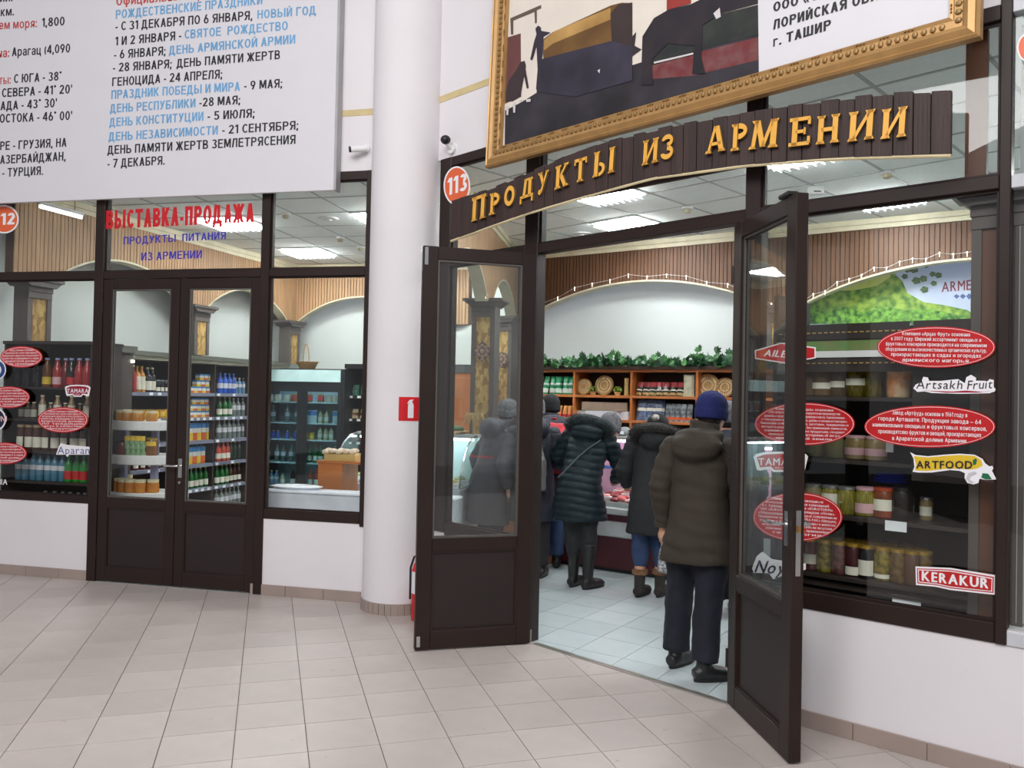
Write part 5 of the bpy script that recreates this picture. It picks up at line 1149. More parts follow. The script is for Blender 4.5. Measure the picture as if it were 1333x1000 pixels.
fc = [(ca, 'food_carton', 'small printed carton'), (cb_, 'food_carton', 'small printed carton')]
for lay in range(3):
    wh = ('bottom', 'middle', 'top')[lay]
    lfill(zs5[0]+lay*.0765, (242, 258, 262)[lay], (277, 276, 274)[lay], .078, fc, wh+' layer of the upper carton stack')
    lfill(zs5[1]+lay*.0765, (242, 248, 252)[lay], (277, 277, 273)[lay], .078, fc, wh+' layer of the lower carton stack')
jc = [(juice, 'juice_carton', 'tall juice carton'), (juice2, 'juice_carton', 'tall juice carton')]
lfill(zs5[2], 242, 275, .082, jc, 'third shelf behind the right closed door'); lfill(zs5[3], 242, 268, .082, jc, 'fourth shelf behind the right closed door')
lfill(zs5[0], 284, 303, .09, [(wbl, 'water_bottle', 'blue bottle')], 'upper shelf behind the right closed door'); lfill(zs5[0], 305, 321, .09, [(wcl, 'water_bottle', 'pale blue bottle')], 'upper shelf behind the right closed door')
lfill(zs5[1], 284, 300, .10, [(grn, 'green_bottle', 'green bottle')], 'second shelf behind the right closed door'); lfill(zs5[1], 303, 319, .10, [(clb, 'clear_bottle', 'clear bottle')], 'second shelf behind the right closed door')
lfill(zs5[2], 284, 320, .10, [(clb, 'clear_bottle', 'clear bottle')], 'third shelf behind the right closed door')
lfill(zs5[3], 284, 299, .09, [(redb, 'drink_bottle', 'rose coloured bottle')], 'fourth shelf behind the right closed door'); lfill(zs5[3], 301, 320, .09, [(dkg, 'wine_bottle', 'dark green bottle with pale foil')], 'fourth shelf behind the right closed door')
lfill(zs5[4], 243, 275, .09, [(grn, 'green_bottle', 'green bottle')], 'fifth shelf, first bay'); lfill(zs5[4], 283, 299, .09, [(grn, 'green_bottle', 'green bottle')], 'fifth shelf, second bay'); lfill(zs5[4], 301, 320, .09, [(brn, 'brown_bottle', 'brown bottle with white label')], 'fifth shelf, second bay')
lfill(zs5[5], 283, 320, .09, [(clb, 'clear_bottle', 'clear bottle')], 'lowest shelf behind the right closed door')
lrow(zs5[0], [(171, botp(.29, .04, JU, LIDW, None), 'juice_bottle', 'red bottle half hidden'), (176, botp(.28, .042, colm('orange_juice', (200, 140, 60)), LIDG, LAB, (.1, .6)), 'juice_bottle', 'tall white-labelled bottle'), (182, botp(.28, .042, colm('orange_juice', (200, 140, 60)), LIDG, LAB, (.1, .6)), 'juice_bottle', 'tall white-labelled bottle'),
    (190, botp(.27, .042, DKG, LIDW, LAB, (.08, .45)), 'juice_bottle', 'dark bottle with a fruit label'), (196, botp(.27, .042, DKG, LIDW, LAB, (.08, .45)), 'juice_bottle', 'dark bottle with a fruit label'), (203, jarp(.14, .032, DKG, LIDS, LAB, (.1, .4)), 'jam_jar', 'small dark jar'), (208.5, jarp(.14, .032, DKG, LIDS, LAB, (.1, .4)), 'jam_jar', 'small dark jar'), (215, jarp(.14, .032, DKG, LIDS, LAB, (.1, .4)), 'jam_jar', 'small dark jar')], 'upper shelf behind the left closed door')
hj = jarp(.10, .04, colm('honey', (206, 156, 60), .2), LIDG, LABY, (.2, .7))
lrow(zs5[1], [(x, hj, 'honey_jar', 'yellow honey jar') for x in (173, 180, 188, 194, 201, 209, 216)], 'second shelf behind the left closed door')
lrow(zs5[3], [(x, jarp(.12, .04, colm('dark_red', (110, 30, 32), .15), LIDB, LAB, (.2, .5)), 'jam_jar', 'dark red jar') for x in (176, 185, 195, 206, 214)], 'fourth shelf behind the left closed door')

# ---- round white display stand behind the left closed door
gx = ray(187, 560)*7.55
gd = thing('display_stand', 'white rounded three-tier display stand of honey jars behind the left closed door', 'stand', (gx.x, 7.55, 0), L.a)
def gz(y): return H+(y-ray(187, 507).y*0-507.4)*-7.3/1055
zg = [gz(549.5), gz(594.5), gz(643.5)]
for z, r in zip(zg, (.335, .345, .36)):
    link('shelf', MB().prism([(r*math.cos(t)*(1), .20-(.42)*max(0, math.sin(t))**.6 if math.sin(t) > 0 else .20) for t in [PI*k/20 for k in range(21)]], z-.085, z, axis='z').mesh('stand_shelf', WHITEP, bevel=.006), gd)
for x in (-.20, .13): bx('post', gd, mat('lavender_grey', (150, 152, 186), .4), x-.03, x+.03, -.02, .02, .1, zg[0]-.08)
link('base', MB().lathe([(.36, 0), (.36, .12), (.33, .14)], 28).mesh('stand_base', WHITEP, smooth=True), gd)
gm = Matrix.Translation((gx.x, 7.55, 0)) @ Matrix.Rotation(L.a, 4, 'Z')
hj2 = jarp(.095, .05, colm('honey_comb', (180, 116, 48), .2, c2=(206, 150, 70), scale=20), LIDW, lz=.72, shoulder=.2); hj3 = jarp(.12, .055, colm('apricot', (200, 136, 62), .2, c2=(176, 100, 44), scale=14), LIDW, lz=.72, shoulder=.2); dj = jarp(.125, .05, colm('cherry_jam', (92, 30, 30), .2), LIDB)
def arc_row(z, n, proto, name, desc, where, r=.27, y0=.16, x0=-1.0, x1=1.0):
    for i in range(n):
        f = x0+(x1-x0)*i/max(1, n-1); p = gm @ Vector((r*f, y0-.30*math.sqrt(max(0, 1-f*f))-.02, z))
        put(proto, name, '%s, %s on the %s of the white stand' % (desc, ORD[i], where), 'jar', p, L.a, 'jars on the white rounded stand')
arc_row(zg[0], 6, hj2, 'honey_jar', 'cream lidded honey jar', 'top tier'); arc_row(zg[0], 4, hj, 'honey_jar', 'yellow jar set behind', 'top tier', r=.2, y0=.30, x0=-.6, x1=.9)
arc_row(zg[1], 3, dj, 'jam_jar', 'dark cherry jam jar', 'middle tier', x0=-1, x1=-.45)
sach = bagp(.055, .175, colm('sachet_green', (170, 196, 160), .4, c2=(90, 140, 80), scale=30), [(.75, 1.0, CY)], tilt=0, t=.03)
for i in range(4):
    p = gm @ Vector((-.07+i*.055, -.13, zg[1])); put(sach, 'spice_sachet', 'green and white sachet, %s on the middle tier of the white stand' % ORD[i], 'sachet', p, L.a, 'sachets on the white rounded stand')
arc_row(zg[1], 2, jarp(.16, .052, colm('dark_honey', (120, 78, 36), .2), LIDG, LABY, (.55, .8)), 'honey_jar', 'tall brown honey jar', 'middle tier', x0=.62, x1=.98)
arc_row(zg[2], 7, hj3, 'honey_jar', 'squat apricot jar', 'bottom tier')

# ---- tall two-door fridge and black shelving in the left room
FD = -.68
fx0, fx1 = LB.U(336, FD, 540), LB.U(445, FD, 540)
zf = lambda y: zat(LB, 400, y, FD)
fg = thing('glass_door_fridge', 'tall dark two-door drinks fridge with a pale lit header', 'fridge', LB.P(0, 0, 0), LB.a)
FB = mat('fridge_black', (34, 38, 40), .4)
bx('header', fg, mat('fridge_header', (196, 226, 226), .5, emit=.35), fx0+.02, fx1-.03, FD-.02, FD, zf(497), zf(481.5))
bx('top', fg, FB, fx0, fx1, FD, -.02, zf(500), zf(480)); bx('side', fg, FB, fx0-.03, fx0, FD, -.02, 0, zf(480)); bx('side', fg, FB, fx1, fx1+.03, FD, -.02, 0, zf(480)); bx('back', fg, mat('fridge_inside', (170, 190, 196), .5), fx0, fx1, -.10, -.02, 0, zf(500)); bx('plinth', fg, FB, fx0, fx1, FD, -.02, 0, .30)
mid = LB.U(393.5, FD, 540); bx('centre_post', fg, FB, mid-.045, mid+.045, FD, FD+.06, .3, zf(500)); bx('lintel', fg, FB, fx0, fx1, FD-.01, FD+.05, zf(510), zf(497))
zfs = [zf(523.5), zf(551), zf(573), zf(603.5), zf(635)]
for z in zfs: bx('shelf', fg, mat('wire_shelf_white', (206, 222, 226), .4), fx0, fx1, FD+.08, -.10, z-.018, z)
for a, b in ((fx0+.02, mid-.04), (mid+.04, fx1-.02)): bx('door', fg, FRIDGEGLASS, a, b, FD-.012, FD-.004, .32, zf(510))
bx('light_tube', fg, mat('fridge_light', (220, 240, 255), .5, emit=22), fx0+.05, fx1-.05, FD+.06, FD+.08, zf(505), zf(503)); bx('door_frame', fg, FB, mid-.075, mid-.045, FD-.014, FD, .3, zf(510)); bx('door_frame', fg, FB, mid+.045, mid+.075, FD-.014, FD, .3, zf(510)); bx('door_frame', fg, FB, fx1-.06, fx1, FD-.014, FD, .3, zf(510))
def frow(z, items, where): row(LB, FD+.16, z, items, where, 'goods in the two-door fridge', jitter=.02)
tub = jarp(.10, .05, colm('tub_grey', (160, 150, 130)), LIDS); tubb = jarp(.11, .045, colm('tub_brown', (140, 84, 50)), LIDG, LABR, (.3, .7)); milk = boxp(.08, .07, .17, colm('carton_pale', (206, 216, 222), .5), [(.6, .95, CB)]); mini = botp(.11, .028, colm('milk_blue', (60, 90, 180), .2), LIDW, None, neck=.5); cream = botp(.17, .033, colm('cream_bottle', (196, 190, 150), .2), LIDG, LAB, (.2, .5))
frow(zfs[0], [(352, tub, 'food_tub', 'grey tub'), (362, tub, 'food_tub', 'grey tub'), (373, tub, 'food_tub', 'grey tub'), (383, tubb, 'food_tub', 'brown tub'), (402, tubb, 'food_jar', 'brown jar'), (416, tubb, 'food_jar', 'brown jar'), (427, tub, 'food_tub', 'grey tub'), (436, tub, 'food_tub', 'grey tub')], 'top row of the two-door fridge')
frow(zfs[1], [(356, clb, 'water_bottle', 'clear bottle with white label'), (373, clb, 'water_bottle', 'clear bottle with white label'), (386, clb, 'water_bottle', 'clear bottle with white label'), (401, milk, 'milk_carton', 'pale milk carton'), (408, milk, 'milk_carton', 'pale milk carton'), (416, cream, 'milk_bottle', 'cream bottle'), (425, cream, 'milk_bottle', 'cream bottle'), (436, milk, 'milk_carton', 'pale milk carton')], 'second row of the two-door fridge')
frow(zfs[2], [(351, mini, 'small_bottle', 'small blue bottle'), (357, mini, 'small_bottle', 'small blue bottle'), (363, mini, 'small_bottle', 'small blue bottle'), (373, mini, 'small_bottle', 'small blue bottle'), (384, mini, 'small_bottle', 'small blue bottle'), (399, hj, 'food_jar', 'small jar'), (407, hj, 'food_jar', 'small jar'), (416, cream, 'milk_bottle', 'cream bottle'), (424, cream, 'milk_bottle', 'cream bottle'), (432, cream, 'milk_bottle', 'cream bottle')], 'third row of the two-door fridge')
frow(zfs[3], [(350, clb, 'water_bottle', 'clear bottle'), (362, clb, 'water_bottle', 'clear bottle'), (370, clb, 'water_bottle', 'clear bottle'), (379, clb, 'water_bottle', 'clear bottle'), (403, grn, 'green_bottle', 'green bottle'), (411, grn, 'green_bottle', 'green bottle'), (419, grn, 'green_bottle', 'green bottle'), (428, dkg, 'green_bottle', 'dark green bottle'), (437, dkg, 'green_bottle', 'dark green bottle')], 'fourth row of the two-door fridge')
frow(zfs[4], [(348, wcl, 'water_bottle', 'pale blue bottle'), (356, wcl, 'water_bottle', 'pale blue bottle'), (362, wcl, 'water_bottle', 'pale blue bottle'), (370, cream, 'milk_bottle', 'cream bottle'), (383, brn, 'brown_bottle', 'brown bottle'), (396, brn, 'brown_bottle', 'brown bottle'), (405, redb, 'drink_bottle', 'rose coloured bottle'), (414, redb, 'drink_bottle', 'rose coloured bottle')], 'fifth row of the two-door fridge')
# basket
WICK = mat('wicker', (176, 138, 88), .7, scale=50, var=.25, bump=.6, bscale=90)
u = LB.U(400, FD+.2, 475); bk = thing('wicker_basket', 'shallow wicker basket with a tall hoop handle on the fridge', 'basket', LB.P(u, FD+.2, zf(480)), LB.a)
link('bowl', MB().lathe([(.10, 0), (.11, .005), (.155, .095), (.16, .10), (.148, .10), (.10, .012)], 20, Matrix.Diagonal((1, .7, 1, 1))).mesh('basket_bowl', WICK, smooth=True), bk)
link('handle', MB().tube([(-.02+.045*math.cos(t)*1.0, 0, .09+.26*math.sin(t)) for t in [PI*k/14 for k in range(15)]], .008, 6).mesh('basket_handle', WICK), bk)
m = MB()
for k in range(24): m.lathe([(.011, 0), (.011, .012)], 6, Matrix.Translation((.158*math.cos(k*PI/12), .11*math.sin(k*PI/12), .094)))
link('rim', m.mesh('basket_rim', WICK), bk, kind='stuff')
# black shelving right of the fridge
bs = thing('black_shelf_unit', 'narrow black shelf unit of bagged goods right of the fridge', 'shelf', LB.P(0, 0, 0), LB.a)
sx0, sx1 = LB.U(451, -.5, 540), LB.U(520, -.5, 540)
for x in (sx0, sx1): bx('upright', bs, BLACKP, x-.015, x+.015, -.5, -.05, 0, zat(LB, 460, 474, -.5))
bx('back_panel', bs, DKW, sx0, sx1, -.06, -.04, 0, zat(LB, 460, 476, -.5)); bx('top', bs, BLACKP, sx0-.03, sx1, -.53, -.05, zat(LB, 460, 480, -.5), zat(LB, 460, 474, -.5))
zbs = [zat(LB, 460, y, -.5) for y in (515, 545, 575)]
for z in zbs:
    bx('shelf', bs, BLACKP, sx0, sx1, -.5, -.06, z-.04, z)
    for k in range(5): link('price_tag', tagm, bs, loc=(sx0+.06+k*.12, -.5, z))
bagg = bagp(.13, .15, colm('bag_teal', (70, 150, 120), .4, c2=(30, 60, 50), scale=18)); bagc = bagp(.12, .13, colm('bag_cream', (206, 190, 148), .5), [(.3, .6, colm('tub_brown', (140, 84, 50)))]); bagd = bagp(.1, .11, colm('bag_brown', (120, 80, 54), .5), [(.5, .8, LAB)])
for z, pr, ds_, wh in zip(zbs, (bagg, bagc, bagd), ('teal bag', 'cream coffee bag', 'brown bag'), ('top', 'middle', 'lower')):
    row(LB, -.40, z, [(x, pr, 'goods_bag', ds_) for x in (460, 472, 484)], wh+' row of the black shelf unit', 'bags on the black shelf unit')
# white counter, wooden box with pastries and the curved glass showcase
CW = mat('counter_white', (214, 218, 226), .4)
c0_ = ray(345, 640)*6.95; wc = thing('white_counter', 'low white counter with rounded top behind the fridge window', 'counter', (c0_.x, 6.95, 0), L.a)
zc_ = H-(636-510)*7.0/1055
bx('front', wc, CW, 0, 1.7, 0, .03, 0, zc_-.02, bevel=.008); bx('top', wc, CW, -.01, 1.7, -.012, .22, zc_-.025, zc_, bevel=.01); bx('side', wc, CW, 0, .03, .03, .2, 0, zc_-.02)
link('tray', MB().lathe([(.20, zc_), (.24, zc_+.022), (.20, zc_+.03), (.02, zc_+.03)], 24, Matrix.Translation((.22, .16, 0)) @ Matrix.Diagonal((1, .5, 1, 1))).mesh('white_tray', CW, smooth=True), wc)
b0_ = ray(414, 634)*7.35
wbx = thing('wooden_box', 'orange-brown wooden box carrying a tray of wrapped pastries', 'box', (b0_.x, 7.35, 0), L.a)
zb0, zb1_ = .0, H-(601-511.5)*7.35/1055
bx('side', wbx, ORW, 0, .235, 0, .02, zb0, zb1_); bx('side', wbx, ORW, .215, .235, .02, .35, zb0, zb1_); bx('side', wbx, ORW, 0, .02, .02, .35, zb0, zb1_); bx('top', wbx, ORW, -.01, .6, -.01, .36, zb1_-.01, zb1_+.012)
tr = thing('pastry_tray', 'tan cardboard tray on the wooden box', 'tray', (b0_.x+.05, 7.36, zb1_+.012), L.a); bx('tray', tr, mat('tan_card', (196, 166, 104), .7), 0, .30, 0, .26, 0, .055)
PST = mat('wrapped_pastry', (226, 216, 200), .4, c2=(190, 160, 128), scale=30, bump=.5, bscale=30); pm = MB().ell((0, 0, 0), (.045, .03, .026), 10, 6).mesh('pastry', PST, smooth=True)
for i in range(10):
    link('wrapped_pastry', pm, None, (b0_.x+.06+(i % 5)*.062, 7.40+(i//5)*.09-.01*(i % 5), zb1_+.085+.01*(i % 2)), .4*i, label='wrapped pastry, %s in the heap on the tan tray' % ORD[i], cat='pastry', group='wrapped pastries on the tan tray')
# curved showcase reaching to the arcade pillar
sc0 = ray(431, 636)*7.7
sh = thing('curved_showcase', 'white deli showcase with curved glass in the left room', 'showcase', (sc0.x, 7.7, 0), L.a)
LS_ = 1.26
bx('base', sh, CW, 0, LS_, .02, .8, .08, .78); bx('plinth', sh, BLACKP, .03, LS_-.03, .08, .7, 0, .08)
prf = [(.02, .80), (.06, .92), (.14, 1.05), (.26, 1.17), (.42, 1.245), (.62, 1.26)]
m = MB()
for (y0, z0), (y1, z1) in zip(prf, prf[1:]): m.poly([(0, y0, z0), (LS_, y0, z0), (LS_, y1, z1), (0, y1, z1)])
link('front_glass', m.mesh('curved_glass', SHOWGLASS, smooth=True), sh)
for x in (0, LS_): link('end_glass', MB().prism([(y, z) for y, z in prf+[(.62, .8)]], 0, .006, Matrix(((0, 1, 0, x), (1, 0, 0, 0), (0, 0, 1, 0), (0, 0, 0, 1)))).mesh('end_glass', SHOWGLASS), sh); link('edge_strip', MB().tube([(x, y, z) for y, z in prf], .008, 6).mesh('edge_strip', CHROME), sh)
bx('top', sh, CW, -.01, LS_+.01, .60, .80, 1.24, 1.27); bx('lit_back', sh, mat('pale_backpanel', (206, 222, 222), .5), 0, LS_, .78, .80, .78, 1.24); bx('tube', sh, mat('showcase_tube', (225, 245, 255), .5, emit=22), .03, LS_-.03, .60, .62, 1.21, 1.23); bx('deck', sh, CW, .01, LS_-.01, .04, .77, .78, .80)
shm = Matrix.Translation((sc0.x, 7.7, 0)) @ Matrix.Rotation(L.a, 4, 'Z')
CH = [mat('cheese_yellow', (214, 190, 110), .5), mat('salad_green', (110, 130, 70), .6, c2=(200, 196, 150), scale=30), mat('cheese_white', (226, 222, 200), .5)]
for i in range(14):
    p = shm @ Vector((.10+(i % 7)*.17, .2+(i//7)*.3, .80)); o = thing('food_dish', 'white dish of deli food, %s in the curved showcase' % ORD[i], 'dish', p, .2*i, 'dishes in the curved showcase')
    bx('dish', o, WHITEP, -.07, .07, -.1, .1, 0, .035, bevel=.006); link('food', MB().ell((0, 0, .04), (.055, .08, .03), 10, 6).mesh('food', CH[i % 3], smooth=True), o)
bx('wooden_cabinet', None, ORW, 0, 1, 0, .35, 0, 1, label='brown wooden cabinet standing beyond the curved showcase', cat='cabinet')
o = bpy.data.objects['wooden_cabinet']; cbp = ray(582, 500)*10.2; o.location = (cbp.x-.5, 10.2, 0); o.rotation_euler = (0, 0, L.a); o.scale = (1.0, 1, 2.02)
bx('top_rail', o, mat('dark_grey_rail', (70, 72, 72), .4), -.02, 1.02, -.02, .37, .96, 1.01); 
for k in range(2): bx('door', o, ORW, .02+k*.49, .49+k*.49, -.02, 0, .05, .93, bevel=.003)
# sheaf and tray with greens on the showcase
WHT = mat('wheat', (186, 156, 100), .8, bump=.6, bscale=80)
p = shm @ Vector((1.20, .70, 1.27)); o = thing('wheat_sheaf', 'drooping sheaf of dry wheat on the curved showcase', 'wheat', p)
m = MB(); random.seed(5)
for k in range(46):
    a = 2*PI*random.random(); r = .06+.05*random.random(); m.tube([(0.01*math.cos(a), 0.01*math.sin(a), .0), (.02*math.cos(a), .02*math.sin(a), .17), (r*.7*math.cos(a), r*.7*math.sin(a), .21), (r*math.cos(a), r*math.sin(a), .10+.08*random.random())], [.003, .003, .008, .005], 5)
link('stalks', m.mesh('stalks', WHT), o, kind='stuff')
p = shm @ Vector((1.0, .70, 1.27)); o = thing('greens_tray', 'woven tray of green leaves on the curved showcase', 'tray', p)
link('tray', MB().lathe([(.10, 0), (.15, .03), (.14, .035), (.09, .01)], 16).mesh('woven_tray', WICK, smooth=True), o); link('greens', MB().ell((0, 0, .05), (.10, .09, .035), 12, 8).mesh('greens', mat('leaf_green', (50, 100, 50), .6, bump=.8, bscale=40), smooth=True), o)

# ---- shelf wall with ivy in the right room
KD = -.30
zk = lambda y: zat(K, 785, y, KD)
ks = thing('wooden_shelf_wall', 'orange-brown wooden shelf wall crowned with ivy behind the customers', 'shelf', K.P(0, 0, 0), K.a)
kx = [K.U(x, KD, 510) for x in (686, 747, 821.5, 907, 993, 1075)]
zt_, z1_, z2_ = zk(481), zk(514.5), zk(546)
lv = [zt_, z1_, z2_, z2_-.34, z2_-.68, .12]
bx('back_panel', ks, mat('shelf_back_dark', (60, 36, 24), .6), kx[0], kx[-1], .05, .07, 0, zt_)
for x in kx: bx('upright', ks, ORW, x-.014, x+.014, KD, .05, 0, zt_, bevel=.002)
for i, z in enumerate(lv):
    for a, b in zip(kx, kx[1:]): bx('shelf', ks, ORW, a+.014, b-.014, KD, .05, z-.03, z, bevel=.002)
bx('top_board', ks, mat('dark_top_board', (52, 34, 26), .5), kx[0]-.03, kx[-1]+.03, KD-.03, .08, zt_, zt_+.035)
# ivy
iv = thing('ivy_garland', 'dark green ivy garland lying along the shelf top', 'ivy', K.P(0, 0, 0), K.a)
random.seed(11); IVY = [mat('ivy_leaf', (34, 84, 46), .4, c2=(20, 52, 30), scale=8), mat('ivy_leaf_light', (66, 116, 64), .4, scale=8)]
leaf = [(0, 0), (.022, .004), (.040, .026), (.026, .030), (.030, .052), (.012, .046), (0, .070), (-.012, .046), (-.030, .052), (-.026, .030), (-.040, .026), (-.022, .004)]
m = MB()
for k in range(950):
    u = kx[0]+random.random()*(kx[-1]-kx[0]); bump = .5+.5*math.sin(u*5.1)+.3*math.sin(u*13)
    c = Vector((u, KD+.01+random.gauss(0, .05), zt_+.035+abs(random.gauss(0, .045))*(.8+.5*bump)-.015))
    R_ = Matrix.Rotation(random.uniform(-1, 1)*1.4, 4, 'Z') @ Matrix.Rotation(random.uniform(.2, 1.7), 4, 'X') @ Matrix.Rotation(random.uniform(-2.6, 2.6), 4, 'Y')
    s_ = random.uniform(.8, 1.35); m.mi = int(random.random() < .3)
    cc = m.bm.verts.new(c+(R_ @ Vector((0, .03, .006)))*s_); vs = [m.bm.verts.new(c+(R_ @ Vector((x, y, 0)))*s_) for x, y in leaf]
    for i in range(len(vs)): m._f([cc, vs[i], vs[(i+1) % len(vs)]])
link('leaves', m.mesh('ivy_leaves', IVY), iv, kind='stuff')
link('vine', MB().tube([(kx[0]+(kx[-1]-kx[0])*k/60, KD+.02+.03*math.sin(k*1.1), zt_+.05+.015*math.sin(k*2.3)) for k in range(61)], .005, 5).mesh('vine', mat('vine_brown', (70, 60, 34), .7)), iv)
def krow(z, items, where, d=.06): row(K, KD+d, z, items, where, 'goods on the wooden shelf wall', jitter=.008)
GB = colm('bag_green', (36, 140, 92), .35); gbag = bagp(.085, .22, GB, [(.08, .32, colm('bag_white', (220, 232, 226), .5)), (.5, .62, colm('bag_white', (220, 232, 226), .5))], tilt=-.2, t=.06)
def koff(o): return o
krow(z1_, [(x, gbag, 'snack_bag', 'green and white bag') for x in (694, 701, 709, 717.5, 726, 735, 742)], 'top bay left of the round trays')
obag = bagp(.06, .15, colm('bag_orange', (196, 104, 52), .4, c2=(214, 160, 90), scale=12), [(.1, .3, LABR)], tilt=-.25, t=.04)
krow(z2_, [(x, obag, 'snack_bag', 'orange bag') for x in (700, 707, 714, 721, 727.5, 734, 741)], 'second bay behind the red rucksack')
def tray(label, px, r, py, centre=True):
    u, z = K.uz(px, py, KD+.1); o = thing('round_wicker_tray', label, 'tray', K.P(u, KD+.10, z1_+r), K.a); o.rotation_euler = (math.radians(-8), 0, K.a)
    m = MB(); R_ = Matrix.Rotation(PI/2, 4, 'X')
    m.lathe([(r, -.01), (r, .02), (r*.9, .02), (r*.86, .004), (.001, .0)], 28, R_); link('disc', m.mesh('tray_disc', WICK, smooth=False), o)
    m = MB(); n = 22
    for k in range(n):
        a = 2*PI*k/n; rr = r*.72; m.ell((rr*math.cos(a), -.012, rr*math.sin(a)), (r*.075, .008, r*.15), 6, 4, )
        m.ell((r*.42*math.cos(a), -.012, r*.42*math.sin(a)), (r*.05, .007, r*.10), 6, 4)
    link('weave', m.mesh('tray_weave', mat('pale_wicker', (216, 196, 156), .7), smooth=True), o, kind='stuff')
tray('plain round wicker tray, first on the shelf below the ivy', 761, .095, 500); tray('round wicker tray with woven rosettes beside the small pots', 787, .115, 499); tray('large round wicker tray above the navy hat', 922, .125, 499); tray('round wicker tray at the open door leaf', 944, .105, 500)
def pot(px, label):
    o = thing('potted_plant', label, 'plant', K.P(K.U(px, KD+.05, 505), KD+.05, z1_), K.a)
    link('pot', MB().lathe([(.03, 0), (.04, .04), (.036, .042)], 12).mesh('pot', WICK, smooth=True), o)
    m = MB(); random.seed(int(px))
    for k in range(60):
        a, b = random.random()*2*PI, random.random()*1.3; c = Vector((.045*math.cos(a)*math.sin(b), .045*math.sin(a)*math.sin(b), .055+.045*math.cos(b))); R_ = Matrix.Rotation(a, 4, 'Z') @ Matrix.Rotation(b, 4, 'Y')
        m.poly([c, c+(R_ @ Vector((.012, .01, .004))), c+(R_ @ Vector((.03, 0, 0))), c+(R_ @ Vector((.012, -.01, .004)))])
    link('leaves', m.mesh('pot_leaves', mat('lime_leaf', (128, 160, 60), .5)), o, kind='stuff')
pot(772, 'small potted lime green plant left of the rosette tray'); pot(804, 'small potted plant right of the rosette tray')
put(bagp(.05, .2, WHT, tilt=-.1, t=.03), 'straw_bundle', 'slim straw bundle leaning in the corner beside the pots', 'bundle', K.P(K.U(815, KD+.05, 505), KD+.06, z1_), K.a+.5)
pkb = bagp(.085, .165, colm('pack_black', (40, 44, 40), .35), [(.62, .98, colm('pack_red', (150, 50, 56), .4)), (.04, .22, colm('pack_tan', (176, 150, 96), .5)), (.36, .44, LAB)], tilt=-.3, t=.05)
krow(z1_, [(x, pkb, 'coffee_pack', 'black and red pack') for x in (830, 839, 848, 857, 866, 875, 884)]+[(896, bagp(.12, .24, colm('pouch_white', (206, 200, 176), .5, c2=(170, 176, 150), scale=16), tilt=-.05, t=.05), 'pouch', 'large pale pouch')], 'top bay above the black fur hood')
bpk = bagp(.13, .24, colm('pack_navy', (46, 60, 96), .35, c2=(110, 124, 150), scale=22), [(.45, .6, LAB)], tilt=-.2, t=.06); spk = bagp(.07, .20, colm('pack_smoke', (50, 56, 62), .35, c2=(150, 160, 166), scale=26), [(.1, .25, CO)], tilt=-.15, t=.04)
krow(z2_, [(834, bpk, 'snack_pack', 'navy pack'), (846, bpk, 'snack_pack', 'navy pack'), (857, bpk, 'snack_pack', 'navy pack'), (868, spk, 'snack_pack', 'smoky foil pack'), (875, spk, 'snack_pack', 'smoky foil pack'), (882, spk, 'snack_pack', 'smoky foil pack'), (890, spk, 'snack_pack', 'smoky foil pack'), (897, spk, 'snack_pack', 'smoky foil pack'), (918, spk, 'snack_pack', 'smoky foil pack'), (930, spk, 'snack_pack', 'smoky foil pack')], 'second bay beside the pompom hat')
kb = boxp(.145, .2, .10, mat('kraft_box', (168, 146, 128), .7)); wbx2 = boxp(.14, .2, .095, mat('white_gift_box', (214, 218, 226), .6))
krow(z2_+.098, [(x, kb, 'kraft_box', 'kraft cardboard box') for x in (765, 779, 793, 808)], 'upper layer below the round trays'); krow(z2_, [(x, wbx2, 'white_box', 'white cardboard box') for x in (757, 771, 785, 798, 811)], 'lower layer below the round trays')
# lower shelves hold a few goods too
lowb = bagp(.1, .2, colm('pack_mixed', (150, 110, 80), .5, c2=(90, 60, 50), scale=20))
krow(lv[3], [(x, lowb, 'snack_bag', 'brown mixed bag') for x in (800, 812, 940, 955)], 'third row of the shelf wall')

# ---- meat counter
g0 = ground(790, 745); DC = (Vector((g0.x, g0.y))-K.o).dot(K.n)
mc = thing('meat_counter', 'long refrigerated meat counter with dark red base and glass top', 'counter', K.P(0, DC, 0), K.a)
mx0, mx1 = K.U(722, DC, 700), K.U(1180, DC, 700)
MAR = mat('maroon_base', (74, 18, 28), .35); PAL = mat('pale_metal', (196, 200, 200), .35, .3)
bx('base', mc, MAR, mx0, mx1, .02, .85, 0.04, .34); bx('plinth', mc, BLACKP, mx0+.03, mx1-.03, .06, .8, 0, .04); bx('bumper', mc, PAL, mx0, mx1, -.01, .85, .34, .49, bevel=.01); bx('stripe', mc, MAR, mx0, mx1, 0, .85, .49, .555); bx('lip', mc, PAL, mx0, mx1, -.03, .04, .555, .62, bevel=.01)
bx('deck', mc, PAL, mx0, mx1, .04, .80, .60, .66); bx('back_panel', mc, mat('pink_lit_panel', (206, 176, 200), .5), mx0, mx1, .78, .80, .66, 1.24); bx('top', mc, PAL, mx0-.01, mx1+.01, .40, .90, 1.245, 1.275); bx('tube', mc, mat('showcase_tube_pink', (255, 205, 228), .5, emit=26), mx0+.05, mx1-.05, .45, .47, 1.22, 1.24); bx('blue_strip', mc, mat('blue_light_line', (70, 120, 210), .4), mx0, mx1, .40, .41, .95, .975)  # blue strip: its colour stands in for a line of light, nothing emitted
bx('mid_shelf', mc, SHOWGLASS, mx0, mx1, .40, .78, .94, .948)
m = MB(); prf = [(.0, .62), (.06, .85), (.16, 1.05), (.30, 1.2), (.42, 1.25)]
for (y0, z0), (y1, z1) in zip(prf, prf[1:]): m.poly([(mx0, y0, z0), (mx1, y0, z0), (mx1, y1, z1), (mx0, y1, z1)])
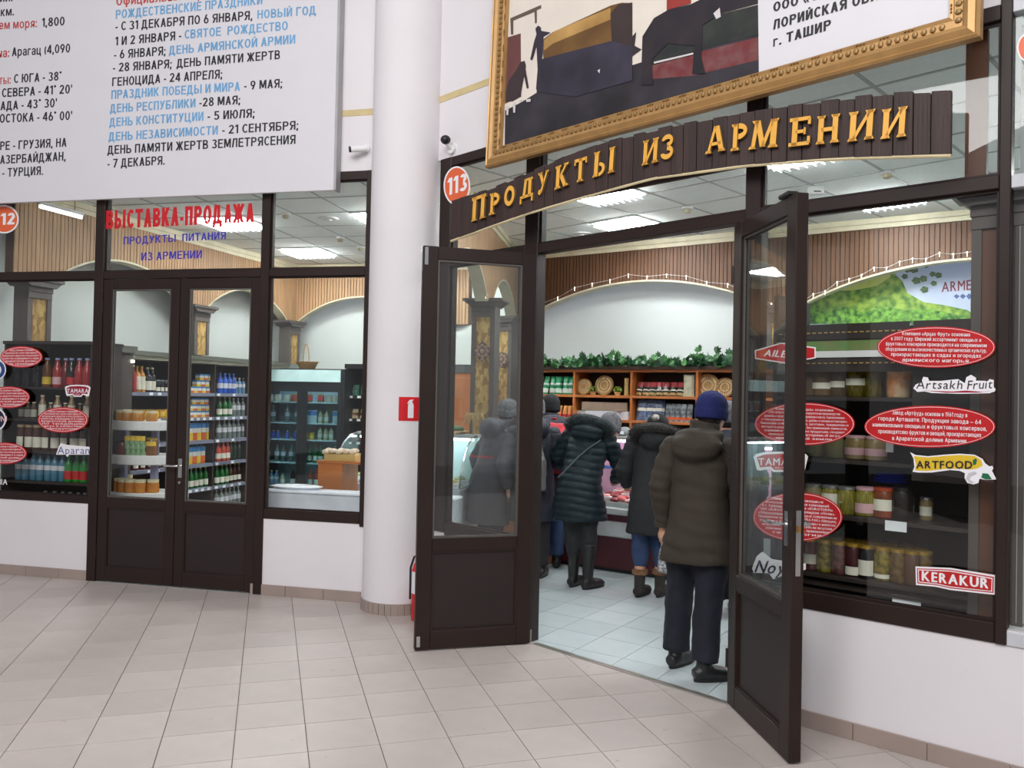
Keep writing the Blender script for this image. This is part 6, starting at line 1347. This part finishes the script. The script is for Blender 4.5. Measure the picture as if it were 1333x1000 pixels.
link('front_glass', m.mesh('counter_glass', SHOWGLASS, smooth=True), mc)
MEAT = [mat('meat_red', (176, 44, 48), .35, c2=(206, 110, 104), scale=18), mat('meat_pink', (206, 110, 112), .35, c2=(226, 180, 170), scale=14), mat('meat_dark', (128, 30, 38), .35)]; FOAM = mat('foam_tray', (234, 234, 236), .5)
mm_ = Matrix.Translation(K.P(0, DC, 0)) @ Matrix.Rotation(K.a, 4, 'Z'); random.seed(9)
mm1 = [MB().ell((0, 0, 0), (.065, .04, .022), 10, 6).mesh('meat_cut', m_, smooth=True) for m_ in MEAT]
u0 = K.U(772, DC, 650); k = 0
for j in range(4):
    for i in range(5):
        p = mm_ @ Vector((u0+i*.085+.03*(j % 2), .12+j*.13, .68+.012*j+.01*(i % 2)))
        if (i+2*j) % 5 == 1: 
            o = thing('foam_tray', 'white foam tray with meat, %s among the cuts in the counter' % ORD[k % 20], 'tray', p, K.a+.3*i, 'foam trays in the meat counter'); bx('tray', o, FOAM, -.05, .05, -.04, .04, -.01, .015, bevel=.004); link('meat', MB().ell((0, 0, .02), (.035, .026, .014), 8, 5).mesh('tray_meat', MEAT[1], smooth=True), o)
        else:
            o = link('meat_cut', mm1[(i+j) % 3], None, p, K.a+random.uniform(-1, 1), label='raw meat cut, %s piece in %s row of the meat counter' % (ORD[i], ORD[j]), cat='meat', group='raw meat cuts in the counter')
        k += 1
for i, px in enumerate((788, 798, 808, 940)):
    u = K.U(px, DC+.5, 565); o = thing('goods_parcel', 'small %s parcel on the counter top, %s of the row' % (('grey', 'white', 'grey', 'white')[i], ORD[i]), 'parcel', K.P(u, DC+.6, 1.275), K.a, 'parcels on the meat counter')
    link('wrap', MB().ell((0, 0, .045), (.07, .07, .05), 12, 8).mesh('parcel_wrap', mat('parcel_'+('grey', 'white')[i % 2], ((150, 152, 156), (226, 226, 224))[i % 2], .5, bump=.6, bscale=12), smooth=True), o); bx('tag', o, TAG, -.02, .02, -.075, -.072, .02, .05)
wdc = thing('wooden_counter', 'plain brown wooden counter left of the dark red one', 'counter', K.P(mx0-1.1, DC-.02, 0), K.a); bx('front', wdc, ORW, 0, 1.08, 0, .03, 0, .95); bx('top', wdc, PAL, -.01, 1.09, -.02, .6, .95, .98); bx('side', wdc, ORW, 1.05, 1.08, .03, .6, 0, .95)
# ------------------------------------------------------------------ people
def union(mb, name, m, voxel=.012, smooth=4, disp=None):
    bmesh.ops.recalc_face_normals(mb.bm, faces=mb.bm.faces)
    me = bpy.data.meshes.new(name); mb.bm.to_mesh(me); mb.bm.free()
    o = bpy.data.objects.new(name, me); C.objects.link(o)
    r = o.modifiers.new('r', 'REMESH'); r.mode = 'VOXEL'; r.voxel_size = voxel
    s = o.modifiers.new('s', 'SMOOTH'); s.factor = .5; s.iterations = smooth
    bpy.context.view_layer.update(); dg = bpy.context.evaluated_depsgraph_get()
    out = bpy.data.meshes.new_from_object(o.evaluated_get(dg)); bpy.data.objects.remove(o); bpy.data.meshes.remove(me)
    if disp:
        ns = [v.normal.copy() for v in out.vertices]
        for v, n in zip(out.vertices, ns): v.co += n*disp(v.co, n)
    out.name = name; out.materials.clear(); out.materials.append(m)
    out.polygons.foreach_set('use_smooth', [True]*len(out.polygons))
    return out
def wr(a=.007, f=7.0, seed=0.0):
    def g(c, n):
        return a*noise.noise(Vector((c.x*f+seed, c.y*f, c.z*f*.7)))+a*.6*noise.noise(Vector((c.x*f*2.3, c.y*f*2.3+seed, c.z*f*2.0)))
    return g
def crease(a=.012, seed=0.0):
    def g(c, n):
        return a*noise.noise(Vector((c.x*6+seed, c.y*6, c.z*5)))+a*.8*noise.noise(Vector((c.x*5+seed, c.y*5, c.z*22+3*c.x)))
    return g
def quilt(step=.062, a=.013):
    def g(c, n):
        ph = (c.z+.018*math.sin(c.x*9)+.25*abs(c.x)*.2)/step
        return a*(abs(math.sin(PI*ph))**.45-.75)+.004*noise.noise(c*18)
    return g
SKIN = mat('skin', (206, 156, 130), .55, var=.06, scale=12); HAIRD = mat('dark_hair', (36, 28, 26), .6, bump=.5, bscale=90)
EYEW = mat('eye_white', (230, 226, 222), .3); LIPS = mat('lips', (168, 92, 86), .5); RUB = mat('boot_rubber', (22, 21, 22), .5)
def hand(mb, w, d, side, fwd=Vector((0, 1, 0))):
    """w wrist, d direction the hand points, side +-1 thumb side, fwd where the fingers curl to"""
    d = d.normalized(); s = d.cross(fwd).normalized()*side; f = s.cross(d)*side
    c = w+d*.05
    mb.tube([w-d*.02, w+d*.02, w+d*.06, w+d*.09], [.026, .030, .036, .030], 10)
    f = fwd-(d*fwd.dot(d)); f.normalize()
    for k, (off, ln) in enumerate(((-.030, .062), (-.010, .076), (.010, .080), (.029, .070))):
        b = w+d*.08+s*off
        mb.tube([b-d*.03, b, b+d*ln*.45+f*.010, b+d*ln*.75+f*.028, b+d*ln*.85+f*.045], [.011, .0105, .010, .009, .0075], 8)
    b = w+d*.03+s*.026
    mb.tube([b, b+d*.03+s*.022+f*.01, b+d*.055+s*.026+f*.024], [.013, .011, .0085], 8)
def person(label, loc, rot, k=1.0, lean=0.0, side=0.0, coat=None, coatmat=None, hem=.6, wid=1.0, arms=None, feet=((-.1, 0), (.1, 0)), toe=(0, 0), trouser=None, boots='shoe', bootmat=None, head=(0, .03, 0), turn=0.0, hat=None, hatmat=None, hood=None, hoodmat=None, hips=0.0, disp=None, flare=0.0, hair=None, leg=1.0):
    root = thing('person', label, 'person', loc, rot, None)
    HZ = .92*k
    Rl = Matrix.Rotation(-lean, 4, 'X') @ Matrix.Rotation(side, 4, 'Y'); T = Matrix.Translation((hips, 0, HZ)) @ Rl @ Matrix.Translation((0, 0, -HZ))
    def P(x, y, z):
        z *= k
        return (T @ Vector((x, y, z))) if z > HZ else Vector((x+hips*z/HZ, y, z))
    nk = P(0, 0, 1.46); hd = P(0, 0, 1.46)+Vector(head)+Vector((0, .015, .135*k))
    Rh = Matrix.Translation(hd) @ Matrix.Rotation(turn, 4, 'Z') @ Matrix.Rotation(-head[1]*2.2, 4, 'X')
    A_ = []
    for i, sx in enumerate((-1, 1)):
        sh_ = P(.175*wid*sx, -.01, 1.385)
        e, w = arms[i] if arms else (Vector((sx*.25*wid, .0, 1.10*k)), Vector((sx*.24*wid, .07, .86*k)))
        A_.append((sh_, Vector(e), Vector(w)))
    # body: one continuous surface, head to feet
    b = MB()
    b.ell((0, 0, 0), (.076, .093, .112), 18, 14, Rh); b.ell((0, .03, -.055), (.055, .055, .05), 12, 8, Rh); b.tube([Rh @ Vector((0, .085, .03)), Rh @ Vector((0, .108, -.012)), Rh @ Vector((0, .095, -.022))], [.008, .014, .008], 8)
    for sx in (-1, 1): b.ell((sx*.077, -.005, -.008), (.010, .022, .032), 8, 6, Rh)
    b.tube([nk-Vector((0, 0, .08)), nk, Rh @ Vector((0, -.01, -.06))], [.065, .055, .055], 12)
    tr_ = [(.86, .145, .10), (.95, .150, .105), (1.05, .125, .09), (1.18, .140, .10), (1.30, .160, .105), (1.38, .150, .09), (1.44, .07, .06)]
    rings = []
    for z, rx, ry in tr_:
        rings.append([b.bm.verts.new(P(rx*math.cos(t)*wid, ry*math.sin(t), z)) for t in [2*PI*j/18 for j in range(18)]])
    for p_, q_ in zip(rings, rings[1:]):
        for j in range(18): b._f([p_[j], p_[(j+1) % 18], q_[(j+1) % 18], q_[j]])
    b._f(rings[0][::-1]); b._f(rings[-1])
    for i, (sh_, e, w) in enumerate(A_):
        b.tube([sh_, e, w], [.048, .038, .027], 10); hand(b, w, (w-e), (1, -1)[i])
    an = []
    for i, ((fx, fy), to) in enumerate(zip(feet, toe)):
        sx = (-1, 1)[i]; hp = P(.085*sx, 0, .88); kn = Vector((fx*.75+hips*.5+.02*sx, fy*.55+.03, .49*k)); ak = Vector((fx, fy, .09))
        b.tube([hp, (hp+kn)/2, kn, (kn+ak)/2, ak], [.085, .075, .055, .052, .036], 12)
        dv = Vector((math.sin(to), math.cos(to), 0)); b.tube([ak-dv*.04-Vector((0, 0, .04)), ak+dv*.08-Vector((0, 0, .05)), ak+dv*.17-Vector((0, 0, .065))], [.036, .036, .022], 10)
        an.append((hp, kn, ak, dv))
    link('body', union(b, 'body', SKIN, .010, 3), root)
    for sx in (-1, 1): link('eye', MB().ell((sx*.030, .083, .018), (.012, .010, .009), 8, 6, Rh).mesh('eye', EYEW, smooth=True), root); link('iris', MB().ell((sx*.030, .0915, .018), (.0055, .003, .0055), 8, 4, Rh).mesh('iris', HAIRD), root)
    link('mouth', MB().ell((0, .088, -.052), (.022, .008, .006), 8, 4, Rh).mesh('mouth', LIPS, smooth=True), root)
    hm = MB(); hm.ell((0, -.018, .012), (.082, .090, .112), 16, 12, Rh)
    if hair: hm.ell((0, -.05, -.07), (.07, .045, .09), 12, 8, Rh)
    link('hair', hm.mesh('hair', hair or HAIRD, smooth=True), root)
    # trousers
    t_ = MB()
    for (hp, kn, ak, dv) in an:
        top = (kn*.0+hp); lo = ak+Vector((0, 0, .02 if boots == 'shoe' else .16))
        t_.tube([top+Vector((0, 0, .05)), (hp+kn)/2, kn, (kn+lo)/2, lo], [r*leg for r in (.105, .092, .078, .074, .074 if boots == 'shoe' else .055)], 14)
    t_.ell(P(0, 0, .90), (.16*wid, .115, .10), 16, 8)
    link('trousers', union(t_, 'trousers', trouser, .012, 4, wr(.010, 9)), root)
    # footwear
    for (hp, kn, ak, dv) in an:
        f_ = MB(); sd = Vector((dv.y, -dv.x, 0))
        f_.tube([ak-dv*.07+Vector((0, 0, -.045)), ak-dv*.01+Vector((0, 0, -.035)), ak+dv*.08+Vector((0, 0, -.048)), ak+dv*.155+Vector((0, 0, -.058)), ak+dv*.20+Vector((0, 0, -.064))], [.036, .048, .046, .040, .018], 12)
        f_.tube([ak-dv*.01+Vector((0, 0, -.05)), ak+Vector((0, 0, .03 if boots == 'shoe' else (.13 if boots == 'ankle' else .30)))], [.044, .050 if boots != 'tall' else .060], 12)
        link('shoe' if boots == 'shoe' else 'boot', union(f_, 'boot', bootmat, .009, 4, lambda c, n: max(0, .006-c.z)*0), root)
        so = MB(); M_ = Matrix.Translation((ak.x, ak.y, 0)) @ Matrix.Rotation(-math.atan2(dv.x, dv.y), 4, 'Z')
        so.prism([(.042*math.cos(a)*(1 if math.sin(a) > 0 else .9), .065+.135*math.sin(a)) for a in [2*PI*j/20 for j in range(20)]], 0, .022, M_, axis='z'); link('sole', so.mesh('sole', RUB, bevel=.003), root)
        if boots == 'ankle':
            link('fur_cuff', MB().lathe([(.050, .12), (.068, .13), (.066, .165), (.05, .17)], 14, Matrix.Translation((ak.x, ak.y, .06))).mesh('fur_cuff', mat('tan_fur', (150, 112, 78), .9, bump=1.0, bscale=120, c2=(110, 78, 52), scale=60), smooth=True), root)
    # coat
    c_ = MB(); n = 22; prof = [(hem, .235+flare, .165+flare*.8), (hem+.12, .225+flare*.8, .165+flare*.6), (.88, .205+flare*.3, .160), (1.0, .188, .15), (1.12, .184, .145), (1.25, .195, .15), (1.34, .19, .14), (1.41, .15, .115), (1.47, .085, .085)]
    rings = []
    for z, rx, ry in prof: rings.append([c_.bm.verts.new(P(rx*wid*math.cos(t), ry*math.sin(t)-.01, z)) for t in [2*PI*j/n for j in range(n)]])
    for p_, q_ in zip(rings, rings[1:]):
        for j in range(n): c_._f([p_[j], p_[(j+1) % n], q_[(j+1) % n], q_[j]])
    c_._f(rings[0][::-1]); c_._f(rings[-1])
    for (sh_, e, w) in A_:
        c_.ell(sh_+Vector((0, 0, .0)), (.080, .080, .07), 12, 8); we = w+(w-e).normalized()*-.01
        sl = MB().ell(sh_-Vector((0, 0, .03)), (.084, .084, .085), 12, 8); sl.tube([sh_-Vector((0, 0, .02)), (sh_+e)/2, e, (e+we)/2, we], [.086, .080, .074, .066, .055], 14)
        link('sleeve', union(sl, 'sleeve', coatmat, .012, 3, (disp if coatmat is TEAL else crease(.013, e.x*7))), root)
    c_.tube([nk+Vector((0, -.005, -.06)), nk+Vector((head[0]*.4, .01, .085 if hood == 'plain' else .03))], [.10, .092], 14)
    if hood in ('plain', 'fur'):
        hb = P(0, -.15, 1.40); c_.ell(hb, (.155*wid, .085, .095), 16, 10); c_.tube([P(.11*sx*.0+a*.13*wid, -.05-.09*math.cos(a*1.3), 1.455) for a in (-1, -.7, -.35, 0, .35, .7, 1)], [.045, .055, .062, .066, .062, .055, .045], 10)
    link('coat', union(c_, 'coat', coatmat, .012, 5, disp or wr(.012, 6)), root)
    for (sh_, e, w) in A_:
        d_ = (w-e).normalized(); link('cuff', MB().tube([w-d_*.035, w-d_*.005], [.056, .056], 12).mesh('cuff', coatmat, smooth=True), root)
    if hood == 'fur':
        random.seed(len(label)); f_ = MB(); path = []
        for a in [(-1+2*j/16) for j in range(17)]:
            path.append(P(.17*math.sin(a*1.75)*wid, -.075-.115*math.cos(a*1.5), 1.46+.035*math.cos(a*2)))
        f_.tube(path, [.040+.012*math.cos(a*1.2) for a in [(-1+2*j/16) for j in range(17)]], 12)
        cen = P(0, -.03, 1.42)
        for q in range(5200):
            j = random.random()*15.99; i = int(j); p = path[i].lerp(path[i+1], j-i); tdir = (path[i+1]-path[i]).normalized()
            nrm = Vector((random.gauss(0, 1), random.gauss(0, 1), random.gauss(0, 1))); nrm = (nrm-tdir*nrm.dot(tdir)).normalized(); s0 = p+nrm*.040
            tip = s0+nrm*random.uniform(.014, .034)+Vector((random.gauss(0, .012), random.gauss(0, .012), random.gauss(-.006, .012))); sd = nrm.cross(tdir)*.0028
            f_.poly([s0-sd, s0+sd, tip])
        link('fur_trim', f_.mesh('fur_trim', hoodmat), root, kind='stuff')
    if hood == 'plain':
        link('hood_drawstring', MB().tube([P(a*.15, -.10-.10*math.cos(a*1.4), 1.40) for a in (-1, -.6, -.2, .2, .6, 1)], .005, 6).mesh('hood_drawstring', mat('cord_dark', (40, 38, 34), .7), smooth=True), root)
    # hat
    if hat:
        h_ = MB(); h_.ell((0, -.014, .052), (.094, .112, .094), 20, 12, Rh); h_.lathe([(.082, -.035), (.095, -.03), (.099, .02), (.092, .035)], 24, Rh @ Matrix.Translation((0, -.012, .0)) @ Matrix.Diagonal((1, 1.16, 1, 1)))
        link('hat', union(h_, 'hat', hatmat, .008, 4, lambda c, n: .0015*math.sin(math.atan2(c.y-hd.y, c.x-hd.x)*48)), root)
        if hat == 'pompom':
            link('pompom', MB().ell((0, -.10, .085), (.036, .036, .036), 14, 10, Rh).mesh('pompom', mat('pompom_fur', (46, 40, 38), .9, c2=(190, 186, 180), scale=30, bump=1), smooth=True), root)
        if hat == 'logo':
            link('patch', MB().prism([(.0, -.014), (.05, .0), (.055, .012), (.045, .012), (.0, .0)], .0, .003, Rh @ Matrix.Rotation(-2.35, 4, 'Z') @ Matrix.Translation((-.02, -.118, .03)) @ Matrix.Rotation(-.25, 4, 'X')).mesh('hat_patch', mat('patch_grey', (150, 165, 190), .5)), root)
    return root, P, A_
OLIVE = mat('olive_cloth', (54, 47, 38), .85, var=.12, scale=5, bump=.25, bscale=160); JEANS = mat('dark_jeans', (19, 23, 36), .85, var=.25, scale=6, bump=.3, bscale=220); BJ = mat('blue_jeans', (44, 62, 96), .85, var=.25, scale=6, bump=.3, bscale=220)
TEAL = mat('teal_nylon', (16, 33, 40), .55, var=.12, scale=5, bump=.15, bscale=60, spec=.3); BLK = mat('black_wool', (27, 29, 31), .8, var=.15, scale=6, bump=.3, bscale=120); NAVYC = mat('navy_coat', (30, 34, 48), .7, var=.15, scale=6, bump=.2, bscale=90); GREYC = mat('grey_coat', (72, 70, 78), .8, var=.1, scale=6, bump=.2, bscale=120)
NAVH = mat('navy_knit', (24, 34, 92), .9, bump=.6, bscale=140); GRH = mat('grey_knit', (120, 120, 124), .9, bump=.8, bscale=120, c2=(84, 84, 90), scale=40); BKH = mat('black_knit', (30, 30, 33), .9, bump=.6, bscale=140); FURB = mat('black_fur', (24, 24, 26), .8, c2=(54, 50, 48), scale=50); FURT = mat('teal_fur', (20, 30, 34), .8, c2=(46, 58, 60), scale=50)
LEA = mat('black_leather', (26, 25, 26), .4, bump=.2, bscale=60); SUE = mat('brown_suede', (52, 46, 44), .85)
g1, g2 = ground(880, 868), ground(917, 887); gm_ = (g1+g2)/2+Vector((.045, 0, 0))
rt = -.42
def local(g, c, r): v = Matrix.Rotation(-r, 3, 'Z') @ (g-c); return (v.x, v.y)
man, PM, AM_ = person('man in an olive parka and navy beanie standing in the doorway, hands down', (gm_.x, gm_.y, 0), rt, k=.985, lean=.03, side=.0, coatmat=OLIVE, hem=.69, wid=.98, leg=1.12,
    arms=[(Vector((-.245, -.01, 1.12)), Vector((-.235, .05, .87))), (Vector((.245, -.01, 1.12)), Vector((.23, .06, .86)))], feet=(local(g1, gm_, rt), local(g2, gm_, rt)), toe=(.35, .9), trouser=JEANS, boots='shoe', bootmat=LEA, head=(.05, .05, .0), turn=-.35, hat='logo', disp=crease(.013), hatmat=NAVH, hood='plain', flare=.005)
gw = ground(756, 765)
W2 = person('woman in a quilted dark teal coat with fur hood, bending towards the meat counter', (gw.x, gw.y, 0), -.25, k=.96, lean=.34, side=.14, hips=-.03, coatmat=TEAL, hem=.62, wid=.98, flare=.02,
    arms=[(Vector((-.27, .22, 1.12)), Vector((-.20, .40, 1.02))), (Vector((.30, .20, 1.05)), Vector((.24, .38, .92)))], feet=((-.07, .03), (.07, -.03)), toe=(.3, .6), trouser=BLK, boots='tall', bootmat=LEA, head=(.15, .14, -.11), turn=-.5, hat='knit', hatmat=GRH, hood='fur', hoodmat=FURT, disp=quilt())
TW = Matrix.Translation((gw.x, gw.y, 0)) @ Matrix.Rotation(-.25, 4, 'Z')
st = thing('shoulder_bag_strap', 'thin diagonal bag strap across the back of the teal coat', 'strap', (gw.x, gw.y, 0), -.25)
Pw = W2[1]
link('strap', MB().tube([Pw(.13, -.155, 1.34), Pw(.06, -.185, 1.25), Pw(-.02, -.185, 1.15), Pw(-.10, -.175, 1.02), Pw(-.17, -.14, .93)], .007, 6).mesh('coat_strap', mat('strap_grey', (70, 84, 90), .6)), st)
gw = ground(846, 777)
w3 = person('woman in a black coat and pompom hat with fur hood, blue jeans and cuffed boots', (gw.x, gw.y, 0), -.1, k=.93, lean=.16, side=.03, coatmat=BLK, hem=.57, wid=.92, flare=.0,
    arms=[(Vector((-.235, .05, 1.05)), Vector((-.20, .2, .92))), (Vector((.225, -.04, 1.02)), Vector((.17, -.10, .78)))], feet=((-.085, .0), (.085, .03)), toe=(.5, .4), trouser=BJ, boots='ankle', bootmat=SUE, head=(.04, .09, -.085), turn=-.3, hat='pompom', hatmat=BKH, hood='fur', hoodmat=FURB, disp=wr(.008, 8))
gw = ground(714, 739)
r4, P4, _ = person('person in a navy hooded jacket carrying a red rucksack', (gw.x, gw.y, 0), .1, k=.97, lean=.08, coatmat=NAVYC, hem=.80, feet=((-.08, .0), (.08, .02)), toe=(-.2, .2), trouser=BJ, boots='shoe', bootmat=LEA, hat='knit', hatmat=BKH, hood='plain')
gw = ground(694, 752)
r5, P5, _ = person('person in a long dark coat with a grey rucksack behind the open door leaf', (gw.x-.02, gw.y, 0), -.1, k=.96, lean=.12, coatmat=NAVYC, hem=.55, feet=((-.08, .0), (.09, .02)), toe=(-.1, .2), arms=[(Vector((-.27, .05, 1.05)), Vector((-.24, .2, .92))), (Vector((.25, .05, 1.02)), Vector((.14, .20, 1.18)))], trouser=BLK, boots='shoe', bootmat=LEA, hat='knit', hatmat=GRH, hood='plain')
gw = Vector((-.20, 7.62, 0))
person('stooping person in a long grey coat seen through the open door glass', gw, -1.0, k=.95, lean=.30, side=.05, coatmat=GREYC, hem=.50, feet=((-.08, .0), (.08, .02)), trouser=BLK, boots='tall', bootmat=LEA, hat='knit', hatmat=GRH, hood='plain', flare=.02)
gw = ground(956, 812)
person('person in a dark jacket and grey hat between the man and the right door', (gw.x, gw.y+.25, 0), -.1, k=.95, lean=.05, coatmat=NAVYC, hem=.75, feet=((-.08, .0), (.08, .02)), trouser=JEANS, boots='shoe', bootmat=LEA, hat='knit', hatmat=GRH, hood=None)
# rucksacks: held by their wearers, things of their own
def rucksack(label, root, Pp, m, w=.27, h=.46, z0=.92):
    o = thing('rucksack', label, 'rucksack', root.location, root.rotation_euler.z)
    b = MB(); rings = []; n = 16
    for i in range(9):
        f = i/8; z = z0+h*f; s_ = (1-.35*max(0, f-.7)/.3) ; c = Pp(0, -.155, z)
        dpt = .085*(1-.5*max(0, f-.75)/.25)*(.85 if f < .1 else 1)
        rings.append([b.bm.verts.new(c+Vector((w/2*s_*math.copysign(abs(math.cos(t))**.6, math.cos(t)), -.06+dpt*math.copysign(abs(math.sin(t))**.7, math.sin(t)), 0))) for t in [2*PI*j/n for j in range(n)]])
    for p_, q_ in zip(rings, rings[1:]):
        for j in range(n): b._f([p_[j], p_[(j+1) % n], q_[(j+1) % n], q_[j]])
    b._f(rings[0][::-1]); b._f(rings[-1])
    link('sack', union(b, 'sack', m, .010, 3, wr(.010, 9)), o)
    link('pocket', union(MB().ell(Pp(0, -.30, z0+.13), (w*.36, .035, .10), 14, 8), 'pocket', m, .010, 3), o)
    for sx in (-1, 1): link('strap', MB().tube([Pp(.08*sx, -.15, z0+h*.95), Pp(.10*sx, -.06, 1.49), Pp(.12*sx, .09, 1.44), Pp(.12*sx, .175, 1.28), Pp(.15*sx, .10, 1.05), Pp(.12*sx, -.14, .98)], .014, 8).mesh('strap', m, smooth=True), o)
    link('grab_loop', MB().tube([Pp(-.03, -.2, z0+h), Pp(-.02, -.2, z0+h+.04), Pp(.02, -.2, z0+h+.04), Pp(.03, -.2, z0+h)], .007, 6).mesh('grab_loop', m), o)
    for k in range(3): link('seam', MB().tube([Pp(-w*.42, -.245-.02*(k == 1), z0+.1+.14*k), Pp(0, -.262, z0+.11+.14*k), Pp(w*.42, -.245, z0+.1+.14*k)], .004, 5).mesh('seam', m), o)
    return o
rucksack('red rucksack on the back of the navy jacket', r4, P4, mat('red_nylon', (196, 30, 46), .5, var=.08, bump=.2, bscale=30), w=.29, h=.50, z0=.95)
rucksack('grey rucksack with pale piping seen through the door glass', r5, P5, mat('grey_nylon', (96, 98, 96), .5, var=.08, bump=.2, bscale=30), w=.28, h=.36, z0=.86)
# shopping bag in the hand of the black-coated woman
hp_ = (Matrix.Translation(w3[0].location) @ Matrix.Rotation(w3[0].rotation_euler.z, 4, 'Z')) @ Vector((.15, -.12, .66))
sb = thing('shopping_bag', 'black and white patterned shopping bag held by the black-coated woman', 'bag', (hp_.x, hp_.y-.02, 0), -.1)
PATT = mat('bag_pattern', (214, 214, 218), .35, c2=(30, 30, 34), scale=42, var=.2)
b = MB(); rings = []; n = 20
for z, rx, ry in ((.24, .085, .04), (.26, .10, .06), (.34, .105, .07), (.42, .095, .06), (.50, .075, .04), (.53, .06, .03)):
    rings.append([b.bm.verts.new((rx*math.copysign(abs(math.cos(t))**.7, math.cos(t)), ry*math.sin(t), z)) for t in [2*PI*j/n for j in range(n)]])
for p_, q_ in zip(rings, rings[1:]):
    for j in range(n): b._f([p_[j], p_[(j+1) % n], q_[(j+1) % n], q_[j]])
b._f(rings[0][::-1]); b._f(rings[-1])
link('sack', union(b, 'bag_sack', PATT, .008, 2, wr(.012, 14)), sb)
for s_ in (-1, 1): link('strap', MB().tube([(-.05, .02*s_, .52), (-.02, .012*s_, .62), (0, 0, .66), (.02, .012*s_, .62), (.05, .02*s_, .52)], .006, 6).mesh('bag_strap', BLACKP), sb)
# phone in the raised hand
hp_ = (Matrix.Translation(r5.location) @ Matrix.Rotation(r5.rotation_euler.z, 4, 'Z')) @ Vector((.10, .24, 1.27))
ph = thing('phone', 'pale phone held up by the person behind the open door leaf', 'phone', hp_, -.3); bx('case', ph, WHITEP, -.035, .035, -.004, .004, -.07, .07, bevel=.003); bx('screen', ph, BLACKP, -.031, .031, -.0052, -.004, -.062, .062)
